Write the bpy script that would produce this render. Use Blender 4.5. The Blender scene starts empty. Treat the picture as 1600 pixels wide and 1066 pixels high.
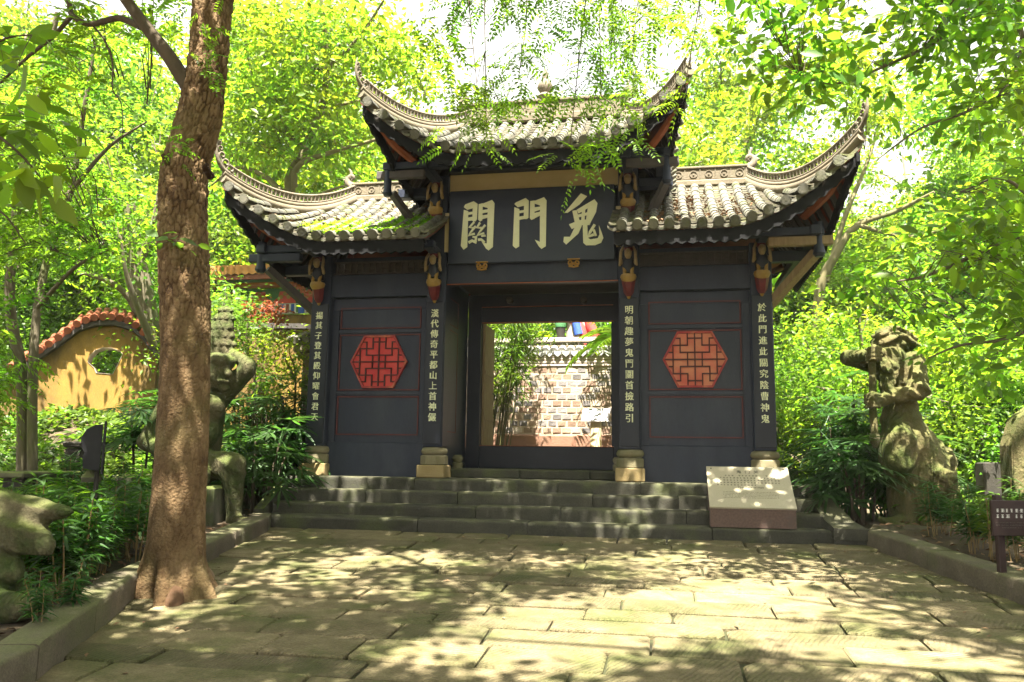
import bpy, bmesh, math, random
import numpy as np
from mathutils import Vector, Matrix
R = math.radians
random.seed(7)
rng = np.random.default_rng(11)
scene = bpy.context.scene
col = scene.collection

# ---------------------------------------------------------------- camera
F_PX, W_PX, H_PX = 1290.0, 1600.0, 1066.0
PITCH, ROLL, YAW = 0.14398, 0.01467, 0.18401
CAM = np.array([1.742, -10.753, 0.241])
_fw = np.array([-math.sin(YAW)*math.cos(PITCH), math.cos(YAW)*math.cos(PITCH), math.sin(PITCH)])
_r0 = np.array([math.cos(YAW), math.sin(YAW), 0.0])
_u0 = np.cross(_r0, _fw)
_r = math.cos(ROLL)*_r0 + math.sin(ROLL)*_u0
_u = math.cos(ROLL)*_u0 - math.sin(ROLL)*_r0
cd = bpy.data.cameras.new('camera'); co = bpy.data.objects.new('camera', cd); col.objects.link(co)
cd.lens = F_PX/W_PX*36.0; cd.sensor_width = 36.0; cd.clip_start = 0.05; cd.clip_end = 1000
co.matrix_world = Matrix(((_r[0], _u[0], -_fw[0], CAM[0]), (_r[1], _u[1], -_fw[1], CAM[1]),
                          (_r[2], _u[2], -_fw[2], CAM[2]), (0, 0, 0, 1)))
scene.camera = co

# ---------------------------------------------------------------- world, sun, exposure
SUN_EL, SUN_AZ = 67.5, 8.0          # azimuth of the sun measured from -Y towards +X
sd = np.array([math.sin(R(SUN_AZ))*math.cos(R(SUN_EL)), -math.cos(R(SUN_AZ))*math.cos(R(SUN_EL)), math.sin(R(SUN_EL))])
world = bpy.data.worlds.new('World'); scene.world = world; world.use_nodes = True
nt = world.node_tree
sky = nt.nodes.new('ShaderNodeTexSky'); sky.sky_type = 'NISHITA'; sky.sun_disc = False
sky.sun_elevation = R(SUN_EL); sky.sun_rotation = math.atan2(sd[0], sd[1])
sky.air_density = 0.5; sky.dust_density = 10.0; sky.ozone_density = 0.3
# bright thin cloud over most of the sky
tc = nt.nodes.new('ShaderNodeTexCoord'); cn = nt.nodes.new('ShaderNodeTexNoise'); cn.inputs['Scale'].default_value = 2.2; cn.inputs['Detail'].default_value = 6
nt.links.new(tc.outputs['Generated'], cn.inputs['Vector']); cr = nt.nodes.new('ShaderNodeMapRange'); cr.inputs[1].default_value = .30; cr.inputs[2].default_value = .55; cr.inputs[3].default_value = .45; cr.inputs[4].default_value = 1.0
nt.links.new(cn.outputs['Fac'], cr.inputs[0]); cm = nt.nodes.new('ShaderNodeMix'); cm.data_type = 'RGBA'; nt.links.new(cr.outputs[0], cm.inputs[0]); nt.links.new(sky.outputs[0], cm.inputs[6]); cm.inputs[7].default_value = (1.75, 1.72, 1.66, 1)
bg = nt.nodes['Background']; nt.links.new(cm.outputs[2], bg.inputs[0]); bg.inputs[1].default_value = 0.12
sl = bpy.data.lights.new('sun', 'SUN'); sl.energy = 5.0; sl.angle = R(0.53); sl.color = (1.0, 0.93, 0.80)
so = bpy.data.objects.new('sun', sl); col.objects.link(so); so.location = Vector(sd*60)
so.rotation_euler = Vector(sd).to_track_quat('Z', 'Y').to_euler()
vs = scene.view_settings
scene.display_settings.display_device = 'sRGB'
vs.view_transform = 'Standard'; vs.look = 'None'; vs.gamma = 1.0; vs.use_curve_mapping = False
vs.exposure = 3.02
scene.cycles.max_bounces = 8; scene.cycles.diffuse_bounces = 4; scene.cycles.glossy_bounces = 2
scene.cycles.transmission_bounces = 6; scene.cycles.transparent_max_bounces = 4
scene.cycles.use_denoising = True
scene.cycles.caustics_reflective = False; scene.cycles.caustics_refractive = False

# ---------------------------------------------------------------- pixel -> world helpers (photo pixels)
def ray(px, py): return _fw + (px-800)/F_PX*_r - (py-533)/F_PX*_u
def ony(px, py, y): d = ray(px, py); return CAM + (y-CAM[1])/d[1]*d
def onx(px, py, x): d = ray(px, py); return CAM + (x-CAM[0])/d[0]*d
def onz(px, py, z): d = ray(px, py); return CAM + (z-CAM[2])/d[2]*d
def atd(px, py, D): return CAM + ray(px, py)*D
def project(P):
    d = np.asarray(P, float)-CAM; z = d@_fw
    return np.stack([800+F_PX*(d@_r)/z, 533-F_PX*(d@_u)/z, z], -1)
PS = 0.077
def path_z(y): return -0.6+PS*(min(y, -1.2)+1.2)
def ong(px, py, off=0.0):
    d = ray(px, py); t = (-.6+PS*(CAM[1]+1.2)+off-CAM[2])/(d[2]-PS*d[1]); return CAM+t*d

# ---------------------------------------------------------------- materials
MATS = {}
def L(nt, a, b): nt.links.new(a, b)
def mat(name, c1, c2=None, scale=6.0, c3=None, scale3=1.5, amt3=(0.5, 0.7), rough=0.8, bump=0.0, bscale=40.0,
        spec=0.3, island=0.0, fine=0.0, top=None, top_amt=0.6, stretch=None, obj_rand=0.0, grooves=None, metallic=0.0, detail=5.0):
    m = bpy.data.materials.new(name); m.use_nodes = True; MATS[name] = m
    nt = m.node_tree; N = nt.nodes; b = N['Principled BSDF']
    b.inputs['Roughness'].default_value = rough; b.inputs['Specular IOR Level'].default_value = spec
    b.inputs['Metallic'].default_value = metallic
    geo = N.new('ShaderNodeNewGeometry')
    pos = geo.outputs['Position']
    if stretch:
        mp = N.new('ShaderNodeMapping'); mp.inputs['Scale'].default_value = stretch; L(nt, pos, mp.inputs['Vector']); pos = mp.outputs[0]
    def noise(sc, det=detail, ro=0.6):
        n = N.new('ShaderNodeTexNoise'); n.inputs['Scale'].default_value = sc; n.inputs['Detail'].default_value = det
        n.inputs['Roughness'].default_value = ro; L(nt, pos, n.inputs['Vector']); return n.outputs['Fac']
    def mix(fac, a, bb):
        x = N.new('ShaderNodeMix'); x.data_type = 'RGBA'; L(nt, fac, x.inputs[0])
        for s, v in ((6, a), (7, bb)):
            if isinstance(v, tuple): x.inputs[s].default_value = (*v, 1)
            else: L(nt, v, x.inputs[s])
        return x.outputs[2]
    def ramp(f, lo, hi):
        r = N.new('ShaderNodeMapRange'); r.inputs[1].default_value = lo; r.inputs[2].default_value = hi; r.clamp = True
        L(nt, f, r.inputs[0]); return r.outputs[0]
    c = None
    if c2: c = mix(ramp(noise(scale), 0.32, 0.68), c1, c2)
    else:
        rgb = N.new('ShaderNodeRGB'); rgb.outputs[0].default_value = (*c1, 1); c = rgb.outputs[0]
    if c3: c = mix(ramp(noise(scale3, 6, .65), *amt3), c, c3)
    if top:
        sx = N.new('ShaderNodeSeparateXYZ'); L(nt, geo.outputs['Normal'], sx.inputs[0])
        a = ramp(sx.outputs[2], 0.1, 0.9); bn = ramp(noise(3.0), .35, .6)
        mu = N.new('ShaderNodeMath'); mu.operation = 'MULTIPLY'; L(nt, a, mu.inputs[0]); L(nt, bn, mu.inputs[1])
        m2 = N.new('ShaderNodeMath'); m2.operation = 'MULTIPLY'; L(nt, mu.outputs[0], m2.inputs[0]); m2.inputs[1].default_value = top_amt
        c = mix(m2.outputs[0], c, top)
    def vary(fac, amount, c):
        h = N.new('ShaderNodeHueSaturation'); L(nt, c, h.inputs['Color'])
        r = N.new('ShaderNodeMapRange'); L(nt, fac, r.inputs[0]); r.inputs[3].default_value = 1-amount; r.inputs[4].default_value = 1+amount
        L(nt, r.outputs[0], h.inputs['Value']); return h.outputs[0]
    if fine:
        fr = ramp(noise(70, 4, .7), .30, .70); c = vary(fr, fine, c)
    if island: c = vary(geo.outputs['Random Per Island'], island, c)
    if obj_rand:
        oi = N.new('ShaderNodeObjectInfo'); c = vary(oi.outputs['Random'], obj_rand, c)
    L(nt, c, b.inputs['Base Color'])
    if bump:
        h = noise(bscale, 6, .7)
        if grooves:
            wv = N.new('ShaderNodeTexWave'); wv.inputs['Scale'].default_value = grooves[0]; wv.inputs['Distortion'].default_value = grooves[1]
            wv.inputs['Detail'].default_value = 2.0; wv.inputs['Detail Scale'].default_value = 1.5
            wv.bands_direction = 'X'; vr = N.new('ShaderNodeVectorRotate'); vr.rotation_type = 'Z_AXIS'; og = N.new('ShaderNodeObjectInfo')
            ar = N.new('ShaderNodeMapRange'); L(nt, og.outputs['Random'], ar.inputs[0]); ar.inputs[3].default_value = .1; ar.inputs[4].default_value = 1.1
            L(nt, pos, vr.inputs['Vector']); L(nt, ar.outputs[0], vr.inputs['Angle']); L(nt, vr.outputs[0], wv.inputs['Vector'])
            am = N.new('ShaderNodeMath'); am.operation = 'MULTIPLY'; L(nt, ramp(noise(2.2, 3), .42, .62), am.inputs[0]); am.inputs[1].default_value = grooves[2]
            ad = N.new('ShaderNodeMath'); ad.operation = 'MULTIPLY_ADD'; L(nt, wv.outputs['Fac'], ad.inputs[0]); L(nt, am.outputs[0], ad.inputs[1])
            L(nt, h, ad.inputs[2]); h = ad.outputs[0]
        bp = N.new('ShaderNodeBump'); bp.inputs['Strength'].default_value = bump; bp.inputs['Distance'].default_value = 0.02
        L(nt, h, bp.inputs['Height']); L(nt, bp.outputs[0], b.inputs['Normal'])
    return m

def leaf_mat(name, c, ct, var=0.35, mixf=0.5, hue=0.02, gloss=0.35):
    """two-sided leaf: reflecting top and light passing through"""
    m = bpy.data.materials.new(name); m.use_nodes = True; MATS[name] = m
    nt = m.node_tree; N = nt.nodes; b = N['Principled BSDF']; out = N['Material Output']
    geo = N.new('ShaderNodeNewGeometry'); oi = N.new('ShaderNodeObjectInfo')
    b.inputs['Roughness'].default_value = 0.45; b.inputs['Specular IOR Level'].default_value = gloss
    ns = N.new('ShaderNodeTexNoise'); ns.inputs['Scale'].default_value = 0.9; L(nt, geo.outputs['Position'], ns.inputs['Vector'])
    def hs(colr):
        h = N.new('ShaderNodeHueSaturation'); h.inputs['Color'].default_value = (*colr, 1)
        r = N.new('ShaderNodeMapRange'); L(nt, geo.outputs['Random Per Island'], r.inputs[0]); r.inputs[3].default_value = 1-var; r.inputs[4].default_value = 1+var
        L(nt, r.outputs[0], h.inputs['Value'])
        r2 = N.new('ShaderNodeMapRange'); L(nt, ns.outputs['Fac'], r2.inputs[0]); r2.inputs[1].default_value = .3; r2.inputs[2].default_value = .7
        r2.inputs[3].default_value = .5-hue; r2.inputs[4].default_value = .5+hue
        L(nt, r2.outputs[0], h.inputs['Hue']); return h.outputs[0]
    L(nt, hs(c), b.inputs['Base Color'])
    t = N.new('ShaderNodeBsdfTranslucent'); L(nt, hs(ct), t.inputs['Color'])
    mx = N.new('ShaderNodeMixShader'); mx.inputs[0].default_value = mixf
    L(nt, b.outputs[0], mx.inputs[1]); L(nt, t.outputs[0], mx.inputs[2]); L(nt, mx.outputs[0], out.inputs['Surface'])
    return m

mat('soil', (.06, .045, .03), (.11, .08, .05), 9, c3=(.045, .06, .02), scale3=1.2, bump=.6, bscale=30, rough=.95)
mat('paving', (.112, .091, .046), (.18, .148, .083), 7, c3=(.078, .083, .027), scale3=1.9, amt3=(.44, .66), rough=.85, bump=.8, bscale=55, obj_rand=.26, fine=.3, grooves=(9, 3, 1.1))
mat('joint', (.022, .02, .012), (.04, .045, .016), 12, rough=1)
mat('kerb_stone', (.085, .07, .05), (.13, .108, .078), 5, fine=.25, c3=(.085, .09, .04), rough=.85, bump=.4, bscale=60, obj_rand=.08, top=(.12, .13, .05), top_amt=.6)
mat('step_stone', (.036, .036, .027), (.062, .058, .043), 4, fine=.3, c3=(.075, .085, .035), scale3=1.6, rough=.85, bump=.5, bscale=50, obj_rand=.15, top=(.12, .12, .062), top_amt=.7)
mat('base_stone', (.16, .14, .08), (.22, .19, .115), 8, c3=(.11, .115, .05), rough=.85, bump=.4, bscale=60)
mat('plinth_stone', (.24, .175, .075), (.29, .22, .11), 8, rough=.85, bump=.3, bscale=60)
mat('black_paint', (.0095, .0145, .031), (.014, .020, .041), 3, c3=(.038, .044, .062), scale3=1.3, amt3=(.46, .80), fine=.12, rough=.5, bump=.18, bscale=45, spec=.35, stretch=(1, 1, .35))
mat('black_board', (.009, .011, .019), (.013, .016, .026), 5, rough=.45, bump=.08, bscale=30)
mat('plaque_paint', (.011, .016, .034), (.015, .021, .042), 2, c3=(.026, .032, .048), scale3=1.5, rough=.42, bump=.05, bscale=30, spec=.45)
mat('red_line', (.12, .025, .025), (.075, .02, .02), 9, rough=.6)
mat('cream_paint', (.60, .50, .27), (.52, .43, .22), 4, rough=.6)
mat('letter_paint', (.80, .82, .56), (.74, .75, .50), 12, rough=.55)
mat('gold_paint', (.40, .22, .045), (.32, .17, .03), 12, rough=.4, spec=.5)
mat('window_red', (.34, .035, .04), (.27, .03, .032), 6, rough=.6, c3=(.5, .16, .08), scale3=5)
mat('window_back', (.56, .05, .055), (.60, .085, .07), 7, rough=.7)
mat('window_back_pale', (.60, .13, .09), (.62, .27, .15), 5, rough=.7)
mat('lattice_wood', (.05, .012, .012), (.075, .016, .016), 9, rough=.6)
mat('red_wood', (.23, .05, .03), (.16, .035, .025), 6, rough=.6, stretch=(1, 1, 3))
mat('orange_wood', (.33, .10, .045), (.25, .07, .03), 7, rough=.6)
mat('old_wood', (.20, .14, .075), (.27, .20, .11), 9, rough=.8, bump=.4, bscale=30, stretch=(3, 3, .6))
mat('dark_wood', (.05, .045, .045), (.075, .065, .06), 8, rough=.75, bump=.2)
mat('tile_grey', (.095, .097, .085), (.165, .155, .12), 6, c3=(.10, .115, .045), scale3=3.5, amt3=(.5, .7), rough=.85, bump=.5, bscale=50, obj_rand=.2)
mat('tile_pan', (.07, .066, .05), (.12, .105, .075), 10, c3=(.13, .14, .06), scale3=4, rough=.9, bump=.5, island=.25)
mat('plaster', (.115, .097, .068), (.175, .145, .10), 5, c3=(.12, .11, .07), scale3=3, rough=.85, bump=.4, bscale=40)
mat('ornament', (.13, .11, .08), (.20, .17, .125), 9, c3=(.08, .07, .045), scale3=6, rough=.85, bump=.4, bscale=60)
mat('granite', (.40, .355, .25), (.48, .43, .32), 90, rough=.35, spec=.5)
mat('granite_red', (.09, .055, .045), (.14, .09, .075), 45, c3=(.10, .07, .06), scale3=8, rough=.7, bump=.25, bscale=80)
mat('ink', (.05, .05, .045), rough=.6)
mat('ink_pale', (.09, .085, .07), rough=.6)
mat('cream_figure', (.27, .20, .10), (.20, .14, .07), 18, rough=.5)
mat('fascia_paint', (.0075, .0078, .009), (.011, .011, .0125), 6, rough=.8, spec=.15)
mat('figure_red', (.13, .018, .02), (.08, .012, .016), 14, rough=.5)
mat('figure_gold', (.30, .19, .045), (.23, .14, .03), 14, rough=.45)
mat('litter', (.16, .085, .05), (.24, .15, .08), 12, rough=.9, island=.4)
mat('statue_stone', (.065, .06, .028), (.115, .10, .055), 4, fine=.25, c3=(.032, .05, .010), scale3=2.6, amt3=(.42, .62), rough=.9, bump=.95, bscale=38, grooves=(7, 6, .7), top=(.075, .105, .014), top_amt=.9)
mat('statue_pale', (.085, .072, .028), (.135, .112, .05), 3.5, fine=.25, c3=(.045, .058, .012), scale3=3.2, amt3=(.40, .60), rough=.9, bump=.95, bscale=38, grooves=(7, 6, .7), top=(.085, .10, .02), top_amt=.8)
mat('mossy_stone', (.07, .07, .045), (.11, .10, .07), 6, c3=(.05, .07, .018), scale3=2.5, rough=.95, bump=.5, top=(.19, .24, .05), top_amt=1.0)
mat('dark_stone', (.024, .022, .019), (.042, .038, .03), 6, rough=.9, bump=.4)
mat('black_metal', (.012, .012, .015), (.018, .018, .021), 5, rough=.5, bump=.1)
mat('bark', (.19, .125, .08), (.27, .185, .12), 10, c3=(.13, .10, .06), scale3=3, rough=.95, bump=.6, bscale=60, stretch=(1, 1, .45))
mat('bark_dark', (.09, .075, .05), (.14, .12, .08), 9, c3=(.10, .12, .04), scale3=2, rough=.95, bump=.5, stretch=(1, 1, .4))
mat('bark_grey', (.17, .15, .10), (.23, .20, .14), 8, rough=.95, bump=.4, stretch=(1, 1, .4))
mat('limb_bark', (.055, .042, .028), (.09, .07, .045), 9, rough=.95, bump=.5, stretch=(1, 1, .5))
mat('twig', (.06, .045, .03), (.09, .07, .045), 12, rough=.9)
mat('root', (.13, .068, .036), (.09, .052, .028), 9, rough=.9, bump=.5, bscale=50)
leaf_mat('leaf_bright', (.075, .155, .012), (.23, .44, .02), mixf=.55, var=.45, hue=.03)
leaf_mat('leaf_yellow', (.10, .165, .012), (.28, .45, .02), mixf=.55, var=.45, hue=.035)
leaf_mat('leaf_mid', (.065, .125, .015), (.17, .31, .022), var=.45)
leaf_mat('leaf_dark', (.028, .068, .016), (.05, .12, .018), var=.4, gloss=.55)
leaf_mat('leaf_palm', (.042, .10, .022), (.07, .17, .02), var=.3, gloss=.6)
leaf_mat('leaf_bamboo', (.08, .15, .014), (.20, .32, .02))
leaf_mat('leaf_red', (.22, .07, .03), (.3, .08, .03))

# ---------------------------------------------------------------- mesh building
def worn_block(x0, x1, y0, y1, z0, z1, seed=0.0, r=.022, wear=.010):
    """stone block seen from -Y: rounded, hollowed and chipped front edge"""
    n = max(6, int((x1-x0)/.05)); prof_ = [(y1, z0), (y1, z1), (y0+(y1-y0)*.6, z1), (y0+.09, z1), (y0+r*2.2, z1-.001), (y0+r, z1-r*.18), (y0+r*.3, z1-r*.55), (y0, z1-r*1.3), (y0, z1-.06), (y0+.002, (z0+z1)/2), (y0, z0)]
    m_ = len(prof_); X = np.repeat(np.linspace(x0, x1, n), m_); Y = np.tile([p[0] for p in prof_], n); Z = np.tile([p[1] for p in prof_], n); P = np.stack([X, Y, Z], 1)
    n1 = fbm(P+seed, 3, 4, 4.0)-.47; n2 = np.clip(fbm(P+seed, 8, 3, 9.0)-.56, 0, 1); k = np.tile([0, 0, .3, .6, 1, 1, 1, 1, .8, .7, .6], n)
    P[:, 2] -= (n1*wear*1.6+n2*.10*np.tile([0, 0, 0, .1, .6, 1, 1, .6, 0, 0, 0], n))*k; P[:, 1] += (n1*wear+n2*.09*np.tile([0, 0, 0, 0, .2, .8, 1, 1, .6, .3, .3], n))*k
    e = np.minimum(X-x0, x1-X); P[:, 2] -= np.clip(.02-e, 0, .02)*.35*k; m = MB(); fs = [(i*m_+j, i*m_+(j+1) % m_, (i+1)*m_+(j+1) % m_, (i+1)*m_+j) for i in range(n-1) for j in range(m_)]
    m.add(P, fs+[tuple(range(m_-1, -1, -1)), tuple(range((n-1)*m_, n*m_))]); return m
class MB:
    def __init__(s): s.v = []; s.f = []
    def add(s, vs, fs):
        n = len(s.v); s.v.extend([tuple(map(float, p)) for p in vs]); s.f.extend([tuple(i+n for i in f) for f in fs]); return s
    def box(s, x0, x1, y0, y1, z0, z1):
        return s.add([(x0,y0,z0),(x1,y0,z0),(x1,y1,z0),(x0,y1,z0),(x0,y0,z1),(x1,y0,z1),(x1,y1,z1),(x0,y1,z1)],
                     [(0,3,2,1),(4,5,6,7),(0,1,5,4),(1,2,6,5),(2,3,7,6),(3,0,4,7)])
    def cbox(s, x0, x1, y0, y1, z0, z1, b=.012, jit=0.0):
        """box with chamfered edges, corners nudged by jit"""
        rs = random.uniform
        c = [(x0+(x1-x0)*(i&1), y0+(y1-y0)*((i>>1)&1), z0+(z1-z0)*((i>>2)&1)) for i in range(8)]
        c = [Vector((p[0]+rs(-jit,jit), p[1]+rs(-jit,jit), p[2]+rs(-jit,jit)*.6)) for p in c]
        vs = []; idx = {}
        for i in range(8):
            sg = [1 if not (i>>k)&1 else -1 for k in range(3)]
            for k in range(3):      # vertex lying on face with normal k: pulled along the two other axes
                p = c[i].copy()
                for a in range(3):
                    if a != k: p[a] += sg[a]*b
                idx[(i, k)] = len(vs); vs.append(p)
        fs = []
        for k in range(3):
            a, d = [q for q in range(3) if q != k]
            for side in (0, 1):
                base = side << k
                q = [base, base|(1<<a), base|(1<<a)|(1<<d), base|(1<<d)]
                f = [idx[(i, k)] for i in q]
                fs.append(tuple(f))
        for e in range(3):          # edges along axis e
            a, d = [q for q in range(3) if q != e]
            for sa in (0, 1):
                for sb in (0, 1):
                    i0 = (sa<<a)|(sb<<d); i1 = i0|(1<<e)
                    fs.append((idx[(i0,a)], idx[(i1,a)], idx[(i1,d)], idx[(i0,d)]))
        for i in range(8): fs.append((idx[(i,0)], idx[(i,1)], idx[(i,2)]))
        return s.add(vs, fs)
    def bar(s, p, q, w, h, up=(0,0,1)):
        p = Vector(p); q = Vector(q); d = (q-p).normalized(); sd_ = d.cross(Vector(up)).normalized(); u = sd_.cross(d)
        vs = [o+sd_*a*w/2+u*b*h/2 for o in (p, q) for a, b in ((-1,-1),(1,-1),(1,1),(-1,1))]
        return s.add(vs, [(0,1,2,3),(7,6,5,4),(0,4,5,1),(1,5,6,2),(2,6,7,3),(3,7,4,0)])
    def tube(s, pts, rad, n=8, cap=True, flat=1.0):
        pts = [Vector(p) for p in pts]; m = len(pts)
        if not hasattr(rad, '__len__'): rad = [rad]*m
        t0 = (pts[1]-pts[0]).normalized(); ref = Vector((0,0,1)) if abs(t0.z) < .9 else Vector((1,0,0))
        nrm = t0.cross(ref).normalized(); vs = []
        for i in range(m):
            t = (pts[min(i+1,m-1)]-pts[max(i-1,0)])
            if t.length < 1e-9: t = t0
            t.normalize(); nrm = (nrm-t*nrm.dot(t)).normalized(); bi = t.cross(nrm)
            for k in range(n):
                a = 2*math.pi*k/n; vs.append(pts[i]+nrm*math.cos(a)*rad[i]+bi*math.sin(a)*rad[i]*flat)
        fs = [(i*n+k, i*n+(k+1)%n, (i+1)*n+(k+1)%n, (i+1)*n+k) for i in range(m-1) for k in range(n)]
        if cap: fs += [tuple(range(n-1,-1,-1)), tuple(range((m-1)*n, m*n))]
        return s.add(vs, fs)
    def lathe(s, prof, n=16, c=(0,0,0), squash=None):
        vs = []
        for r_, z in prof:
            for k in range(n):
                a = 2*math.pi*(k+.5)/n; vs.append((c[0]+r_*math.cos(a), c[1]+r_*math.sin(a), c[2]+z))
        m = len(prof)
        fs = [(i*n+k, i*n+(k+1)%n, (i+1)*n+(k+1)%n, (i+1)*n+k) for i in range(m-1) for k in range(n)]
        fs += [tuple(range(n-1,-1,-1)), tuple(range((m-1)*n, m*n))]
        return s.add(vs, fs)
    def prism(s, poly, fn, d0, d1):
        """poly of 2-D points, fn(u,v,d) -> 3-D"""
        n = len(poly); vs = [fn(u, v, d0) for u, v in poly]+[fn(u, v, d1) for u, v in poly]
        fs = [tuple(range(n-1,-1,-1)), tuple(range(n, 2*n))]+[(i, (i+1)%n, n+(i+1)%n, n+i) for i in range(n)]
        return s.add(vs, fs)
    def slab(s, P, th):
        """closed slab from a grid of points P[i][j], thickened straight down by th"""
        ni, nj = len(P), len(P[0]); vs = [p for r_ in P for p in r_]+[(p[0], p[1], p[2]-th) for r_ in P for p in r_]
        o = ni*nj; g = lambda i, j: i*nj+j; fs = []
        for i in range(ni-1):
            for j in range(nj-1):
                fs.append((g(i,j), g(i+1,j), g(i+1,j+1), g(i,j+1))); fs.append((o+g(i,j), o+g(i,j+1), o+g(i+1,j+1), o+g(i+1,j)))
        for i in range(ni-1):
            fs.append((g(i,0), o+g(i,0), o+g(i+1,0), g(i+1,0))); fs.append((g(i,nj-1), g(i+1,nj-1), o+g(i+1,nj-1), o+g(i,nj-1)))
        for j in range(nj-1):
            fs.append((g(0,j), g(0,j+1), o+g(0,j+1), o+g(0,j))); fs.append((g(ni-1,j), o+g(ni-1,j), o+g(ni-1,j+1), g(ni-1,j+1)))
        return s.add(vs, fs)
    def mesh(s, name, m, smooth=None):
        me = bpy.data.meshes.new(name); me.from_pydata(s.v, [], s.f); fix(me)
        me.materials.append(MATS[m] if isinstance(m, str) else m)
        if smooth is not None: shade(me, smooth)
        return me
    def build(s, name, m, parent=None, smooth=None, **kw):
        return link(name, s.mesh(name, m, smooth), parent, **kw)

def fix(me):
    bm = bmesh.new(); bm.from_mesh(me); bmesh.ops.recalc_face_normals(bm, faces=bm.faces); bm.to_mesh(me); bm.free()
def shade(me, ang=40):
    me.polygons.foreach_set('use_smooth', [True]*len(me.polygons))
    if ang < 180: me.set_sharp_from_angle(angle=R(ang))
def link(name, me, parent=None, loc=None, mw=None, label=None, kind=None):
    o = bpy.data.objects.new(name, me); col.objects.link(o)
    if parent is not None: o.parent = parent
    if loc is not None: o.location = Vector(loc)
    if mw is not None: o.matrix_basis = mw
    if label: o['label'] = label
    if kind: o['kind'] = kind
    return o
def np_mesh(name, V, Fq, m, smooth=False):
    """V (n,3), Fq (k,3|4) arrays -> mesh, fast"""
    me = bpy.data.meshes.new(name); V = np.asarray(V, np.float32); Fq = np.asarray(Fq, np.int32); k, c = Fq.shape
    me.vertices.add(len(V)); me.vertices.foreach_set('co', V.ravel())
    me.loops.add(k*c); me.loops.foreach_set('vertex_index', Fq.ravel())
    me.polygons.add(k); me.polygons.foreach_set('loop_start', np.arange(0, k*c, c, dtype=np.int32))
    if smooth: me.polygons.foreach_set('use_smooth', np.ones(k, bool))
    me.update(calc_edges=True); me.validate()
    for q in (m if isinstance(m, (list, tuple)) else [m]): me.materials.append(MATS[q] if isinstance(q, str) else q)
    return me
def thing(name, label, cat, loc=(0,0,0), rz=0.0, group=None):
    o = bpy.data.objects.new(name, None); col.objects.link(o); o.location = Vector(loc); o.rotation_euler = (0, 0, rz)
    o.empty_display_size = .2
    return tag(o, label, cat, group)
def tag(o, label, cat, group=None):
    o['label'] = label; o['category'] = cat
    if group: o['group'] = group
    return o
def copy_tree(o, kids, parent=None):
    c = o.copy(); col.objects.link(c)
    if parent is not None: c.parent = parent
    for ch in kids.get(o.name, []): copy_tree(ch, kids, c)
    return c
def kids_of(root):
    k = {}
    for ob in bpy.data.objects:
        if ob.parent is not None: k.setdefault(ob.parent.name, []).append(ob)
    return k
def stroke_poly(pts, w):
    """2-D polyline -> polygon of width w (w may be a pair start,end)"""
    w0, w1 = w if hasattr(w, '__len__') else (w, w); n = len(pts); a = []; b = []
    for i in range(n):
        p = np.array(pts[max(i-1,0)], float); q = np.array(pts[min(i+1,n-1)], float); t = q-p; t /= (np.hypot(*t)+1e-9)
        ww = (w0+(w1-w0)*i/max(n-1,1))/2; nn = np.array([-t[1], t[0]])*ww; c = np.array(pts[i], float)
        a.append(tuple(c+nn)); b.append(tuple(c-nn))
    return a+b[::-1]
def smooth_path(pts, n=6):
    """Catmull-Rom through points"""
    P = [np.array(p, float) for p in pts]; P = [2*P[0]-P[1]]+P+[2*P[-1]-P[-2]]; out = []
    for i in range(1, len(P)-2):
        for k in range(n):
            t = k/n; a, b, c, d = P[i-1:i+3]
            out.append(.5*((2*b)+(c-a)*t+(2*a-5*b+4*c-d)*t*t+(3*b-a-3*c+d)*t**3))
    out.append(P[-2]); return out
def text_mesh(body, size, m, ext=.004, align='CENTER'):
    cu = bpy.data.curves.new('lettering', 'FONT'); cu.body = body; cu.size = size; cu.extrude = ext; cu.resolution_u = 2
    cu.align_x = align; cu.align_y = 'CENTER'
    o = bpy.data.objects.new('lettering', cu); col.objects.link(o)
    bpy.context.view_layer.update(); dg = bpy.context.evaluated_depsgraph_get()
    me = bpy.data.meshes.new_from_object(o.evaluated_get(dg)); bpy.data.objects.remove(o)
    me.materials.clear(); me.materials.append(MATS[m]); return me
def fbm(P, seed=0, octs=4, sc=1.0):
    """cheap value noise on (n,d) points, d=2|3"""
    P = np.asarray(P, float)*sc; out = np.zeros(len(P)); amp = .5
    for o_ in range(octs):
        Q = P*(2.03**o_)+seed*17.3+o_*5.1; I = np.floor(Q).astype(np.int64); f = Q-I; f = f*f*(3-2*f); d = Q.shape[1]; acc = 0
        for c in range(1 << d):
            b = np.array([(c >> k) & 1 for k in range(d)]); J = I+b
            h = (J[:,0]*374761393+J[:,1]*668265263+(J[:,2]*2147483647 if d == 3 else 0)) & 0xffffffff
            h = ((h ^ (h >> 13))*1274126177) & 0xffffffff; h = (h ^ (h >> 16)) & 0xffff
            w = np.prod(np.where(b, f, 1-f), axis=1); acc = acc+w*(h/65535.0)
        out += amp*acc; amp *= .5
    return out
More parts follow.
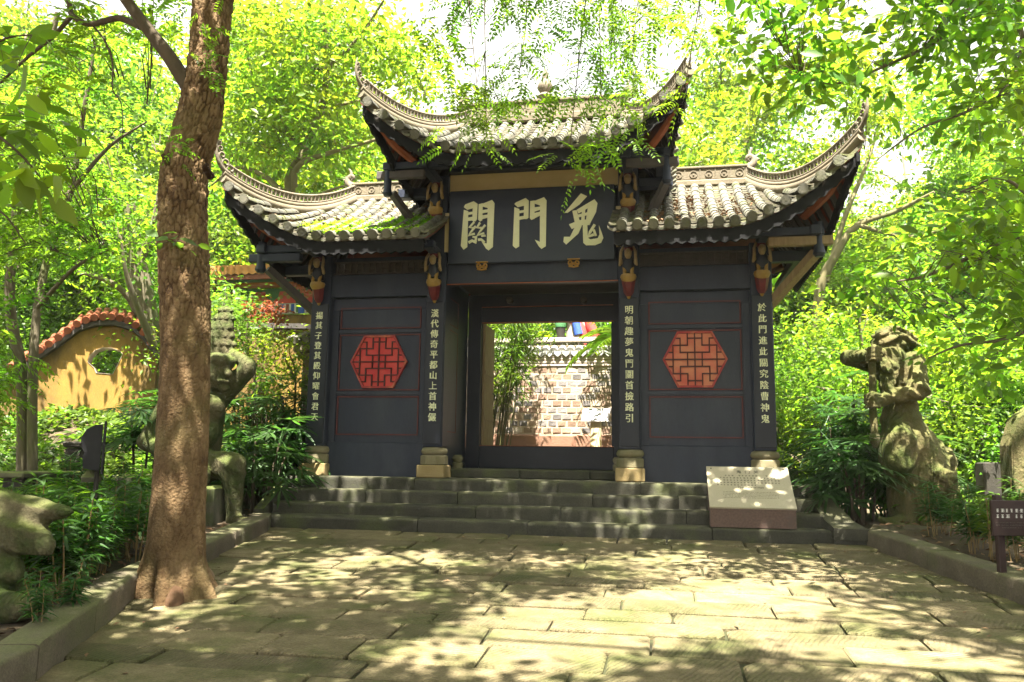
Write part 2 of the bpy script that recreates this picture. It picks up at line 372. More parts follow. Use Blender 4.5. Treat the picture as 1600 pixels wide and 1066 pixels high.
# ================================================================ GROUND
BACK_Z = .45
def sstep(a, b, x): t = np.clip((x-a)/(b-a), 0, 1); return t*t*(3-2*t)
KL = [(-1.15, -9.6), (-1.70, -6.51), (-2.36, -4.70), (-2.87, -1.50), (-3.02, -1.12)]     # left kerb, face towards the path
KR = [(3.80, -1.1), (4.10, -2.39), (4.40, -3.70), (5.1, -6.6), (5.8, -9.6)]
def kx(K, y): ys = [p[1] for p in K]; xs = [p[0] for p in K]; o_ = np.argsort(ys); return np.interp(y, np.array(ys)[o_], np.array(xs)[o_])
def terrain(x, y):
    x = np.asarray(x, float); y = np.asarray(y, float)
    base = -.6+PS*(np.clip(y, -14, -1.2)+1.2)
    left = kx(KL, y)-x; right = x-kx(KR, y)
    bed = np.where((left > .1) | (right > .1), .10, -.09)
    z = base+bed
    z = z+np.where(left > .1, .30*sstep(-3.5, -.6, y)*sstep(.3, 2.0, left)+1.05*sstep(-1.2, 1.4, y)*sstep(1.6, 4.2, left), 0)
    z = z+np.where(right > .1, .10*sstep(-3, -.5, y), 0)
    inside = (np.abs(x) < 3.6) & (y > -1.0)
    z = np.where(inside, np.minimum(z, -.35), z)
    zb = BACK_Z-.02+.0*x
    k = sstep(2.6, 3.4, y)*(sstep(-5.5, -4.0, x))*(1-sstep(4, 6, x)); z = z*(1-k)+zb*k
    far = np.hypot(x-1, y+2); z = z+sstep(11, 60, far)*7.0*sstep(-6, 10, y)
    return z
def terrain1(x, y): return float(terrain(np.array([x]), np.array([y]))[0])
def axis(lo, hi, a, b, d):
    near = list(np.arange(a, b+1e-6, d)); out = []; s = d; p = a
    while p > lo: s *= 1.35; p -= s; out.append(p)
    hi_ = []; s = d; p = b
    while p < hi: s *= 1.35; p += s; hi_.append(p)
    return np.array(out[::-1]+near+hi_)
gx = axis(-260, 260, -10, 9, .2); gy = axis(-120, 320, -10.6, 8, .2)
GX, GY = np.meshgrid(gx, gy, indexing='ij'); GZ = terrain(GX.ravel(), GY.ravel())
GZ = GZ+np.where(np.abs(GX.ravel()-1) < 30, (fbm(np.stack([GX.ravel(), GY.ravel()], 1), 3, 3, 2.0)-.45)*.05, 0)
ni, nj = GX.shape; ii = np.arange(ni*nj).reshape(ni, nj)
gf = np.stack([ii[:-1,:-1], ii[1:,:-1], ii[1:,1:], ii[:-1,1:]], -1).reshape(-1, 4)
o = link('ground', np_mesh('ground', np.stack([GX.ravel(), GY.ravel(), GZ], 1), gf, 'soil', True)); o['kind'] = 'structure'

# ---- the paved forecourt: one sheet for the joints, every slab an object of its own
def pv(x, y, dz=0): return (x, y, path_z(y)+dz)
mb = MB(); ys = np.linspace(-10.5, -1.16, 10)
mb.slab([[pv(kx(KL, y), y, -.03), pv(kx(KR, y), y, -.03)] for y in ys], .06)
pavement = mb.build('pavement', 'joint'); pavement['kind'] = 'structure'
y = -1.16; row = 0
while y > -10.4:
    d = random.uniform(.30, .43) if y > -6 else random.uniform(.5, .7)
    y0, y1 = y-d, y; xl, xr_ = kx(KL, (y0+y1)/2)-.08, kx(KR, (y0+y1)/2)+.08
    x = xl-random.uniform(0, .4); tilt = .06*random.uniform(.4, 1.0)
    while x < xr_:
        w = random.uniform(.5, 1.35); xa, xb = max(x, xl), min(x+w, xr_); x += w
        if xb-xa < .12: continue
        g = random.uniform(.005, .013); th = .05; dz = random.uniform(-.010, .010); b = .014
        ta, tb = random.uniform(-.006, .006), random.uniform(-.006, .006)
        cs = [(xa+g, y0+g), (xb-g, y0+g), (xb-g, y1-g), (xa+g, y1-g)]
        cs = [(cx+random.uniform(-.006, .006), cy+random.uniform(-.008, .008)) for cx, cy in cs]
        # rim with two extra points per long side so that edges are not ruler straight, chipped corners
        rim = []
        for k in range(4):
            p, q = np.array(cs[k]), np.array(cs[(k+1)%4]); c_ = random.uniform(.02, .09) if random.random() < .4 else .010
            e = (q-p)/np.hypot(*(q-p)); rim += [p+e*c_]
            if k % 2 == 0: rim += [p+(q-p)*.35+np.array([0, random.uniform(-.006,.006)]), p+(q-p)*.7+np.array([0, random.uniform(-.006,.006)])]
            rim += [q-e*c_]
        ctr = np.mean(rim, axis=0)
        def zz(p): return path_z(p[1])+dz+ta*(p[0]-ctr[0])+tb*(p[1]-ctr[1])*2
        inn = [p+(ctr-p)/np.hypot(*(ctr-p))*b for p in rim]; n = len(rim)
        vs = [(p[0], p[1], zz(p)-th) for p in rim]+[(p[0], p[1], zz(p)-.010) for p in rim]+[(p[0], p[1], zz(p)) for p in inn]
        fs = [tuple(range(2*n, 3*n))]+[(k, (k+1)%n, n+(k+1)%n, n+k) for k in range(n)]+[(n+k, n+(k+1)%n, 2*n+(k+1)%n, 2*n+k) for k in range(n)]
        MB().add(vs, fs).build('paving_stone', 'paving', pavement)
    y = y0; row += 1

# ---- kerbs
def kerb(K, name, side, w, h0, h1):
    root = bpy.data.objects.new(name, None); col.objects.link(root); root['kind'] = 'structure'
    for (xa, ya), (xb, yb) in zip(K[:-1], K[1:]):
        ln = math.hypot(xb-xa, yb-ya); n = max(1, round(ln/1.25))
        for k in range(n):
            t0, t1 = k/n+.003, (k+1)/n-.003
            p = Vector((xa+(xb-xa)*t0, ya+(yb-ya)*t0, 0)); q = Vector((xa+(xb-xa)*t1, ya+(yb-ya)*t1, 0))
            nrm = Vector((-(q-p).y, (q-p).x, 0)).normalized()
            if nrm.x*side < 0: nrm = -nrm
            n_ = 20; vs = []; dz = random.uniform(-.008, .008); c = .018; sd_ = random.uniform(0, 60)
            for i_ in range(n_+1):
                o_ = p+(q-p)*i_/n_; bz = path_z(o_.y); hh = h0+(h1-h0)*((o_.y-K[0][1])/(K[-1][1]-K[0][1]))+dz; e_ = min(i_, n_-i_)/n_*(q-p).length
                for a, z, w_ in ((0, -.15, .3), (0, hh*.5, .6), (0, hh-c*1.3, 1), (c*.35, hh-c*.4, 1.4), (c*1.3, hh, 1), (w*.6, hh, .6), (w-c, hh, .6), (w, hh-c, .5), (w, -.15, 0)):
                    P_0 = o_+nrm*a+Vector((0, 0, bz+z)); f_ = fbm(np.array([[P_0.x, P_0.y, P_0.z]])+sd_, 3, 3, 5.0)[0]-.47; ch_ = max(0, fbm(np.array([[P_0.x, P_0.y, P_0.z]])+sd_, 8, 2, 8.0)[0]-.55)
                    vs.append(P_0+nrm*(f_*.014*w_+ch_*.10*(w_ > .9))-Vector((0, 0, 1))*((f_*.010+max(0, .02-e_)*.4+ch_*.08)*w_ if z > 0 else 0))
            m9 = 9; fs = [(i_*m9+j, i_*m9+(j+1) % m9, (i_+1)*m9+(j+1) % m9, (i_+1)*m9+j) for i_ in range(n_) for j in range(m9)]+[tuple(range(8, -1, -1)), tuple(range(n_*m9, (n_+1)*m9))]
            MB().add(vs, fs).build('kerb_stone', 'kerb_stone', root, 50)
kerb(KL, 'kerb', -1, .24, .22, .17); kerb(KR, 'kerb', 1, .26, .17, .24)

# ---- steps up to the gate
steps = bpy.data.objects.new('steps', None); col.objects.link(steps); steps['kind'] = 'structure'
SX0, SX1 = -3.22, 3.52
for k in range(4):
    yf = -1.2+.285*k; zt = -.6+.15*(k+1); x = SX0+(.14-.04*k) ; cuts = []
    while x < SX1:
        w = random.uniform(1.0, 1.9) if k else random.uniform(1.2, 2.2)
        xe = x+w if SX1-(x+w) > .5 else SX1
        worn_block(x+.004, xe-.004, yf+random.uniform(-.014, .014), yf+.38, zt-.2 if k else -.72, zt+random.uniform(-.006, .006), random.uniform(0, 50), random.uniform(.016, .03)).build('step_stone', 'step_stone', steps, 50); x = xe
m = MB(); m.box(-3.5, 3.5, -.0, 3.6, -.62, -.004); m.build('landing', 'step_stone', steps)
x = -3.24
while x < 3.4:
    w = random.uniform(.8, 1.5); xe = min(x+w, 3.5)
    if xe-x > .1: MB().cbox(x+.003, xe-.003, .02, .58, -.05, random.uniform(-.002, .003), .008, .003).build('paving_stone', 'step_stone', steps)
    x = xe
for xa, xb in ((-1.19, -.2), (-.195, .75), (.755, 1.19)):       # the low stone before the threshold
    MB().cbox(xa, xb, .34, 1.40, 0.001, .125, .015, .003).build('step_stone', 'step_stone', steps)
# sloping cheek slab at the right end, small one at the left
P = [[(3.50, -1.27, -.42), (3.86, -1.27, -.43)], [(3.46, -1.0, -.36), (3.76, -1.0, -.36)], [(3.33, -.12, .02), (3.56, -.12, .015)]]
m = MB(); m.slab(P, .12); m.build('cheek_slab', 'step_stone', steps)
m = MB(); m.add([(3.52, -1.24, -.7), (3.84, -1.24, -.7), (3.54, .0, -.7), (3.36, 0, -.7), (3.52, -1.24, -.535), (3.84, -1.24, -.545), (3.54, -.05, -.09), (3.36, -.05, -.085)],
      [(0,1,2,3),(4,5,6,7),(0,1,5,4),(1,2,6,5),(2,3,7,6),(3,0,4,7)]); m.build('cheek_wall', 'step_stone', steps)
m = MB(); m.slab([[(-3.30, -1.05, -.40), (-3.16, -1.05, -.39)], [(-3.38, -.2, -.02), (-3.24, -.2, -.02)]], .3); m.build('cheek_slab', 'mossy_stone', steps)

# ================================================================ THE GATE
gate = thing('gatehouse', 'black painted timber gatehouse with upswept grey tiled roofs above the stone steps', 'gate')
def gp(mb, name, m, parent=None, smooth=None, **kw): return mb.build(name, m, parent or gate, smooth, **kw)
CXS = (-2.96, -1.30, 1.30, 2.96)
couplets = ['揚其子登其殿仰曜會君天', '漢代傳奇平都山上首神儼', '明朝趣夢鬼門關首撿路引', '於此門進此關究陰曹神鬼']
for ci, cx in enumerate(CXS):
    h = 3.05 if abs(cx) > 2 else 4.15
    c = gp(MB().cbox(cx-.135, cx+.135, -.10, .17, .405, h, .012), 'column', 'black_paint')
    MB().cbox(cx-.125, cx+.125, -.128, -.102, .44, 2.36, .006).build('couplet_board', 'black_board', c)
    m = MB(); ins = None; vs = []; fs = []
    for k, ch in enumerate(couplets[ci]):
        me = text_mesh(ch, .112 if ci in (0, 3) else .118, 'letter_paint', .004); zc = 2.19-.140*k
        n0 = len(vs); vs += [(v.co.x*.95, -v.co.z, v.co.y) for v in me.vertices]
        vs[n0:] = [(x_+cx+random.uniform(-.006, .006), y_-.133, z_+zc) for x_, y_, z_ in vs[n0:]]
        fs += [tuple(i+n0 for i in p.vertices) for p in me.polygons]; bpy.data.meshes.remove(me)
    MB().add(vs, fs).build('inscription', 'letter_paint', c)
    b = gp(MB().lathe([(.165, .17), (.185, .18), (.185, .285), (.165, .30)], 8, (cx, .035, 0)), 'column_base', 'base_stone', smooth=30)
    m = MB(); m.lathe([(.14, .30), (.165, .315), (.178, .34), (.178, .36), (.16, .395), (.13, .405)], 20, (cx, .035, 0)); m.build('drum', 'base_stone', b, 50)
    MB().cbox(cx-.185, cx+.185, -.16, .22, .002, .17, .012, .003).build('plinth', 'plinth_stone', b)
# small drum stones at the door jambs
for sx in (-1, 1):
    m = MB(); m.lathe([(.07, .125), (.075, .2), (.055, .215), (.075, .25), (.075, .28), (.05, .31)], 14, (sx*1.115, .58, 0)); gp(m, 'jamb_stone', 'base_stone', smooth=45)
# side bays
DY = 1.42
for sx in (-1, 1):
    xa, xb = sx*1.43, sx*2.83; lo, hi = min(xa, xb), max(xa, xb); xc = (lo+hi)/2
    w = gp(MB().box(lo-.01, hi+.01, .06, .14, .0, 3.05), 'wall_panel', 'black_paint')
    MB().cbox(lo, hi, .015, .058, .0, .46, .006).build('wainscot', 'black_paint', w)
    MB().cbox(lo, hi, -.06, .058, 2.46, 2.78, .008).build('beam', 'black_paint', w)
    MB().box(lo, hi, .045, .058, 2.30, 2.455).build('rail', 'black_paint', w)
    # stiles of the panelling, standing proud of the sunk fields
    MB().box(lo, lo+.10, .030, .058, .465, 2.295).build('stile', 'black_paint', w); MB().box(hi-.10, hi, .030, .058, .465, 2.295).build('stile', 'black_paint', w)
    fields = [(.56, 1.09), (1.17, 1.95), (2.03, 2.33)]
    for z0, z1 in ((1.09, 1.17), (1.95, 2.03)):
        MB().box(lo+.102, hi-.102, .032, .058, z0+.02, z1-.02).build('rail', 'black_paint', w)
    for z0, z1 in fields:
        m = MB(); a, b_, t = lo+.115, hi-.115, .016
        m.box(a, b_, .040, .058, z0, z0+t); m.box(a, b_, .040, .058, z1-t, z1); m.box(a, a+t, .041, .058, z0+t, z1-t); m.box(b_-t, b_, .041, .058, z0+t, z1-t)
        m.build('red_moulding', 'red_line', w)
    # hexagon window with its fret
    g = .092; hz = 1.565; hxw, hh, tw = 4.45*g, 3.95*g, 2.4*g
    hexo = [(-hxw, 0), (-tw, -hh), (tw, -hh), (hxw, 0), (tw, hh), (-tw, hh)]
    fn = lambda u, v, d: (xc+u, d, hz+v)
    win = gp(MB().prism(hexo, fn, .046, .0585), 'hexagon_window', 'window_back' if sx < 0 else 'window_back_pale')
    m = MB()
    for k in range(6):
        p, q = hexo[k], hexo[(k+1)%6]; s_ = 1.0; e = .93
        m.prism([p, q, (q[0]*e, q[1]*e), (p[0]*e, p[1]*e)], fn, .012, .0455)
    m.build('frame', 'window_red', win)
    m = MB(); segs = [((-4.3,0),(4.3,0)), ((0,-3.8),(0,3.8))]
    for a in (-1, 1):
        segs += [((-2,a),(2,a)), ((-1,3*a),(1,3*a)), ((-3.75,a),(-3,a)), ((3,a),(3.75,a))]
        for b_ in (-1, 1):
            segs += [((b_,0),(b_,a)), ((b_,2*a),(b_,3.85*a)), ((b_,2*a),(3*b_,2*a)), ((2*b_,a),(2*b_,3*a)), ((2*b_,3*a),(2.8*b_,3*a)), ((3*b_,0),(3*b_,2*a))]
    for k, ((a, c_), (e, f)) in enumerate(segs):
        hw = .085*g; y0 = .016+.0004*k
        m.box(xc+min(a, e)*g-hw, xc+max(a, e)*g+hw, y0, .0465, hz+min(c_, f)*g-hw, hz+max(c_, f)*g+hw)
    m.build('fret', 'lattice_wood', win)
    # fretwork strip under the eave
    m = MB(); z0, z1 = 2.80, 2.98; m.box(lo, hi, .05, .059, z0, z1)
    for k in range(15):
        xx = lo+.05+(hi-lo-.1)*k/14; m.box(xx-.012, xx+.012, -.005, .03, z0+.02, z1-.02)
        if k % 2: m.box(xx+.014, xx+(hi-lo-.1)/14-.014, -.003, .03, z0+.075, z0+.1)
    m.box(lo, hi, -.01, .04, z0-.001, z0+.018); m.box(lo, hi, -.01, .04, z1-.018, z1); m.build('fretwork', 'dark_wood', w)
    # end walls, rear wall
    gp(MB().box(sx*2.96-.06, sx*2.96+.06, .18, 2.5, .0, 3.05), 'end_wall', 'black_paint')
    gp(MB().box(min(sx*1.43, sx*2.9), max(sx*1.43, sx*2.9), 2.2, 2.3, 0, 3.05), 'rear_wall', 'black_paint')
    # jamb wing running back from the inner column to the door frame
    jw = gp(MB().box(min(sx*1.21, sx*1.29), max(sx*1.21, sx*1.29), .172, DY-.004, .0, 2.75), 'jamb_panel', 'black_paint')
    m = MB(); xi = sx*1.205; xj = sx*1.212
    for z0, z1 in ((.62, 2.05), (2.12, 2.5)):
        for ya, yb, za, zb in ((.26, .78, z0, z0+.012), (.26, .78, z1-.012, z1), (.26, .272, z0, z1), (.768, .78, z0, z1)):
            m.box(min(xi, xj), max(xi, xj), ya, yb, za, zb)
    m.build('red_moulding', 'red_line', jw)
# centre bay: beams, ceiling, plaque, door frame
bm_ = gp(MB().cbox(-1.163, 1.163, -.08, .10, 2.61, 2.90, .01), 'beam', 'black_paint')
MB().box(-1.16, 1.16, -.084, -.05, 2.600, 2.609).build('lit_beam_edge', 'orange_wood', bm_)  # thin orange strip: light along the beam's lower edge, put into colour
gp(MB().box(-1.163, 1.163, .02, .10, 2.905, 4.2), 'upper_wall', 'black_paint')
gp(MB().box(-1.163, 1.163, -.02, .018, 3.93, 4.17), 'cream_band', 'cream_paint')
gp(MB().box(-1.163, 1.163, .102, 1.415, 2.755, 2.80), 'ceiling', 'dark_wood')
gp(MB().box(-1.163, 1.163, 1.44, 1.5, 2.76, 4.1), 'rear_wall', 'black_paint')
for sx in (-1, 1):
    gp(MB().box(min(sx*1.17,sx*1.34), max(sx*1.17,sx*1.34), .17, 1.5, 2.8, 4.2), 'upper_end_wall', 'black_paint')
    gp(MB().box(sx*1.168-.03, sx*1.168+.03, -.115, -.085, 3.05, 3.6), 'cream_strip', 'cream_paint')
DY = 1.42
df = gp(MB().box(-1.21, -1.005, DY, DY+.12, .0, 2.75), 'door_frame', 'black_board')
for a in ((1.005, 1.21, DY, DY+.12, .0, 2.75), (-1.005, 1.005, DY, DY+.12, 2.57, 2.75), (-1.005, 1.005, DY+.05, DY+.17, 2.335, 2.57)):
    MB().box(*a).build('frame', 'black_board', df)
MB().cbox(-1.005, 1.005, DY+.01, DY+.10, .126, .455, .008).build('threshold', 'black_board', df)
MB().box(-1.0, 1.0, DY-.003, DY+.03, 2.562, 2.569).build('edge', 'orange_wood', df)  # orange strips on the frame and threshold: lit edges painted as colour
MB().box(-1.0, 1.0, DY+.03, DY+.14, 2.327, 2.334).build('edge', 'orange_wood', df)
MB().box(-1.0, 1.0, DY+.0, DY+.12, .456, .463).build('edge', 'orange_wood', df)
for px in (797, 912):
    p = ony(px, 470, DY); m = MB(); m.tube([(p[0], DY-.001, p[2]), (p[0], DY-.06, p[2]), (p[0], DY-.075, p[2])], [.055, .055, .03], 8); m.build('door_peg', 'dark_wood', df, 40)
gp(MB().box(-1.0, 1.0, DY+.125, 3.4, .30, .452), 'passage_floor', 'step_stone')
# open door leaves folded back inside the passage
for sx in (-1, 1):
    xa = sx*.985
    lf = gp(MB().cbox(xa-.02, xa+.02, DY+.13, DY+.82, .47, 2.33, .006), 'door_leaf', 'old_wood' if sx < 0 else 'black_board')
    for zz in (.85, 1.55):
        MB().box(xa-sx*.032, xa-sx*.021, DY+.14, DY+.81, zz, zz+.06).build('ledge', 'old_wood', lf)
    m = MB(); xh = xa-sx*.03; m.tube([(xh, DY+.7, 1.3), (xh-sx*.03, DY+.67, 1.27), (xh-sx*.03, DY+.7, 1.18), (xh-sx*.03, DY+.73, 1.27), (xh, DY+.7, 1.3)], .008, 6); m.build('ring_handle', 'black_metal', lf, 60)
# rear posts holding the back of the roof
for x in CXS: gp(MB().cbox(x-.12, x+.12, 2.38, 2.62, .0, 3.05 if abs(x) > 2 else 4.1, .01), 'column', 'black_paint')

# plaque and its characters, traced as strokes
plaque = gp(MB().cbox(-1.125, 1.125, -.185, -.135, 2.86, 3.885, .012), 'plaque', 'plaque_paint')
def pq(cx, cy, d):
    u = (cx-30)/1537.0; top = 50-50*u; bot = 740-45*u; v = (cy-top)/(bot-top)
    return (-1.125+2.25*u, -.1862-d, 3.885-1.025*v)
def gate_char(dx=0, dy=0):
    return [[(650,210),(697,228),(700,575),(668,595),(640,570)], [(650,180),(665,165),(755,125),(783,150),(782,310),(765,322),(738,320),(740,195),(680,210)],
      [(690,245),(742,238),(742,258),(690,268)], [(690,300),(745,292),(745,320),(690,330)], [(797,155),(838,150),(838,320),(808,330),(795,315)],
      [(835,155),(925,120),(948,150),(945,575),(905,600),(880,575),(843,515),(890,535),(888,195),(840,178)], [(835,215),(890,208),(890,235),(835,255)], [(835,268),(890,255),(890,290),(835,318)]]
ch_guan = [[(172,230),(215,243),(213,580),(178,605),(152,570)], [(172,205),(185,180),(265,150),(303,175),(300,320),(285,340),(255,335),(257,215),(205,230)],
  [(210,255),(258,248),(258,270),(210,280)], [(210,305),(258,298),(258,330),(210,335)], [(313,180),(352,170),(350,330),(328,342),(312,325)],
  [(350,175),(440,140),(463,170),(455,580),(415,612),(390,595),(350,535),(398,550),(400,215),(352,200)], [(348,235),(402,228),(402,255),(348,265)], [(348,285),(402,278),(402,305),(348,320)]]
for pl, w in (([(276,345),(230,398),(272,402)], 20), ([(290,385),(250,435),(222,472),(282,456)], 19), ([(330,352),(302,400),(345,402)], 20), ([(380,375),(340,425),(305,470),(372,452)], 19),
              ([(225,540),(258,522),(300,540)], 24), ([(296,480),(290,545)], 20), ([(315,515),(345,512),(376,538)], 22), ([(262,486),(300,492)], 15), ([(345,480),(385,475)], 15)):
    ch_guan.append(stroke_poly(pl, w))
ch_gui = [[(1262,88),(1318,115),(1250,190),(1140,268),(1115,265)], [(1185,250),(1225,243),(1262,380),(1212,382)],
  [(1225,240),(1300,195),(1385,145),(1412,180),(1400,260),(1365,330),(1340,382),(1290,382),(1310,330),(1325,225),(1240,275)],
  [(1225,288),(1335,262),(1333,288),(1230,312)], [(1272,245),(1302,235),(1294,372),(1264,372)], [(1208,342),(1350,328),(1346,378),(1215,385)],
  [(1155,375),(1215,352),(1262,378),(1180,418)], [(1222,375),(1272,385),(1240,460),(1130,560),(1105,535),(1110,490),(1165,490)],
  [(1280,380),(1322,378),(1325,500),(1350,515),(1415,505),(1430,470),(1425,385),(1450,450),(1465,500),(1445,545),(1390,568),(1310,568),(1285,545)],
  stroke_poly([(1388,378),(1345,450),(1328,490),(1380,470)], 24), stroke_poly([(1378,425),(1398,482)], 22)]
for polys in (ch_guan, gate_char(), ch_gui):
    m = MB()
    for k, pl in enumerate(polys): m.prism(pl, pq, -.004, .012+.0007*k)
    m.build('carved_character', 'letter_paint', plaque)
for cx in (358, 1200):                       # gilt double scrolls under the plaque
    m = MB()
    for s_ in (-1, 1):
        pts = []
        for k in range(22):
            a = k*.42; rr = 30-1.15*k; pts.append(pq(cx+s_*(28-rr*math.cos(a)*.9), 745+(0 if cx < 500 else -28)+12-rr*math.sin(a)*1.0*-1, .03))
        m.tube(pts, .011, 6)
    m.tube([pq(cx-56, 740+(0 if cx < 500 else -28)-14, .03), pq(cx+56, 737+(0 if cx < 500 else -28)-14, .03)], .011, 6)
    m.tube([pq(cx-44, 790+(0 if cx < 500 else -28), .03), pq(cx, 797+(0 if cx < 500 else -28), .03), pq(cx+44, 789+(0 if cx < 500 else -28), .03)], .012, 6)
    m.build('gilt_scroll', 'gold_paint', plaque, 60)
# ================================================================ ROOFS
def tile_cover(L_=.215, r=.061):
    """one half-round cover tile lying along +Y, upper end slightly narrower"""
    n = 8; vs = []
    for rr, y_ in ((r, 0), (r*.93, L_), (r*.80, 0)):
        for k in range(n+1):
            a = math.pi*k/n; vs.append((rr*math.cos(a), y_, rr*math.sin(a)-.008))
    fs = []
    for k in range(n):
        fs.append((k, k+1, n+1+k+1, n+1+k)); fs.append((k+1, k, 2*(n+1)+k, 2*(n+1)+k+1))
    m = MB(); m.add(vs, fs); return m
COVER = tile_cover().mesh('roof_tile', 'tile_grey', 50)
_m = MB(); _m.tube([(0,.03,0),(0,-.012,0),(0,-.014,0),(0,-.004,0),(0,-.004,0)], [.060,.063,.050,.046,.001], 14)
_m.tube([(0,-.004,0),(0,-.014,0)], [.024,.018], 8); ENDCAP = _m.mesh('tile_end', 'tile_grey', 40)
_m = MB(); poly = [(-.075,.015),(-.04,-.018),(0,-.03),(.04,-.018),(.075,.015),(.07,-.02),(.04,-.045),(0,-.062),(-.04,-.045),(-.07,-.02)]
_m.prism(poly, lambda u, v, d: (u, d+v*.25, v), -.02, -.004); DRIP = _m.mesh('drip_tile', 'tile_grey')
tile_budget = [290]
class HipRoof:
    def __init__(s, xs, xc, z0, lift, ye, flare, yr, xr, zr, sag, xside, dx=0.0):
        s.__dict__.update(locals()); s.yc = ye-flare; s.half = yr-s.yc; s.zc = z0+lift
    def eave(s, ax):
        t = min(max((ax-s.xs)/(s.xc-s.xs), 0), 1); return (s.ye-s.flare*t*t, s.z0+s.lift*t**1.7)
    def hip(s, v): return (s.xr+(s.xc-s.xr)*v, s.yr+(s.yc-s.yr)*v, s.zr+(s.zc-s.zr)*v-s.sag*4*v*(1-v))
    def front(s, ax, u):
        ye, ze = s.eave(ax)
        if ax <= s.xr: yt, zt = s.yr, s.zr
        else: _, yt, zt = s.hip((ax-s.xr)/(s.xc-s.xr))
        return (ax, ye+(yt-ye)*u, ze+(zt-ze)*(.72*u+.28*u*u))
    def side_eave(s, q):          # q = signed distance from the ridge axis along y
        st = s.half*.42; t = min(max((abs(q)-st)/(s.half-st), 0), 1)
        return (s.xside+(s.xc-s.xside)*t*t, s.z0+s.lift*t**1.7)
    def end(s, q, u):
        xe, ze = s.side_eave(q); x, _, zt = s.hip(abs(q)/s.half); return (xe+(x-xe)*u, s.yr+q, ze+(zt-ze)*(.72*u+.28*u*u))
def frame_mat(p, t, side):
    t = Vector(t).normalized(); x = Vector(side); x = (x-t*x.dot(t)).normalized(); z = x.cross(t)
    if z.z < 0: x = -x; z = -z
    return Matrix(((x.x, t.x, z.x, p[0]), (x.y, t.y, z.y, p[1]), (x.z, t.z, z.z, p[2]), (0,0,0,1)))
def scroll(mb, P0, out, up, s_=1.0):
    """swept corner finial: curls that shrink towards a raised tip. P0 corner, out/up unit vectors in its plane"""
    P0, out, up = Vector(P0), Vector(out), Vector(up)
    fn = lambda a, b: P0+out*a*s_+up*b*s_
    spine = smooth_path([(-.10, .02), (.0, .06), (.10, .16), (.155, .30), (.165, .42), (.15, .52), (.135, .60)], 5)
    rad = np.linspace(.045, .010, len(spine)); mb.tube([fn(*p) for p in spine], list(rad*s_), 8)
    for cx_, cz_, r0 in ((-.13, .10, .085), (-.035, .175, .085), (.045, .28, .07), (.085, .385, .055), (.10, .475, .038)):
        pts = []
        for k in range(15):
            a = -1.2+k*.5; rr = r0*(1-.055*k); pts.append(fn(cx_+rr*math.cos(a), cz_+rr*math.sin(a)))
        mb.tube(pts, .021*s_*(.7+r0*5), 6)
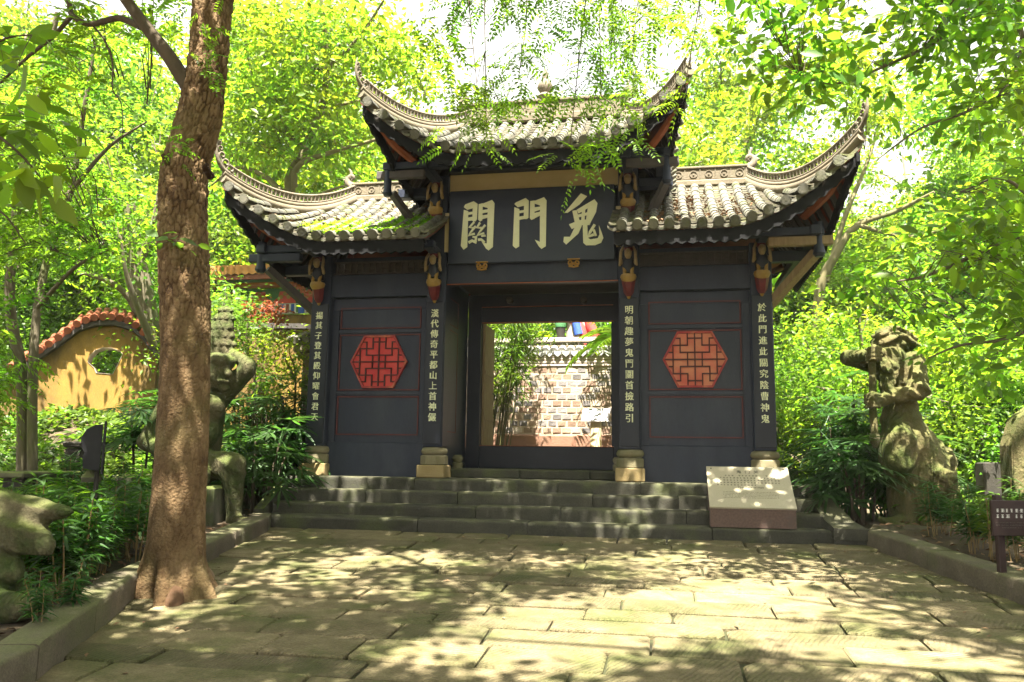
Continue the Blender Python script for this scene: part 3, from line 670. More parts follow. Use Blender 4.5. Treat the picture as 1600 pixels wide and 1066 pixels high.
def make_roof(rf, sgns, xin, spacing, x_first, ridge_x0, has_inner_end):
    root = bpy.data.objects.new('roof', None); col.objects.link(root); root.parent = gate
    deck = MB(); fas = MB(); pans = MB(); extra = MB(); hipm = MB(); raft = MB(); sof = MB(); openw = MB(); scr = MB(); soff = MB()
    for sg in sgns:
        S = lambda p: (p[0]*sg, p[1], p[2])
        xsamp = np.unique(np.concatenate([np.linspace(xin, rf.xs, 5), np.linspace(rf.xs, rf.xc, 14)])); us = np.linspace(0, 1, 9)
        mir = lambda p: (p[0], 2*rf.yr-p[1], p[2])
        deck.slab([[S(rf.front(x, u)) for u in us] for x in xsamp], .05); deck.slab([[S(mir(rf.front(x, u))) for u in us] for x in xsamp], .05)
        qs = np.linspace(-rf.half, rf.half, 23)
        dn_ = lambda p: (p[0], p[1], p[2]-.058)
        for tr_ in (lambda p: p, mir): sof.slab([[dn_(S(tr_(rf.front(x, u)))) for u in np.linspace(.06, 1, 7)] for x in xsamp], .01)
        sof.slab([[dn_(S(rf.end(q, u))) for u in np.linspace(.08, 1, 7)] for q in qs[1:-1]], .011)
        deck.slab([[S(rf.end(q, u)) for u in us] for q in qs], .05)
        # fascia with a scalloped lower edge, front, back and end
        def fascia(line, inward):
            n = len(line); w = .035
            for i in range(n-1):
                p, q = Vector(line[i]), Vector(line[i+1]); iv = Vector(inward)*w
                za = lambda k: .19+.022*abs(math.sin(k*math.pi/2+.0))
                a0, a1 = (.195, .225) if i % 2 == 0 else (.225, .195)
                vs = [p+Vector((0,0,-.055)), q+Vector((0,0,-.055)), q+Vector((0,0,-a1)), p+Vector((0,0,-a0))]; vs += [v+iv for v in vs]
                fas.add(vs, [(0,1,2,3),(7,6,5,4),(0,4,5,1),(1,5,6,2),(2,6,7,3),(3,7,4,0)])
        nx = int((rf.xc-xin)/.06); L1 = [S(rf.front(x, 0)) for x in np.linspace(xin, rf.xc-.02, nx)]
        fascia([(p[0], p[1]+.02, p[2]) for p in L1], (0, 1, 0)); fascia([mir((p[0], p[1]+.02, p[2])) for p in L1], (0, -1, 0))
        L2 = [S(rf.end(q, 0)) for q in np.linspace(-rf.half+.02, rf.half-.02, int(2*rf.half/.06))]
        fascia([(p[0]-.02*sg, p[1], p[2]) for p in L2], (-sg, 0, 0))
        # rafters below the end slope and the front slope
        for q in np.arange(-rf.half+.12, rf.half-.1, .155):
            pts = [S(rf.end(q, u)) for u in np.linspace(0.03, .75, 6)]
            for a, b in zip(pts[:-1], pts[1:]): raft.bar((a[0], a[1], a[2]-.09), (b[0], b[1], b[2]-.09), .06, .075)
        for x in np.arange(xin+.1, rf.xc-.15, .19):
            pts = [S(rf.front(x, u)) for u in np.linspace(0.03, .6, 4)]
            for a, b in zip(pts[:-1], pts[1:]): raft.bar((a[0], a[1], a[2]-.09), (b[0], b[1], b[2]-.09), .06, .075)
        # tiles: rows run from the eave up to ridge or hip
        def rows(fn, coords, mirror, real):
            for c in coords:
                tr = lambda u: (mir(S(fn(c, u))) if mirror else S(fn(c, u)))
                p0, p1 = Vector(tr(0)), Vector(tr(1)); ln = (p1-p0).length
                if ln < .12: continue
                k_ = max(1, round(ln/.20)); side = (1, 0, 0) if fn == rf.front else (0, 1, 0)
                for k in range(k_):
                    u0, u1 = k/k_, (k+1)/k_; p = Vector(tr(u0)); q = Vector(tr(u1)); t = q-p
                    mw = frame_mat(p+Vector((random.uniform(-.004,.004), 0, .034))-t.normalized()*(.05 if k == 0 else 0), t+Vector((0,0,-.006+random.uniform(-.004,.004))), side)
                    mw = mw @ Matrix.Scale((t.length+(.065 if k == 0 else .015))/.215, 4, (0, 1, 0))
                    if real and tile_budget[0] > 0 and (u0 < .80):
                        link('roof_tile', COVER, root, mw=mw); tile_budget[0] -= 1
                    else:
                        extra.add([mw @ v.co for v in COVER.vertices], [tuple(f.vertices) for f in COVER.polygons])
                t = Vector(tr(.1))-p0; mw = frame_mat(p0+Vector((0,0,.036))-t.normalized()*.055, t, side)
                if real: link('tile_end', ENDCAP, root, mw=mw)
                else: extra.add([mw @ v.co for v in ENDCAP.vertices], [tuple(f.vertices) for f in ENDCAP.polygons])
        def pan_rows(fn, coords, mirror, real):
            for c in coords:
                tr = lambda u: (mir(S(fn(c, u))) if mirror else S(fn(c, u)))
                p0, p1 = Vector(tr(0)), Vector(tr(1)); ln = (p1-p0).length
                if ln < .12: continue
                k_ = max(1, round(ln/.11)); side = Vector((1, 0, 0)) if fn == rf.front else Vector((0, 1, 0))
                for k in range(k_):
                    p = Vector(tr(k/k_)); q = Vector(tr(min(1, (k+1.3)/k_))); vs = []
                    for o_, lift in ((p, .030), (q, .010)):
                        for j in range(5):
                            a = (j-2)/2.0; vs.append(o_+side*a*.07+Vector((0, 0, lift+.02*a*a+random.uniform(-.003,.003))))
                    n0 = len(vs); vs += [v-Vector((0,0,.016)) for v in vs[:5]]
                    pans.add(vs, [(j, j+1, 6+j, 5+j) for j in range(4)]+[(10+j, 11+j, j+1, j) for j in range(4)])
                if real:
                    mw = frame_mat(p0+Vector((0,-.012,.012)), Vector(tr(.1))-p0, side); link('drip_tile', DRIP, root, mw=mw)
        fx = np.arange(x_first, rf.xc-.05, spacing); fm = fx[:-1]+spacing/2 if sg > 0 or len(sgns) == 1 else fx[:-1]+spacing/2
        fm = list(fm); fm = ([x_first-spacing/2] if x_first > spacing*.6 or sg > 0 else [])+fm
        rows(rf.front, fx if not (len(sgns) == 2 and sg < 0 and x_first == 0) else fx[1:], False, True); pan_rows(rf.front, fm, False, True)
        rows(rf.front, fx, True, False); pan_rows(rf.front, fm, True, False)
        eq = np.arange(-rf.half+.1, rf.half, spacing); rows(rf.end, eq, False, False); pan_rows(rf.end, eq+spacing/2, False, False)
        # hip ridges front and back
        for mm in (lambda p: p, mir):
            H = [Vector(mm(S(rf.hip(v)))) for v in np.linspace(.0, 1.0, 15)]
            hipm = MB(); hipm.tube([h+Vector((0,0,.06)) for h in H], list(np.linspace(.072, .055, 15)), 10); hipm.tube([h+Vector((0,0,.135)) for h in H], [.036]*15, 8); hipm.build('hip_ridge', 'plaster', root, 50)
            # openwork: little arches between two rails
            T = [Vector(mm(S(rf.hip(v)))) for v in np.linspace(.0, .97, 34)]; openw = MB()
            openw.tube([h+Vector((0,0,.185)) for h in T], .016, 6); openw.tube([h+Vector((0,0,.285)) for h in T], .020, 6)
            for i in range(33):
                a, b = T[i], T[i+1]; c = (a+b)/2
                openw.bar(a+Vector((0,0,.185)), a+Vector((0,0,.285)), .026, .026, up=(1,0,0))
                openw.tube([a+Vector((0,0,.20)), c+Vector((0,0,.255)), b+Vector((0,0,.20))], .009, 5)
            d = (H[-1]-H[-4]); d.z = 0; d.normalize()
            openw.build('ridge_openwork', 'ornament', root)
            scr = MB(); scroll(scr, H[-1]+Vector((0,0,.13)), d, (0,0,1), (.80 if sg < 0 else .70) if rf.xc > 3 else (.62 if sg < 0 else .26)); scr.build('corner_scroll', 'ornament', root, 60)
        # hanging corner beam in red and the purlin ends
        cp = Vector(S((rf.xc-.06, rf.yc+.10, rf.zc-.13)))
        soff = MB(); soff.tube(smooth_path([cp, S((rf.xc-.28, rf.yc+.42, rf.zc-.42)), S((rf.xc-.52, rf.yc+.80, rf.zc-.60))], 5), [.035]*5+[.05]*6, 6); soff.build('corner_beam', 'orange_wood', root, 40)
        cpb = [Vector(mir(p)) for p in smooth_path([cp, S((rf.xc-.28, rf.yc+.42, rf.zc-.42)), S((rf.xc-.52, rf.yc+.80, rf.zc-.60))], 5)]
        soff = MB(); soff.tube(cpb, [.045]*len(cpb), 6); soff.build('corner_beam', 'orange_wood', root, 40)
    deck.build('roof_deck', 'tile_pan', root); sof.build('soffit', 'red_wood', root); fas.build('fascia', 'fascia_paint', root)
    raft.build('rafter', 'dark_wood', root, kind='stuff'); pans.build('pan_tile', 'tile_pan', root, kind='stuff'); extra.build('roof_tile', 'tile_grey', root, 50, kind='stuff')
    return root
side_rf = HipRoof(2.50, 3.93, 3.0, .80, -1.2, .25, .80, 2.90, 4.12, .33, 3.72)
left_rf = HipRoof(2.45, 3.78, 3.0, .70, -1.2, .25, .80, 2.85, 4.12, .30, 3.60)
up_rf = HipRoof(.75, 2.00, 4.03, .64, -1.3, .25, .60, 1.12, 5.12, .26, 1.78)
roofs = {}
for sg in (1, -1):
    rt = make_roof(side_rf if sg > 0 else left_rf, (sg,), 1.17, .186, 1.262, 1.17, True); roofs[sg] = rt
    m = MB(); a, b = sg*1.3, sg*2.92; m.cbox(min(a,b), max(a,b), .70, .90, 4.10, 4.20, .02); m.cbox(min(a,b), max(a,b), .735, .865, 4.205, 4.36, .01); m.cbox(min(a,b), max(a,b), .715, .885, 4.365, 4.40, .01)
    m.build('main_ridge', 'plaster', rt)
    m = MB()
    for k in range(7):
        xx = sg*(1.55+.21*k); pts = [(xx+.05*math.cos(t), .73, 4.283+.05*math.sin(t)) for t in np.linspace(0, 2*math.pi, 13)]
        m.tube(pts, .008, 5, cap=False); m.box(xx-.012, xx+.012, .724, .734, 4.271, 4.295)
        m.box(xx+.09*sg-.006, xx+.09*sg+.006, .726, .734, 4.215, 4.355)
    m.build('coin_relief', 'ornament', rt)
rt = make_roof(up_rf, (1, -1), 0.0, .19, 0.0, 0.0, False); roofs[0] = rt; rt.location.x = .07
m = MB(); m.cbox(-1.2, 1.2, .48, .72, 5.12, 5.24, .02); m.cbox(-1.2, 1.2, .53, .67, 5.245, 5.42, .01); m.cbox(-1.2, 1.2, .51, .69, 5.425, 5.47, .01); m.build('main_ridge', 'plaster', rt)
# ridge beasts: a coiled fish tail over a fanged head
def ridge_beast(parent, x, y, z, sg, s_=1.0):
    m = MB(); f = lambda a, b, c=0: (x+sg*a*s_, y+c*s_, z+b*s_)
    m.tube([f(*p) for p in smooth_path([(-.06,0),(-.02,.10),(.06,.17),(.07,.27),(.0,.33),(-.05,.29),(-.02,.245)], 4)], list(np.linspace(.10, .03, 25)*s_), 8)
    m.tube([f(*p) for p in smooth_path([(.02,.28),(.0,.38),(.03,.46),(.07,.50)], 4)], list(np.linspace(.05, .008, 13)*s_), 7)
    for k in range(5):
        a = .5+.55*k; m.tube([f(.06+.06*math.cos(a), .2+.07*math.sin(a)), f(.06+.15*math.cos(a), .2+.15*math.sin(a))], [.03*s_, .008*s_], 6)
    for c in (-.07, .07):
        m.tube([f(-.12, .05, c), f(-.18, .10, c), f(-.17, .16, c)], [.04*s_, .035*s_, .012*s_], 6)
    m.tube([f(-.02, .02), f(-.16, .06), f(-.22, .03)], [.08*s_, .06*s_, .03*s_], 8); m.tube([f(-.02, -.02), f(-.15, -.02), f(-.19, .0)], [.07*s_, .04*s_, .02*s_], 8)
    m.build('ridge_beast', 'ornament', parent, 60)
ridge_beast(roofs[1], 2.96, .8, 4.30, 1, .72); ridge_beast(roofs[-1], -2.96, .8, 4.30, -1, .72)
ridge_beast(roofs[0], 1.2, .6, 5.36, 1, .7); ridge_beast(roofs[0], -1.2, .6, 5.36, -1, .7)
m = MB(); m.lathe([(.10, 0), (.13, .06), (.07, .12), (.12, .2), (.10, .28), (.04, .34), (.05, .42), (.01, .5)], 14, (0, .6, 5.46)); m.build('ridge_finial', 'ornament', roofs[0], 50)

# under-eave timbers: eave purlins on outriggers, hanging posts, struts
for sg in (1, -1):
    tm = MB(); tm.cbox(min(sg*1.15, sg*3.62), max(sg*1.15, sg*3.62), -.80, -.68, 2.94, 3.04, .01); gp(tm, 'eave_purlin', 'black_paint')
    gp(MB().cbox(sg*3.52-.06, sg*3.52+.06, -.86, 2.5, 2.93, 3.05, .01), 'eave_purlin', 'black_paint')
    for x in (1.30, 2.96):
        gp(MB().cbox(sg*x-.055, sg*x+.055, -.90, -.11, 2.985, 3.09, .01), 'outrigger', 'black_paint')
    gp(MB().cbox(min(sg*3.10, sg*3.72), max(sg*3.10, sg*3.72), -.06, .06, 2.80, 2.94, .01), 'outrigger', 'black_paint')
    gp(MB().cbox(min(sg*2.98, sg*3.72), max(sg*2.98, sg*3.72), -.79, -.69, 2.82, 2.93, .01), 'outrigger', 'old_wood' if sg > 0 else 'black_paint')
    m = MB(); m.lathe([(.045,-.22),(.075,-.18),(.06,-.12),(.06,.2)], 10, (sg*3.56, -.74, 2.90)); gp(m, 'hanging_post', 'black_paint', smooth=40)
    gp(MB().bar((sg*3.07, .0, 2.25), (sg*3.56, -.55, 2.78), .12, .09), 'strut', 'old_wood' if sg > 0 else 'dark_wood')
    gp(MB().bar((sg*3.07, 1.6, 2.25), (sg*3.55, 1.6, 2.85), .10, .09), 'strut', 'dark_wood')
    # upper roof
    gp(MB().cbox(min(0, sg*1.86), max(0, sg*1.86), -.86, -.74, 3.99, 4.09, .01), 'eave_purlin', 'black_paint')
    gp(MB().cbox(sg*1.72-.055, sg*1.72+.055, -.86, 2.0, 3.98, 4.10, .01), 'eave_purlin', 'black_paint')
    gp(MB().cbox(sg*1.30-.06, sg*1.30+.06, -.92, -.11, 3.98, 4.08, .01), 'outrigger', 'black_paint')
    gp(MB().cbox(min(sg*1.44, sg*1.88), max(sg*1.44, sg*1.88), -.14, .02, 3.84, 3.97, .01), 'outrigger', 'black_paint')
    gp(MB().cbox(min(sg*1.3, sg*1.95), max(sg*1.3, sg*1.95), -.84, -.76, 3.87, 3.98, .01), 'outrigger', 'dark_wood')
    m = MB(); m.lathe([(.04,-.2),(.065,-.16),(.05,-.1),(.05,.15)], 10, (sg*1.80, -.80, 3.84)); gp(m, 'hanging_post', 'black_paint', smooth=40)
    gp(MB().bar((sg*1.42, .0, 3.15), (sg*1.80, -.62, 3.75), .09, .08), 'strut', 'dark_wood')
gp(MB().cbox(-1.163, 1.163, -.12, .02, 4.18, 4.36, .01), 'beam', 'black_paint')
# carved and painted bracket figures on the column heads
def bracket_figure(x, z0, s_=1.0):
    f = lambda a, b, c: (x+a*s_, -.14-c*s_, z0+b*s_)
    m = MB(); m.tube([f(0,.02,.03), f(0,.06,.05), f(0,.15,.07), f(0,.235,.09)], [.045*s_,.07*s_,.085*s_,.10*s_], 6); root = gp(m, 'bracket_figure', 'figure_red', smooth=30)
    m = MB(); m.tube([f(0,-.03,.03), f(0,.0,.035), f(0,.03,.03)], [.012,.028,.02], 8); m.build('pendant', 'figure_gold', root, 50); m = MB(); m.tube([f(0,.235,.09), f(0,.27,.11), f(0,.30,.11)], [.10*s_,.115*s_,.105*s_], 12)
    m.build('gilt_base', 'figure_gold', root, 50)
    for a in (-.05, .05): m = MB(); m.tube([f(a,.29,.16), f(a,.33,.17), f(a,.40,.13)], [.03*s_,.026*s_,.032*s_], 6); m.build('leg', 'figure_gold', root, 50)
    m = MB()
    m.tube([f(0,.34,.09), f(0,.42,.10), f(0,.5,.11), f(0,.56,.12)], [.085*s_,.095*s_,.09*s_,.06*s_], 10); m.build('robe', 'black_board', root, 60)
    m = MB(); m.tube([f(0,.53,.16), f(0,.57,.19), f(0,.62,.19), f(0,.655,.17)], [.035*s_,.052*s_,.052*s_,.02*s_], 10)
    for a in (-1, 1):
        m.tube([f(a*.075,.50,.12), f(a*.115,.43,.17), f(a*.105,.52,.20), f(a*.10,.62,.17), f(a*.07,.70,.12)], [.026*s_,.022*s_,.022*s_,.022*s_,.018*s_], 6)
        m.tube([f(a*.015,.585,.235), f(a*.02,.59,.245)], [.012*s_,.006*s_], 5)
    m.build('face_and_arms', 'cream_figure', root, 60)
    m = MB(); m.tube([f(0,.64,.13), f(0,.70,.12), f(0,.74,.08)], [.06*s_,.07*s_,.04*s_], 8); m.build('headdress', 'figure_red', root, 60)
for cx in CXS: bracket_figure(cx, 2.36, .92)
for cx in (-1.30, 1.30): bracket_figure(cx, 3.36, .92)
# moss and fallen leaves on the tiles (left roof mossy, right roof littered)
def scatter_on_roof(sg, n, xr_, ur, size, name, m_, lift):
    V = []; Fq = []
    cl = [(random.uniform(*xr_), random.uniform(*ur)) for _ in range(26)]
    for k in range(n):
        cx_, cu = random.choice(cl); x = min(max(random.gauss(cx_, .10), xr_[0]), xr_[1]); u = min(max(random.gauss(cu, .06), 0.02), .97)
        p = Vector((side_rf if sg > 0 else left_rf).front(x, u)); p.x *= sg; p.z += lift+random.uniform(0, .03); a = random.uniform(0, 6.28); s_ = size*random.uniform(.5, 1.3)
        d = Vector((math.cos(a), math.sin(a), random.uniform(-.3, .8))).normalized()*s_; e = Vector((-d.y, d.x, random.uniform(-.01, .01)))*.4
        n0 = len(V); V += [p, p+d*.5+e, p+d, p+d*.5-e]; Fq.append((n0, n0+1, n0+2, n0+3))
    link(name, np_mesh(name, V, Fq, m_), roofs[sg], kind='stuff')
scatter_on_roof(-1, 6500, (1.3, 2.9), (.03, .45), .036, 'moss', 'leaf_yellow', .045)
scatter_on_roof(-1, 500, (1.3, 3.2), (.05, .8), .05, 'leaf_litter', 'litter', .04)
scatter_on_roof(1, 900, (1.4, 2.9), (.03, .75), .05, 'leaf_litter', 'litter', .03)
# ================================================================ SDF SCULPTING (statues, boulders, roots)
def surface_net(f, lo, hi, h):
    lo = np.array(lo, float); n = np.ceil((np.array(hi)-lo)/h).astype(int)+1
    ax = [lo[k]+h*np.arange(n[k]) for k in range(3)]
    P = np.stack(np.meshgrid(*ax, indexing='ij'), -1).reshape(-1, 3); D = f(P).reshape(n)
    s = D < 0; nx, ny, nz = n
    cs = [(i, j, k) for i in (0,1) for j in (0,1) for k in (0,1)]
    sl_ = lambda A, c: A[c[0]:nx-1+c[0], c[1]:ny-1+c[1], c[2]:nz-1+c[2]]
    cnt = sum(sl_(s, c).astype(int) for c in cs); act = (cnt > 0) & (cnt < 8)
    idx = -np.ones(act.shape, int); idx[act] = np.arange(act.sum()); I = np.argwhere(act)
    acc = np.zeros((len(I), 3)); num = np.zeros(len(I))
    for a in range(8):
        for b in range(a+1, 8):
            ca, cb = np.array(cs[a]), np.array(cs[b])
            if np.abs(ca-cb).sum() != 1: continue
            da = D[tuple((I+ca).T)]; db = D[tuple((I+cb).T)]; m = (da < 0) != (db < 0); t = np.where(m, da/(da-db+1e-12), 0)
            acc += np.where(m[:, None], ca+(cb-ca)*t[:, None], 0); num += m
    V = lo+h*(I+acc/num[:, None]); F_ = []
    for a in range(3):
        b, c = (a+1) % 3, (a+2) % 3; o1 = [slice(None)]*3; o2 = [slice(None)]*3; o1[a] = slice(0, -1); o2[a] = slice(1, None)
        ch = s[tuple(o1)] != s[tuple(o2)]; E_ = np.argwhere(ch)
        ok = (E_[:, b] > 0) & (E_[:, c] > 0) & (E_[:, b] < n[b]-1) & (E_[:, c] < n[c]-1); E_ = E_[ok]
        q = []
        for db, dc in ((0,0),(1,0),(1,1),(0,1)):
            K = E_.copy(); K[:, b] -= db; K[:, c] -= dc; q.append(idx[tuple(K.T)])
        q = np.stack(q, 1); fl = s[tuple(o1)][tuple(E_.T)]; q[~fl] = q[~fl][:, ::-1]; F_.append(q[:, ::-1])
    return V, np.concatenate(F_)
def cap_(P, a, b, ra, rb):
    a = np.array(a, float); b = np.array(b, float); d = b-a; t = np.clip(((P-a)@d)/(d@d+1e-12), 0, 1)
    return np.linalg.norm(P-a-t[:, None]*d, axis=1)-(ra+(rb-ra)*t)
def ell(P, c, r): r = np.array(r, float); q = (P-np.array(c))/r; k = np.linalg.norm(q, axis=1); return (k-1)*r.min()*np.where(k < 1, 1, 1.0)
def rbox(P, c, hs, r=.03): q = np.abs(P-np.array(c))-np.array(hs)+r; return np.linalg.norm(np.maximum(q, 0), axis=1)+np.minimum(q.max(1), 0)-r
def smin(a, b, k): h = np.clip(.5+.5*(b-a)/k, 0, 1); return b+(a-b)*h-k*h*(1-h)
def fist(P, c, r, axis_):
    """closed hand round a shaft: palm block, four curled fingers one above the other, thumb across"""
    c = np.array(c, float); d = ell(P, c, (r*.95, r*.95, r*1.15))
    for k in range(4):
        z = (k-1.5)*r*.52; rr = r*(.30-.02*abs(k-1.2))
        a = c+np.array([r*.75, -r*.55, z]); b = c+np.array([-r*.45, -r*1.08, z]); e = c+np.array([-r*1.05, -r*.25, z-.01])
        d = smin(d, cap_(P, a, b, rr, rr), .008); d = smin(d, cap_(P, b, e, rr, rr*.85), .008)
    d = smin(d, cap_(P, c+np.array([r*.6, -r*.4, r*.7]), c+np.array([-r*.4, -r*.95, r*1.1]), r*.28, r*.22), .01)
    return d
def sculpt(name, f, lo, hi, h, m, parent=None, **kw):
    V, Fq = surface_net(f, lo, hi, h); return link(name, np_mesh(name, V, Fq, m, True), parent, **kw)

# ---- guardian with a staff, right of the steps
stR = thing('guardian_statue', 'tall weathered stone guardian with wild hair gripping an upright staff beside the right kerb', 'statue', (4.47, -.38, -.44), YAW)
def f_guard(P):
    X, Y, Z = P.T
    # robe
    cx_ = np.interp(Z, [0, .4, .8, 1.05, 1.25, 1.5], [.20, .19, .13, .05, -.02, .0]); rx = np.interp(Z, [0, .3, .7, 1.0, 1.2, 1.4], [.31, .33, .35, .29, .22, .18]); ry = rx*.85
    k = np.hypot((X-cx_)/rx, Y/ry); robe = (k-1)*.30; robe = np.maximum(robe, Z-1.36); robe = np.maximum(robe, -Z+.02)
    robe = smin(robe, cap_(P, (.05, .05, 1.12), (.50, .08, .78), .20, .12), .08)
    robe = smin(robe, cap_(P, (.50, .08, .76), (.58, .10, .16), .12, .10), .10)
    robe = smin(robe, cap_(P, (-.13, -.16, 1.0), (-.18, -.2, .72), .19, .18), .06)
    robe = smin(robe, cap_(P, (-.18, -.2, .70), (-.12, -.12, .12), .15, .12), .08)
    ph = (X*.80-Z*.62+.25*Y)*44+2.6*np.sin(Z*4+X*3); w = np.clip((Z-.35)/.4, 0, 1)*np.clip((X+.14)/.15, 0, 1)
    robe = robe+.024*(np.abs(np.sin(ph*.5))**.7-.65)*w
    rr = np.hypot(X+.16, (Z-.86)*.85); robe = robe-.022*np.exp(-((rr-.17)/.03)**2)*np.clip(-Y*8, 0, 1)+.014*np.exp(-((rr-.235)/.025)**2)*np.clip(-Y*8, 0, 1)
    robe = robe+.045*(np.abs(np.sin(X*17+1.2*np.sin(Z*5)+Y*6))**.7-.65)*np.clip((.72-Z)/.2, 0, 1)
    bl = np.abs(Z-1.24-.12*X); robe = robe-.03*np.exp(-(bl/.045)**2)
    # monster mask carved on the hem
    c = np.array([.30, -.30, .50]); mk = ell(P, c, (.15, .10, .17))
    for e in ((-.06, -.10, .05), (.06, -.10, .05)): mk = smin(mk, ell(P, c+np.array(e), (.04, .04, .04)), .015)
    mk = smin(mk, ell(P, c+np.array((0, -.12, -.02)), (.035, .05, .05)), .02); mk = np.maximum(mk, -ell(P, c+np.array((0, -.12, -.10)), (.085, .05, .028)))
    for e in ((-.13, -.03, .13), (.13, -.03, .13)): mk = smin(mk, cap_(P, c+np.array((e[0]*.6, -.04, .09)), c+np.array(e), .04, .015), .02)
    robe = smin(robe, mk, .03)
    # torso, arms
    body = smin(cap_(P, (.0, .0, 1.26), (-.0, .03, 1.72), .165, .22), ell(P, (.10, -.02, 1.88), (.17, .19, .16)), .10)
    body = smin(body, ell(P, (-.10, .18, 1.86), (.16, .15, .14)), .1)
    body = smin(body, cap_(P, (.13, -.08, 1.88), (.09, -.28, 1.56), .14, .105), .05)
    body = smin(body, cap_(P, (.09, -.28, 1.55), (-.36, -.27, 1.42), .105, .07), .05)
    body = smin(body, cap_(P, (-.12, .20, 1.88), (-.56, .05, 1.95), .12, .09), .06)
    body = smin(body, cap_(P, (-.58, .05, 1.95), (-.47, -.16, 1.96), .085, .07), .04)
    fold = np.sin((Z*.9+X*.5)*46)*.010*np.clip((X+.4)*4, 0, 1)*np.clip((1.75-Z)/.1, 0, 1)
    body = body+fold*np.clip((Z-1.2)*8, 0, 1)
    body = smin(body, fist(P, (-.455, -.27, 1.42), .085, 2), .02); body = smin(body, fist(P, (-.40, -.24, 1.96), .085, 2), .02)
    # head, face turned to the left
    h = ell(P, (-.13, -.10, 1.93), (.165, .15, .20))
    h = smin(h, cap_(P, (-.26, -.17, 1.99), (-.23, -.06, 2.0), .05, .05), .03)          # brow
    h = smin(h, cap_(P, (-.27, -.15, 1.97), (-.33, -.17, 1.90), .03, .042), .025)       # nose
    h = smin(h, ell(P, (-.25, -.20, 1.87), (.05, .05, .045)), .03)
    h = np.maximum(h, -ell(P, (-.29, -.20, 1.945), (.035, .035, .02)))
    h = np.maximum(h, -ell(P, (-.31, -.16, 1.80), (.05, .06, .018)))
    h = smin(h, ell(P, (-.08, -.245, 1.93), (.035, .03, .06)), .02)                      # ear
    # beard, parted into locks
    b = cap_(P, (-.21, -.16, 1.80), (-.26, -.22, 1.50), .125, .05); b = b+.018*np.sin((X*.35+Y)*70+3*np.sin(Z*9))*np.clip((1.86-Z)*8, 0, 1)+.008*np.sin(Z*60+X*30)
    h = smin(h, b, .02)
    # hair: knotted mass with a forelock rolled to the back
    hr = smin(ell(P, (-.09, -.04, 2.15), (.215, .19, .13)), ell(P, (.08, -.02, 2.13), (.14, .14, .10)), .05)
    hr = smin(hr, ell(P, (-.06, -.02, 2.26), (.12, .12, .07)), .05); hr = smin(hr, ell(P, (-.20, -.04, 2.05), (.08, .15, .12)), .04)
    hr = hr+.016*np.sin(Z*58+3.2*np.sin(X*12+Y*5))+.010*np.sin(X*40+Y*33)
    h = smin(h, hr, .015)
    d = smin(smin(body, h, .025), robe, .05)
    # feet, turned-up shoes, plinth rock
    d = smin(d, cap_(P, (-.10, -.18, .07), (-.36, -.30, .05), .09, .06), .04); d = smin(d, cap_(P, (-.36, -.30, .05), (-.46, -.34, .10), .055, .03), .03)
    d = smin(d, cap_(P, (.12, -.30, .07), (.02, -.48, .06), .10, .08), .04)
    rk = rbox(P, (.14, .02, -.09), (.52, .46, .12), .05)+.05*(fbm(P, 5, 3, 3.0)-.5)
    d = smin(d, rk, .03)
    return d+.013*(fbm(P, 2, 4, 9.0)-.5)
sculpt('figure', f_guard, (-.85, -.75, -.25), (.85, .62, 2.45), .0165, 'statue_pale', stR)
m = MB(); m.tube([(-.415, -.235, 2.02), (-.43, -.25, 1.6), (-.45, -.27, 1.3), (-.445, -.275, 1.0)], [.042, .042, .042, .040], 12); m.build('staff', 'statue_pale', stR, 50)
m = MB(); m.lathe([(.02, -.12), (.055, -.05), (.06, .02), (.035, .06)], 10, (-.445, -.275, 1.0)); m.build('staff_foot', 'statue_stone', stR, 50)

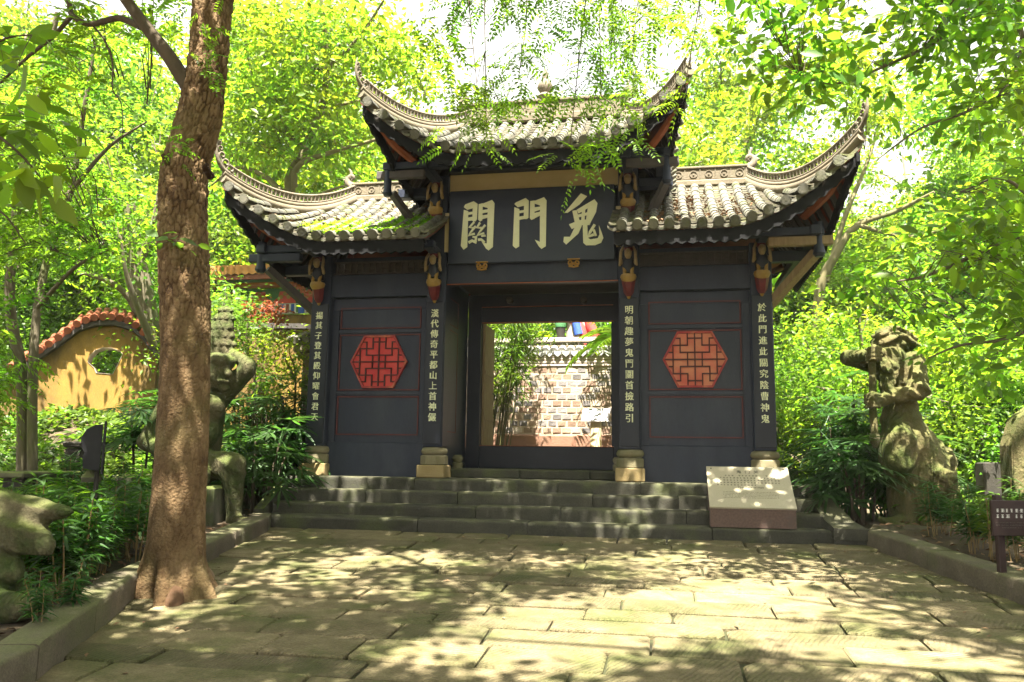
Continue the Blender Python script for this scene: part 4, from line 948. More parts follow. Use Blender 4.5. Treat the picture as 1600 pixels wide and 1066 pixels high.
# ---- seated demon behind the big trunk, left of the steps
stL = thing('demon_statue', 'mossy stone demon seated behind the big trunk, one arm raised to its head', 'statue', (-3.36, -1.42, -.60), YAW)
def f_demon(P):
    X, Y, Z = P.T
    b = smin(cap_(P, (-.58, .12, .72), (-.52, .08, 1.35), .30, .30), ell(P, (-.35, -.10, 1.42), (.20, .16, .17)), .08)
    b = smin(b, ell(P, (-.62, -.12, 1.42), (.19, .15, .16)), .06)
    b = smin(b, ell(P, (-.42, -.12, 1.12), (.22, .18, .20)), .08)
    b = smin(b, cap_(P, (-.30, .12, 1.58), (.02, .10, 1.90), .15, .105), .05); b = smin(b, cap_(P, (.03, .10, 1.97), (-.16, .10, 2.10), .095, .06), .04)
    for k in range(4): b = smin(b, cap_(P, (-.16, .05+.04*k, 2.10), (-.23, .04+.04*k, 2.02-.02*k), .026, .02), .01)
    b = smin(b, cap_(P, (-.85, .05, 1.5), (-1.06, -.06, 1.02), .15, .12), .05); b = smin(b, cap_(P, (-1.06, -.08, 1.0), (-.45, -.38, .78), .11, .085), .05)
    # left leg hanging down, right leg folded with the hand resting on the knee
    b = smin(b, cap_(P, (-.5, -.05, .72), (.02, -.22, .74), .20, .155), .06); b = smin(b, cap_(P, (.03, -.22, .70), (.07, -.20, .16), .145, .085), .05)
    b = smin(b, cap_(P, (.07, -.22, .10), (.30, -.34, .07), .085, .065), .04)
    for k in range(5): b = smin(b, cap_(P, (.27, -.40+.035*k, .06), (.36-.01*k, -.44+.04*k, .055), .03, .026), .01)
    b = smin(b, cap_(P, (-.7, -.2, .70), (-.34, -.42, .66), .17, .14), .06); b = smin(b, ell(P, (-.31, -.45, .60), (.15, .12, .14)), .04)
    sp = np.hypot(X+.31, Z-.60); b = b+.016*np.exp(-((sp-.075)/.016)**2)*np.clip(-(Y+.45)*12, 0, 1)
    b = b+.030*(np.abs(np.sin((X*.6+Z)*17))**.6-.7)*np.clip((.9-Z)*6, 0, 1)*np.clip((Z-.55)*8, 0, 1)*np.clip((X+.4)*5, 0, 1)
    # head
    h = ell(P, (-.30, -.06, 1.86), (.175, .17, .215)); h = smin(h, cap_(P, (-.20, -.17, 1.96), (-.13, -.08, 1.95), .05, .05), .03)
    h = smin(h, cap_(P, (-.16, -.16, 1.92), (-.11, -.18, 1.83), .032, .045), .02); h = np.maximum(h, -ell(P, (-.15, -.22, 1.90), (.04, .035, .022))); h = np.maximum(h, -ell(P, (-.22, -.25, 1.90), (.035, .03, .02)))
    h = smin(h, ell(P, (-.17, -.16, 1.74), (.085, .08, .035)), .02); h = np.maximum(h, -ell(P, (-.13, -.20, 1.75), (.07, .05, .012))); h = smin(h, ell(P, (-.17, -.13, 1.66), (.07, .07, .05)), .03)
    h = smin(h, ell(P, (-.37, -.22, 1.86), (.05, .04, .08)), .02)
    cp = smin(ell(P, (-.29, -.05, 1.99), (.20, .19, .11)), ell(P, (-.17, -.12, 1.985), (.09, .10, .06)), .04)
    fl = smin(ell(P, (-.36, .12, 2.25), (.21, .10, .36)), ell(P, (-.30, .13, 2.55), (.10, .07, .20)), .06); sx_ = (X+.33)/.075; rowz = Z/.11; fx = np.abs((sx_+.5*(np.floor(rowz) % 2)) % 1-.5); fl = fl-.022*(1-(rowz % 1))*(1-1.6*fx)+.010
    d = smin(smin(b, h, .05), smin(cp, fl, .03), .02)
    return d+.022*(fbm(P, 7, 4, 9.0)-.5)
sculpt('figure', f_demon, (-1.35, -.75, -.08), (.5, .5, 2.85), .0175, 'statue_stone', stL)
for a in ((-.52, -.06, -.55, .15, -.12, .50), (-.50, -.14, -.60, -.55, .10, .32), (-1.25, -.53, -.5, .2, -.1, .62)):
    m = MB(); m.cbox(*a, .03, .012); m.build('seat_block', 'mossy_stone', stL)

# ---- cut-off mossy figure at the left edge
stE = thing('robed_statue', 'mossy robed stone figure cut by the left edge, its broad foot towards the path', 'statue', tuple(ong(-58, 975, .06)), YAW)
def f_edge(P):
    X, Y, Z = P.T
    d = cap_(P, (.08, .12, .10), (.0, .12, .58), .22, .19); d = smin(d, cap_(P, (-.35, .1, .3), (-.35, .1, 1.3), .34, .28), .1); d = smin(d, ell(P, (-.36, 0, 1.66), (.17, .17, .22)), .06)
    fold = .026*(np.abs(np.sin((X*.55+Z*1.25)*17+1.5*np.sin(X*5)))**.6-.7)
    l1 = smin(cap_(P, (.0, .0, .78), (.45, -.04, .74), .14, .09), cap_(P, (.40, -.04, .74), (.66, -.10, .75), .10, .045), .06)+fold
    l2 = smin(cap_(P, (.05, -.06, .68), (.40, -.10, .58), .15, .10), cap_(P, (.38, -.10, .60), (.58, -.12, .53), .11, .06), .05)+fold*1.1
    l3 = smin(cap_(P, (.08, -.10, .50), (.34, -.12, .36), .15, .09), cap_(P, (.22, -.08, .40), (.26, -.10, .12), .13, .11), .06)+.03*(np.abs(np.sin(X*20+3*Z))**.6-.7)
    d = smin(d, smin(l1, smin(l2, l3, .07), .07), .05)
    ft = smin(cap_(P, (.15, -.12, .12), (.52, -.20, .15), .13, .085), cap_(P, (.5, -.2, .16), (.66, -.23, .24), .075, .05), .04); d = smin(d, ft, .03)
    return d+.030*(fbm(P, 9, 4, 8.0)-.5)
sculpt('figure', f_edge, (-.8, -.5, -.1), (.88, .55, 1.95), .018, 'statue_stone', stE)

# ================================================================ SIGNS AND STONE FURNITURE
# sloping granite tablet standing on the lowest step
ib = thing('information_tablet', 'sloping pale granite tablet on a reddish block set on the steps at the right', 'sign', (2.68, -1.16, -.45))
bx, by0, by1 = .455, -.02, .60; zf, zb_ = .205, .64
m = MB(); m.add([(-bx,by0,0),(bx,by0,0),(bx,by1,0),(-bx,by1,0),(-bx,by0,zf),(bx,by0,zf),(bx,by1,zb_),(-bx,by1,zb_)], [(0,3,2,1),(4,5,6,7),(0,1,5,4),(1,2,6,5),(2,3,7,6),(3,0,4,7)])
m.build('block', 'granite_red', ib)
e1 = Vector((1,0,0)); e2 = Vector((0, by1-by0, zb_-zf)); ln = e2.length; e2.normalize(); en = e1.cross(e2)
o0 = Vector((0, by0, zf)); F3 = lambda u, v, d: o0+e1*u+e2*v+en*d
m = MB(); m.prism([(-bx-.008,-.008),(bx+.008,-.008),(bx+.008,ln),(-bx-.008,ln)], F3, .0015, .022); plate = m.build('plate', 'granite', ib)
def text_on(body, size, u, v, m_, frame, parent, name='lettering', xs=1.0):
    me = text_mesh(body, size, m_, .0006)
    for w_ in me.vertices: c = w_.co.copy(); w_.co = frame(u+c.x*xs, v+c.y, .0231+c.z)
    return link(name, me, parent)
text_on('鬼  门  关', .062, 0, ln-.105, 'ink', F3, plate); text_on('The Gate of Hell', .042, 0.01, ln*.47, 'ink', F3, plate)
rr_ = random.Random(3)
m = MB()
def worn_lines(m, frame, rows, size, gap, d0, broken=True):
    for (u0, u1, v) in rows:
        u = u0
        while u < u1:
            w = size*rr_.uniform(.55, 1.0)
            if rr_.random() > .08:
                for q in range(3): 
                    a = v+size*(.32*q-.32); m.box(0,0,0,0,0,0) if False else m.prism([(u+size*rr_.uniform(0,.2), a-size*.06), (u+w, a-size*.06), (u+w, a+size*.06), (u+size*rr_.uniform(0,.2), a+size*.06)], frame, d0, d0+.0008)
                m.prism([(u+w*.4, v-size*.4), (u+w*.55, v-size*.4), (u+w*.55, v+size*.4), (u+w*.4, v+size*.4)], frame, d0, d0+.0012)
            u += size*1.15+gap
worn_lines(m, F3, [(-.26, .36, ln-.175), (-.36, .36, ln-.220), (-.36, .36, ln-.265), (-.36, .34, ln-.310), (-.36, .10, ln-.355)], .026, .008, .0225)
worn_lines(m, F3, [(-.30, .30, .27-.026*k) for k in range(5)], .010, .004, .0225)
m.build('worn_text', 'ink_pale', plate, kind='stuff')
for u, v in ((-.41, ln-.04), (.41, ln-.04)):
    c = F3(u, v, .022); m = MB(); m.tube([c, c+en*.006], .008, 8); m.build('bolt', 'dark_stone', ib)

# small brown notice in the right-hand bed
nb = thing('notice_sign', 'small brown notice board with white writing on two posts in the right bed', 'sign', tuple(np.array(ong(1592, 912, .10))-np.array([0, 0, .13])), YAW+.12)
m = MB(); m.cbox(-.20, .26, -.015, .015, .50, .78, .004); bd = m.build('board', 'dark_wood', nb); bd.data.materials[0] = mat('brown_sign', (.026, .014, .013), (.036, .02, .018), 8, rough=.6)
FN = lambda u, v, d: Vector((u, -.0152-d, v))
m = MB(); worn_lines(m, FN, [(-.165, .22, .70), (-.165, .22, .655)], .033, .003, .0); m.build('lettering', 'letter_white', bd) if 'letter_white' in MATS else (mat('letter_white', (.62, .62, .58)), m.build('lettering', 'letter_white', bd, kind='stuff'))
m = MB(); worn_lines(m, FN, [(-.175, .24, .605), (-.175, .24, .585), (-.12, .2, .565)], .009, .002, .0); m.build('small_lettering', 'ink_pale', bd, kind='stuff')
for x in (-.11, .17):
    m = MB(); m.cbox(x-.03, x+.03, .016, .06, -.1, .82, .004); m.build('post', 'brown_sign', nb)

def block_thing(name, label, cat, loc, rz, boxes, m_, part='block', jit=.01, bev=.02):
    t = thing(name, label, cat, loc, rz)
    for a in boxes: m = MB(); m.cbox(*a, bev, jit); m.build(part, m_, t)
    return t
p = ong(1548, 800, .10); p = CAM+(p-CAM)*1.12
block_thing('stone_post', 'short dark square stone post rising from the right bed behind the guardian', 'post', (p[0], p[1], terrain1(p[0], p[1])), YAW, [(-.13, .13, -.13, .13, -.1, .72)], 'dark_stone')
p = atd(1612, 770, 9.2)
t = thing('stone_stele', 'upright pale brown stone slab with a slanting top at the right edge behind the notice', 'stele', (p[0], p[1], terrain1(p[0], p[1])), YAW)
zt_ = 1.25; m = MB(); m.prism([(-.28, -.2), (.4, -.2), (.42, zt_), (.1, zt_+.12), (-.14, zt_-.05), (-.26, zt_-.36)], lambda u, v, d: (u, d, v), -.11, .11); m.build('slab', 'statue_pale', t)
m = MB(); m.cbox(-.45, .55, -.2, .2, -.15, .1, .02); m.build('base', 'mossy_stone', t)

# left garden: mossy bench, stone drum-lamp, lattice block, stacked stones
p0, p1 = atd(15, 757, 8.6), atd(128, 737, 9.6)
mid = (p0+p1)/2; az = math.atan2(p1[1]-p0[1], p1[0]-p0[0]); hl = np.hypot(*(p1-p0)[:2])/2
t = thing('stone_bench', 'long stone bench with a mossy top on the left slope', 'bench', (mid[0], mid[1], terrain1(mid[0], mid[1])-.05), az)
hb = mid[2]-t.location[2]+.02
m = MB(); m.cbox(-hl, hl, -.16, .2, hb-.02, hb+.05, .015, .008); m.build('seat', 'mossy_stone', t)
m = MB(); m.cbox(-hl+.06, hl-.03, -.11, .15, hb-.19, hb-.022, .01, .005)
m.build('apron', 'dark_stone', t)
m = MB()
for k in range(9):
    x = -hl+.2+(2*hl-.4)*k/8; m.tube([(x+.06*math.cos(a), -.125, hb-.105+.05*math.sin(a)) for a in np.linspace(0, 5.5, 9)], .012, 5)
m.build('carved_scrolls', 'mossy_stone', t, kind='stuff')
for x in (-hl+.25, hl-.25): m = MB(); m.cbox(x-.1, x+.1, -.1, .14, -.15, hb-.192, .015, .006); m.build('foot', 'dark_stone', t)
p = atd(152, 735, 8.5); g0 = terrain1(p[0], p[1])
t = thing('black_lantern', 'black rounded metal box with a flat back board on a short stand beside the bench', 'lamp', (p[0], p[1], g0), YAW-math.pi/2+.45)
zb0 = p[2]-g0; m = MB()
prof = [(-.02, .0), (-.13, .02), (-.145, .13), (-.13, .18), (-.165, .24), (-.17, .33), (-.13, .41), (-.05, .46), (.02, .47), (.02, .0)]
m.prism(prof, lambda u, v, d: (d, u, zb0+v), -.14, .14); body = m.build('housing', 'black_metal', t, 35)
m = MB(); m.cbox(-.16, .16, .03, .055, zb0-.04, zb0+.50, .006); m.build('back_board', 'black_metal', t)
for x in (-.1, .1): m = MB(); m.tube([(x, 0, -.1), (x, 0, zb0)], .022, 8); m.build('leg', 'dark_stone', t)
m = MB(); m.lathe([(.09,-.12),(.10,-.07),(.07,-.03),(.05,0)], 12, (0, -.05, zb0)); m.build('stone_boss', 'mossy_stone', t, 40)
p = atd(133, 720, 10.2); g0 = terrain1(p[0], p[1])
block_thing('stone_pedestal', 'square dark stone pedestal with bands standing behind the black lantern', 'pedestal', (p[0], p[1], min(g0, p[2]-.1)), YAW, [(-.17, .17, -.17, .17, -.1, .62), (-.2, .2, -.2, .2, .625, .70), (-.21, .21, -.21, .21, -.1, .08)], 'dark_stone')
p = atd(4, 745, 8.4); g0 = terrain1(p[0], p[1])
block_thing('stone_pagoda', 'grey stone block stack with stepped courses cut by the left edge', 'pedestal', (p[0], p[1], g0), YAW, [(-.2, .10, -.15, .15, -.1+.12*k, .0+.12*k+.015*(k % 2)) for k in range(5)], 'dark_stone')
p = atd(222, 760, 9.2); g0 = terrain1(p[0], p[1])
block_thing('stone_stool', 'squat mossy stone seat left of the big trunk', 'stool', (p[0], p[1], g0-.02), YAW, [(-.20, .17, -.2, .2, -.1, .28), (-.25, -.205, -.18, .18, -.1, .22)], 'mossy_stone', bev=.03)

# ================================================================ WALLS AND BUILDINGS BEHIND
# yellow garden wall with a rising tiled cap and a fan-shaped opening
def wall_frame(A, B): A = np.array(A, float); B = np.array(B, float); d = (B-A); d /= np.hypot(*d); n = np.array([-d[1], d[0]]); return lambda u, v, w: (A[0]+d[0]*u+n[0]*w, A[1]+d[1]*u+n[1]*w, v)
yw = thing('garden_wall', 'ochre plastered garden wall rising to a hump with a window opening and red tiles at the left', 'wall')
A, B = (-11.0, -.6), (-6.35, 1.9); WF = wall_frame(A, B); d_ = np.array(B)-np.array(A); LW = np.hypot(*d_); dn = d_/LW; nn_ = np.array([-dn[1], dn[0]])
def on_wall(px, py):
    r_ = ray(px, py); n3 = np.array([nn_[0], nn_[1], 0]); t = ((np.array([*A, 0])-CAM)@n3)/(r_@n3); q = CAM+t*r_; return (q[0]-A[0])*dn[0]+(q[1]-A[1])*dn[1], q[2]
top_px = [(0, 600), (45, 575), (90, 545), (125, 519), (150, 511), (180, 510), (205, 517), (222, 530), (232, 545), (245, 560)]
top_uv = [on_wall(*p) for p in top_px]; u0_ = top_uv[0][0]; top_uv = [(u0_-1.2, top_uv[0][1]-.25)]+top_uv; bot = .45
op_uv = [on_wall(*p) for p in [(137, 566), (140, 556), (149, 547), (162, 543), (176, 544), (187, 548), (192, 553), (184, 570), (176, 585), (150, 583), (147, 575)]]
# wall face built as strips of columns either side of the opening
us = sorted(set([u for u, _ in top_uv]+[u for u, _ in op_uv]+list(np.linspace(top_uv[0][0], top_uv[-1][0], 24))))
tu = [t[0] for t in top_uv]; tv = [t[1] for t in top_uv]; TOP = lambda u: float(np.interp(u, tu, tv))
ou = [p[0] for p in op_uv]; oc = np.mean(op_uv, axis=0)
def op_range(u):
    zs = []
    for k in range(len(op_uv)):
        (a, b), (c, d) = op_uv[k], op_uv[(k+1) % len(op_uv)]
        if min(a, c) <= u <= max(a, c) and abs(a-c) > 1e-6: zs.append(b+(d-b)*(u-a)/(c-a))
    return (min(zs), max(zs)) if len(zs) >= 2 else (None, None)
m = MB(); TH = .32
for ua, ub in zip(us[:-1], us[1:]):
    um = (ua+ub)/2; e = 1e-5; la, ha = op_range(ua+e); lb, hb_ = op_range(ub-e); lm, _ = op_range(um)
    if lm is None: quads = [((bot, bot), (TOP(ua), TOP(ub)))]
    else: quads = [((bot, bot), (la, lb)), ((ha, hb_), (TOP(ua), TOP(ub)))]
    for (za, zb), (zc, zd) in quads:
        m.add([WF(ua, za, 0), WF(ub, zb, 0), WF(ub, zd, 0), WF(ua, zc, 0), WF(ua, za, TH), WF(ub, zb, TH), WF(ub, zd, TH), WF(ua, zc, TH)], [(0,1,2,3),(7,6,5,4)]+([(0,4,5,1)] if za != bot else [])+[(3,2,6,7)])
u1 = us[-1]; m.add([WF(u1, bot, 0), WF(u1, bot, TH), WF(u1, TOP(u1), TH), WF(u1, TOP(u1), 0)], [(0,1,2,3)])
m.build('plaster', mat('ochre_plaster', (.27, .165, .035), (.20, .12, .03), 2.5, c3=(.085, .055, .022), scale3=1.3, amt3=(.42, .62), fine=.15, rough=.9, bump=.2, stretch=(1, 1, .45)), yw)
m = MB(); n = len(op_uv)
for k in range(n):
    a = np.array(op_uv[k]); b = np.array(op_uv[(k+1) % n]); ai = oc+(a-oc)*.985; bi = oc+(b-oc)*.985
    m.add([WF(*a, -.01), WF(*b, -.01), WF(*bi, -.01), WF(*ai, -.01), WF(*a, TH+.01), WF(*b, TH+.01), WF(*bi, TH+.01), WF(*ai, TH+.01)], [(0,1,2,3),(4,7,6,5),(3,2,6,7),(0,4,5,1)])
m.build('window_frame', mat('pale_trim', (.50, .42, .36), (.42, .36, .32), 8), yw)
m = MB(); TT = [(u, TOP(u)) for u in np.linspace(tu[0], tu[-1], 30)]
for (ua, va), (ub, vb) in zip(TT[:-1], TT[1:]):
    m.add([WF(ua, va+.01, -.12), WF(ub, vb+.01, -.12), WF(ub, vb+.01, TH+.12), WF(ua, va+.01, TH+.12), WF(ua, va+.09, -.12), WF(ub, vb+.09, -.12), WF(ub, vb+.09, TH+.12), WF(ua, va+.09, TH+.12)], [(0,1,5,4),(1,2,6,5),(2,3,7,6),(3,0,4,7),(4,5,6,7),(0,3,2,1)])
m.build('cornice', 'dark_wood', yw)
_m = MB(); _m.tube([(0, -.02, 0), (0, .30, .12)], [.062, .055], 8); RT = _m.mesh('roof_tile', mat('red_tile', (.15, .042, .022), (.22, .065, .03), 9, rough=.6, obj_rand=.25), 40)
for u in np.arange(top_uv[4][0]-.9, tu[-1], .125):
    c = WF(u, TOP(u)+.13, -.17)
    ang = math.atan2(dn[1], dn[0]); 
    for side in (0, 1):
        c = WF(u, TOP(u)+.13, -.17 if side == 0 else TH+.17)
        link('roof_tile', RT, yw, mw=Matrix.Translation(c) @ Matrix.Rotation(ang+(math.pi if side else 0), 4, 'Z'))
        c2 = WF(u, TOP(u)+.165+.02, .02 if side == 0 else TH-.02)
        if side == 0: link('roof_tile', RT, yw, mw=Matrix.Translation(c2) @ Matrix.Rotation(ang, 4, 'Z') @ Matrix.Scale(.55, 4, (0,1,0)))
# second ochre wall, running behind the palms to the pier by the gate
t = thing('ochre_wall', 'low ochre wall behind the leafy shrubs left of the gate', 'wall')
a_, b_ = ony(240, 600, 2.6), ony(478, 600, 1.6); WF2 = wall_frame(a_[:2], b_[:2]); L2_ = np.hypot(*(b_-a_)[:2]); zt2 = ony(430, 522, 2.0)[2]
m = MB(); vs = [WF2(u, v, w) for w in (0, .3) for u, v in ((0, -.3), (L2_, -.3), (L2_, zt2), (0, zt2+.25))]
m.add(vs, [(0,1,2,3),(7,6,5,4),(0,4,5,1),(1,5,6,2),(2,6,7,3),(3,7,4,0)]); m.build('plaster', 'ochre_plaster', t)
m = MB(); m.add([WF2(u, v, w) for w in (-.06, .36) for u, v in ((-.05, zt2+.26), (L2_, zt2+.01), (L2_, zt2+.09), (-.05, zt2+.34))], [(0,1,2,3),(7,6,5,4),(0,4,5,1),(1,5,6,2),(2,6,7,3),(3,7,4,0)]); m.build('coping', 'dark_wood', t)
# grey pier with a tiled cap beside the left column
pp = ony(482, 640, 1.0); t = thing('gate_pier', 'pale grey plastered pier with a moulded tiled cap just left of the gate', 'pier', (pp[0], 1.15, 0))
ptop = ony(482, 560, 1.0)[2]
MB().cbox(-.14, .5, -.15, .15, -.4, ptop, .01).build('shaft', 'plaster', t); MB().cbox(-.20, .5, -.21, .21, ptop+.002, ptop+.08, .02).build('moulding', 'plaster', t); MB().cbox(-.26, .5, -.27, .27, ptop+.082, ptop+.20, .03).build('moulding', 'plaster', t)
for k in range(4):
    m = MB(); m.tube([(-.34, -.24+.16*k, ptop+.27), (.0, -.24+.16*k, ptop+.36), (.45, -.24+.16*k, ptop+.40)], [.06, .06, .06], 8); m.build('roof_tile', 'tile_grey', t, 40)
    m = MB(); m.tube([(-.18+.17*k, -.36, ptop+.25), (-.18+.17*k, 0.02, ptop+.36)], [.06, .055], 8); m.build('roof_tile', 'tile_grey', t, 40)
# painted hall far left behind the trees
hy = 6.5; q0, q1 = ony(300, 470, hy), ony(520, 470, hy); Z = lambda py: ony(440, py, hy)[2]
hall = thing('painted_hall', 'brightly painted temple hall with orange tiled eaves beyond the trees left of the gate', 'hall', (0, 0, 0))
x0_, x1_ = q0[0], q1[0]+.8
MB().box(x0_, x1_, hy, hy+3, terrain1(-4, 8)-.5, Z(492)).build('wall', 'ochre_plaster', hall)
P_ = lambda n_, c, c2=None: (mat(n_, c, c2 or tuple(.8*k for k in c), 9, rough=.6), n_)[1]
MB().box(x0_, x1_, hy-.10, hy-.001, Z(491), Z(476)).build('painted_frieze', P_('paint_white', (.6, .6, .62)), hall)
MB().box(x0_, x1_, hy-.06, hy-.001, Z(475.5), Z(452)).build('panel_ground', P_('paint_green', (.05, .16, .06)), hall)
for px in (363, 403, 443, 483):
    c = ony(px+5, 465, hy); w = (c[0]-ony(px-12, 465, hy)[0]); zz0, zz1 = Z(475), Z(457)
    pl = [(-w, 0), (w, 0), (w*.9, .3*(zz1-zz0)), (w*.62, .5*(zz1-zz0)), (w*.5, zz1-zz0), (-w*.5, zz1-zz0), (-w*.62, .5*(zz1-zz0)), (-w*.9, .3*(zz1-zz0))]
    pm = MB().prism(pl, lambda u, v, d: (c[0]+u, d, zz0+v), hy-.09, hy-.061).build('painted_panel', P_('paint_red', (.52, .06, .05)) if 'paint_red' not in MATS else 'paint_red', hall)
    m = MB(); 
    for a, b in ((0, .11), (-.09, .04), (.09, .04)): m.tube([(c[0]+a, hy-.092, zz0+.10+b), (c[0]+a, hy-.105, zz0+.10+b)], .05, 8)
    m.build('painted_flower', 'figure_gold', pm, kind='stuff')
bl = P_('paint_blue', (.04, .10, .42))
for k, px in enumerate(range(330, 520, 8)):
    a, b = ony(px, 484, hy)[0], ony(px+4.5, 484, hy)[0]; MB().box(a, b, hy-.115, hy-.101, Z(490), Z(477)).build('painted_stripe', (bl, 'paint_green', bl, 'red_wood')[k % 4], hall)
for px in (470, 500):
    a, b = ony(px, 484, hy)[0], ony(px+9, 484, hy)[0]; MB().box(a, b, hy-.135, hy-.116, Z(492), Z(475)).build('painted_post', bl, hall)
for k in range(12):         # bracket scrolls under the corner of the eave
    c = ony(452+6*k, 440+4.5*(k % 3)+1.2*k, hy-.5); m = MB(); m.tube([(c[0]+.12*math.cos(a), hy-.45, c[2]+.10*math.sin(a)) for a in np.linspace(2.6, 5.9, 7)], .028, 5); m.build('bracket', 'orange_wood', hall, 60)
MB().box(x0_-.3, x1_+.3, hy-.35, hy-.05, Z(450), Z(446)).build('eave_board', P_('paint_orange', (.50, .16, .04)), hall)
MB().box(x0_-.3, x1_+.3, hy-.5, hy-.3, Z(445.5), Z(442)).build('eave_board', 'paint_green', hall)
m = MB(); m.slab([[(x0_-.4, hy-.75, Z(440)), (x0_-.4, hy+2.6, Z(440)+.55)], [(x1_+.4, hy-.75, Z(440)), (x1_+.4, hy+2.6, Z(440)+.55)]], .1); roof_h = m.build('roof', 'red_tile', hall)
_m = MB(); _m.tube([(0, 0, 0), (0, .02, .004), (0, 3.2, .54)], [.115, .105, .10], 8); HT = _m.mesh('roof_tile', mat('orange_tile', (.55, .22, .07), (.62, .30, .12), 8, rough=.45, obj_rand=.2), 40)
for px in range(296, 560, 11):
    c = ony(px, 434, hy-.75); link('roof_tile', HT, roof_h, loc=(c[0], hy-.80, Z(434)+.02))

# courtyard behind the gate: floor, block wall, board, bamboo comes with the plants
WY = 4.9
court = MB().box(-6, 3.5, 3.41, WY+.1, BACK_Z-.1, BACK_Z+.012).build('courtyard', 'paving'); court['kind'] = 'structure'
bw = thing('block_wall', 'wall of mixed grey and brown blocks with pale joints and a tiled coping seen through the gate', 'wall')
zb0_ = ony(900, 678, WY)[2]; zb1_ = ony(900, 573, WY)[2]
MB().box(-4.2, 3.45, WY+.022, WY+.35, BACK_Z-.2, zb1_+.05).build('mortar', mat('mortar', (.42, .34, .25), (.34, .27, .20), 14, rough=.9, bump=.4), bw)
for xa, xb in ((-4.2, -1.6), (-1.59, .05), (.06, 1.4), (1.41, 3.45)):
    MB().cbox(xa, xb, WY-.05, WY+.021, BACK_Z-.1, zb0_-.015, .03, .01).build('foot_stone', mat('red_sandstone', (.26, .14, .095), (.19, .11, .075), 5, rough=.9, bump=.4) if 'red_sandstone' not in MATS else 'red_sandstone', bw)
cols = [mat('block_%s' % n_, c, c2, 9, rough=.9, bump=.5, obj_rand=.18) for n_, c, c2 in (('grey', (.17, .155, .15), (.22, .20, .19)), ('dark', (.125, .115, .115), (.165, .15, .145)), ('brown', (.21, .135, .095), (.25, .17, .125)), ('tan', (.24, .17, .12), (.28, .21, .15)), ('pale', (.34, .29, .24), (.42, .36, .29)))]
nr = 10; rh = (zb1_-zb0_)/nr; bwid = (ony(814.9, 600, WY)[0]-ony(800, 600, WY)[0])
BM = {}
for k, c in enumerate(cols):
    for v in range(3):
        w = bwid*.5-.012-.004*v; hgt = rh*.5-.016; m = MB(); m.cbox(-w, w, .004, .02, -hgt, hgt, .005, .005); BM[(k, v)] = m.mesh('brick', c)
xr0, xr1 = -2.9, 2.2
for r_ in range(nr):
    x = xr0+(r_ % 2)*bwid/2
    while x < xr1:
        k = random.choices(range(5), (3, 2, 3, 3, 1.6))[0]; link('brick', BM[(k, random.randrange(3))], bw, loc=(x, WY+.01+random.uniform(-.003, .003), zb0_+rh*(r_+.5))); x += bwid
zz = lambda py: ony(900, py, WY)[2]
for k, (a, b) in enumerate(((572.5, 568), (567.6, 563), (562.6, 557.5))):
    MB().cbox(-4.2, 3.45, WY-.005-.008*k, WY+.35, zz(a), zz(b), .012).build('moulding', 'pale_trim', bw)
_m = MB(); r_c = bwid*.42; _m.tube([(0, 0, 0), (0, .5, .16)], [r_c, r_c*.9], 10); CT = _m.mesh('roof_tile', mat('coping_tile', (.30, .30, .29), (.42, .41, .38), 7, rough=.8, obj_rand=.15, bump=.3), 40)
_m = MB(); _m.prism([(-r_c*.95, .0), (0, -.02), (r_c*.95, .0), (r_c*.8, -r_c*.8), (0, -r_c*1.5), (-r_c*.8, -r_c*.8)], lambda u, v, d: (u, d, v), -.02, .02); CD = _m.mesh('drip_tile', 'coping_tile')
for x in np.arange(-2.6, 2.6, bwid*.86):
    link('roof_tile', CT, bw, loc=(x, WY-.06, zz(549))); link('drip_tile', CD, bw, loc=(x+bwid*.43, WY-.045, zz(548.5)))
MB().box(-4.2, 3.45, WY-.03, WY+.34, zz(557.4), zz(551.6)).build('moulding', 'pale_trim', bw)
m = MB(); m.slab([[(-4.2, WY-.04, zz(551)), (-4.2, WY+.3, zz(551)+.17)], [(3.45, WY-.04, zz(551)), (3.45, WY+.3, zz(551)+.17)]], .05); m.build('tile_bed', 'tile_pan', bw)
MB().cbox(-4.2, 3.45, WY+.10, WY+.34, zz(541), zz(538.5), .01).build('rail', 'plaster', bw); MB().cbox(-4.2, 3.45, WY+.08, WY+.36, zz(533), zz(526), .015).build('rail', 'pale_trim', bw)
m = MB(); w_ = bwid*.62; z0_, z1_ = zz(538.4), zz(533.2)
for x in np.arange(-2.6, 2.4, w_):
    for dd in (0, 1):
        q = [(x+w_*t_, (z0_+z1_)/2+(z1_-z0_)*.46*math.sin(math.pi*t_+math.pi*dd)) for t_ in np.linspace(0, 1, 6)]; m.tube([(a, WY+.14+.004*dd, b) for a, b in q], .016, 5)
m.build('openwork', 'tile_pan', bw, kind='stuff')
# photo board on a pale wooden post in the courtyard
by_ = 4.2; c0, c1 = ony(908, 658, by_), ony(951, 638, by_)
t = thing('display_board', 'white display board on a pale wooden post in front of the block wall', 'sign', ((c0[0]+c1[0])/2, by_, BACK_Z+.012))
hw_ = (c1[0]-c0[0])/2; zlo, zhi = c0[2]-t.location[2], c1[2]-t.location[2]
m = MB(); m.add([(-hw_, -.02, zlo), (hw_, -.02, zlo), (hw_+.02, .12, zhi), (-hw_+.03, .12, zhi), (-hw_, .0, zlo-.012), (hw_, .0, zlo-.012), (hw_+.02, .14, zhi-.012), (-hw_+.03, .14, zhi-.012)], [(0,1,2,3),(7,6,5,4),(0,4,5,1),(1,5,6,2),(2,6,7,3),(3,7,4,0)])
brd = m.build('board', 'paint_white', t)
fb = lambda u, v, d: (-hw_+.03*v+2*hw_*u, -.024+.14*v-d, zlo+(zhi-zlo)*v)
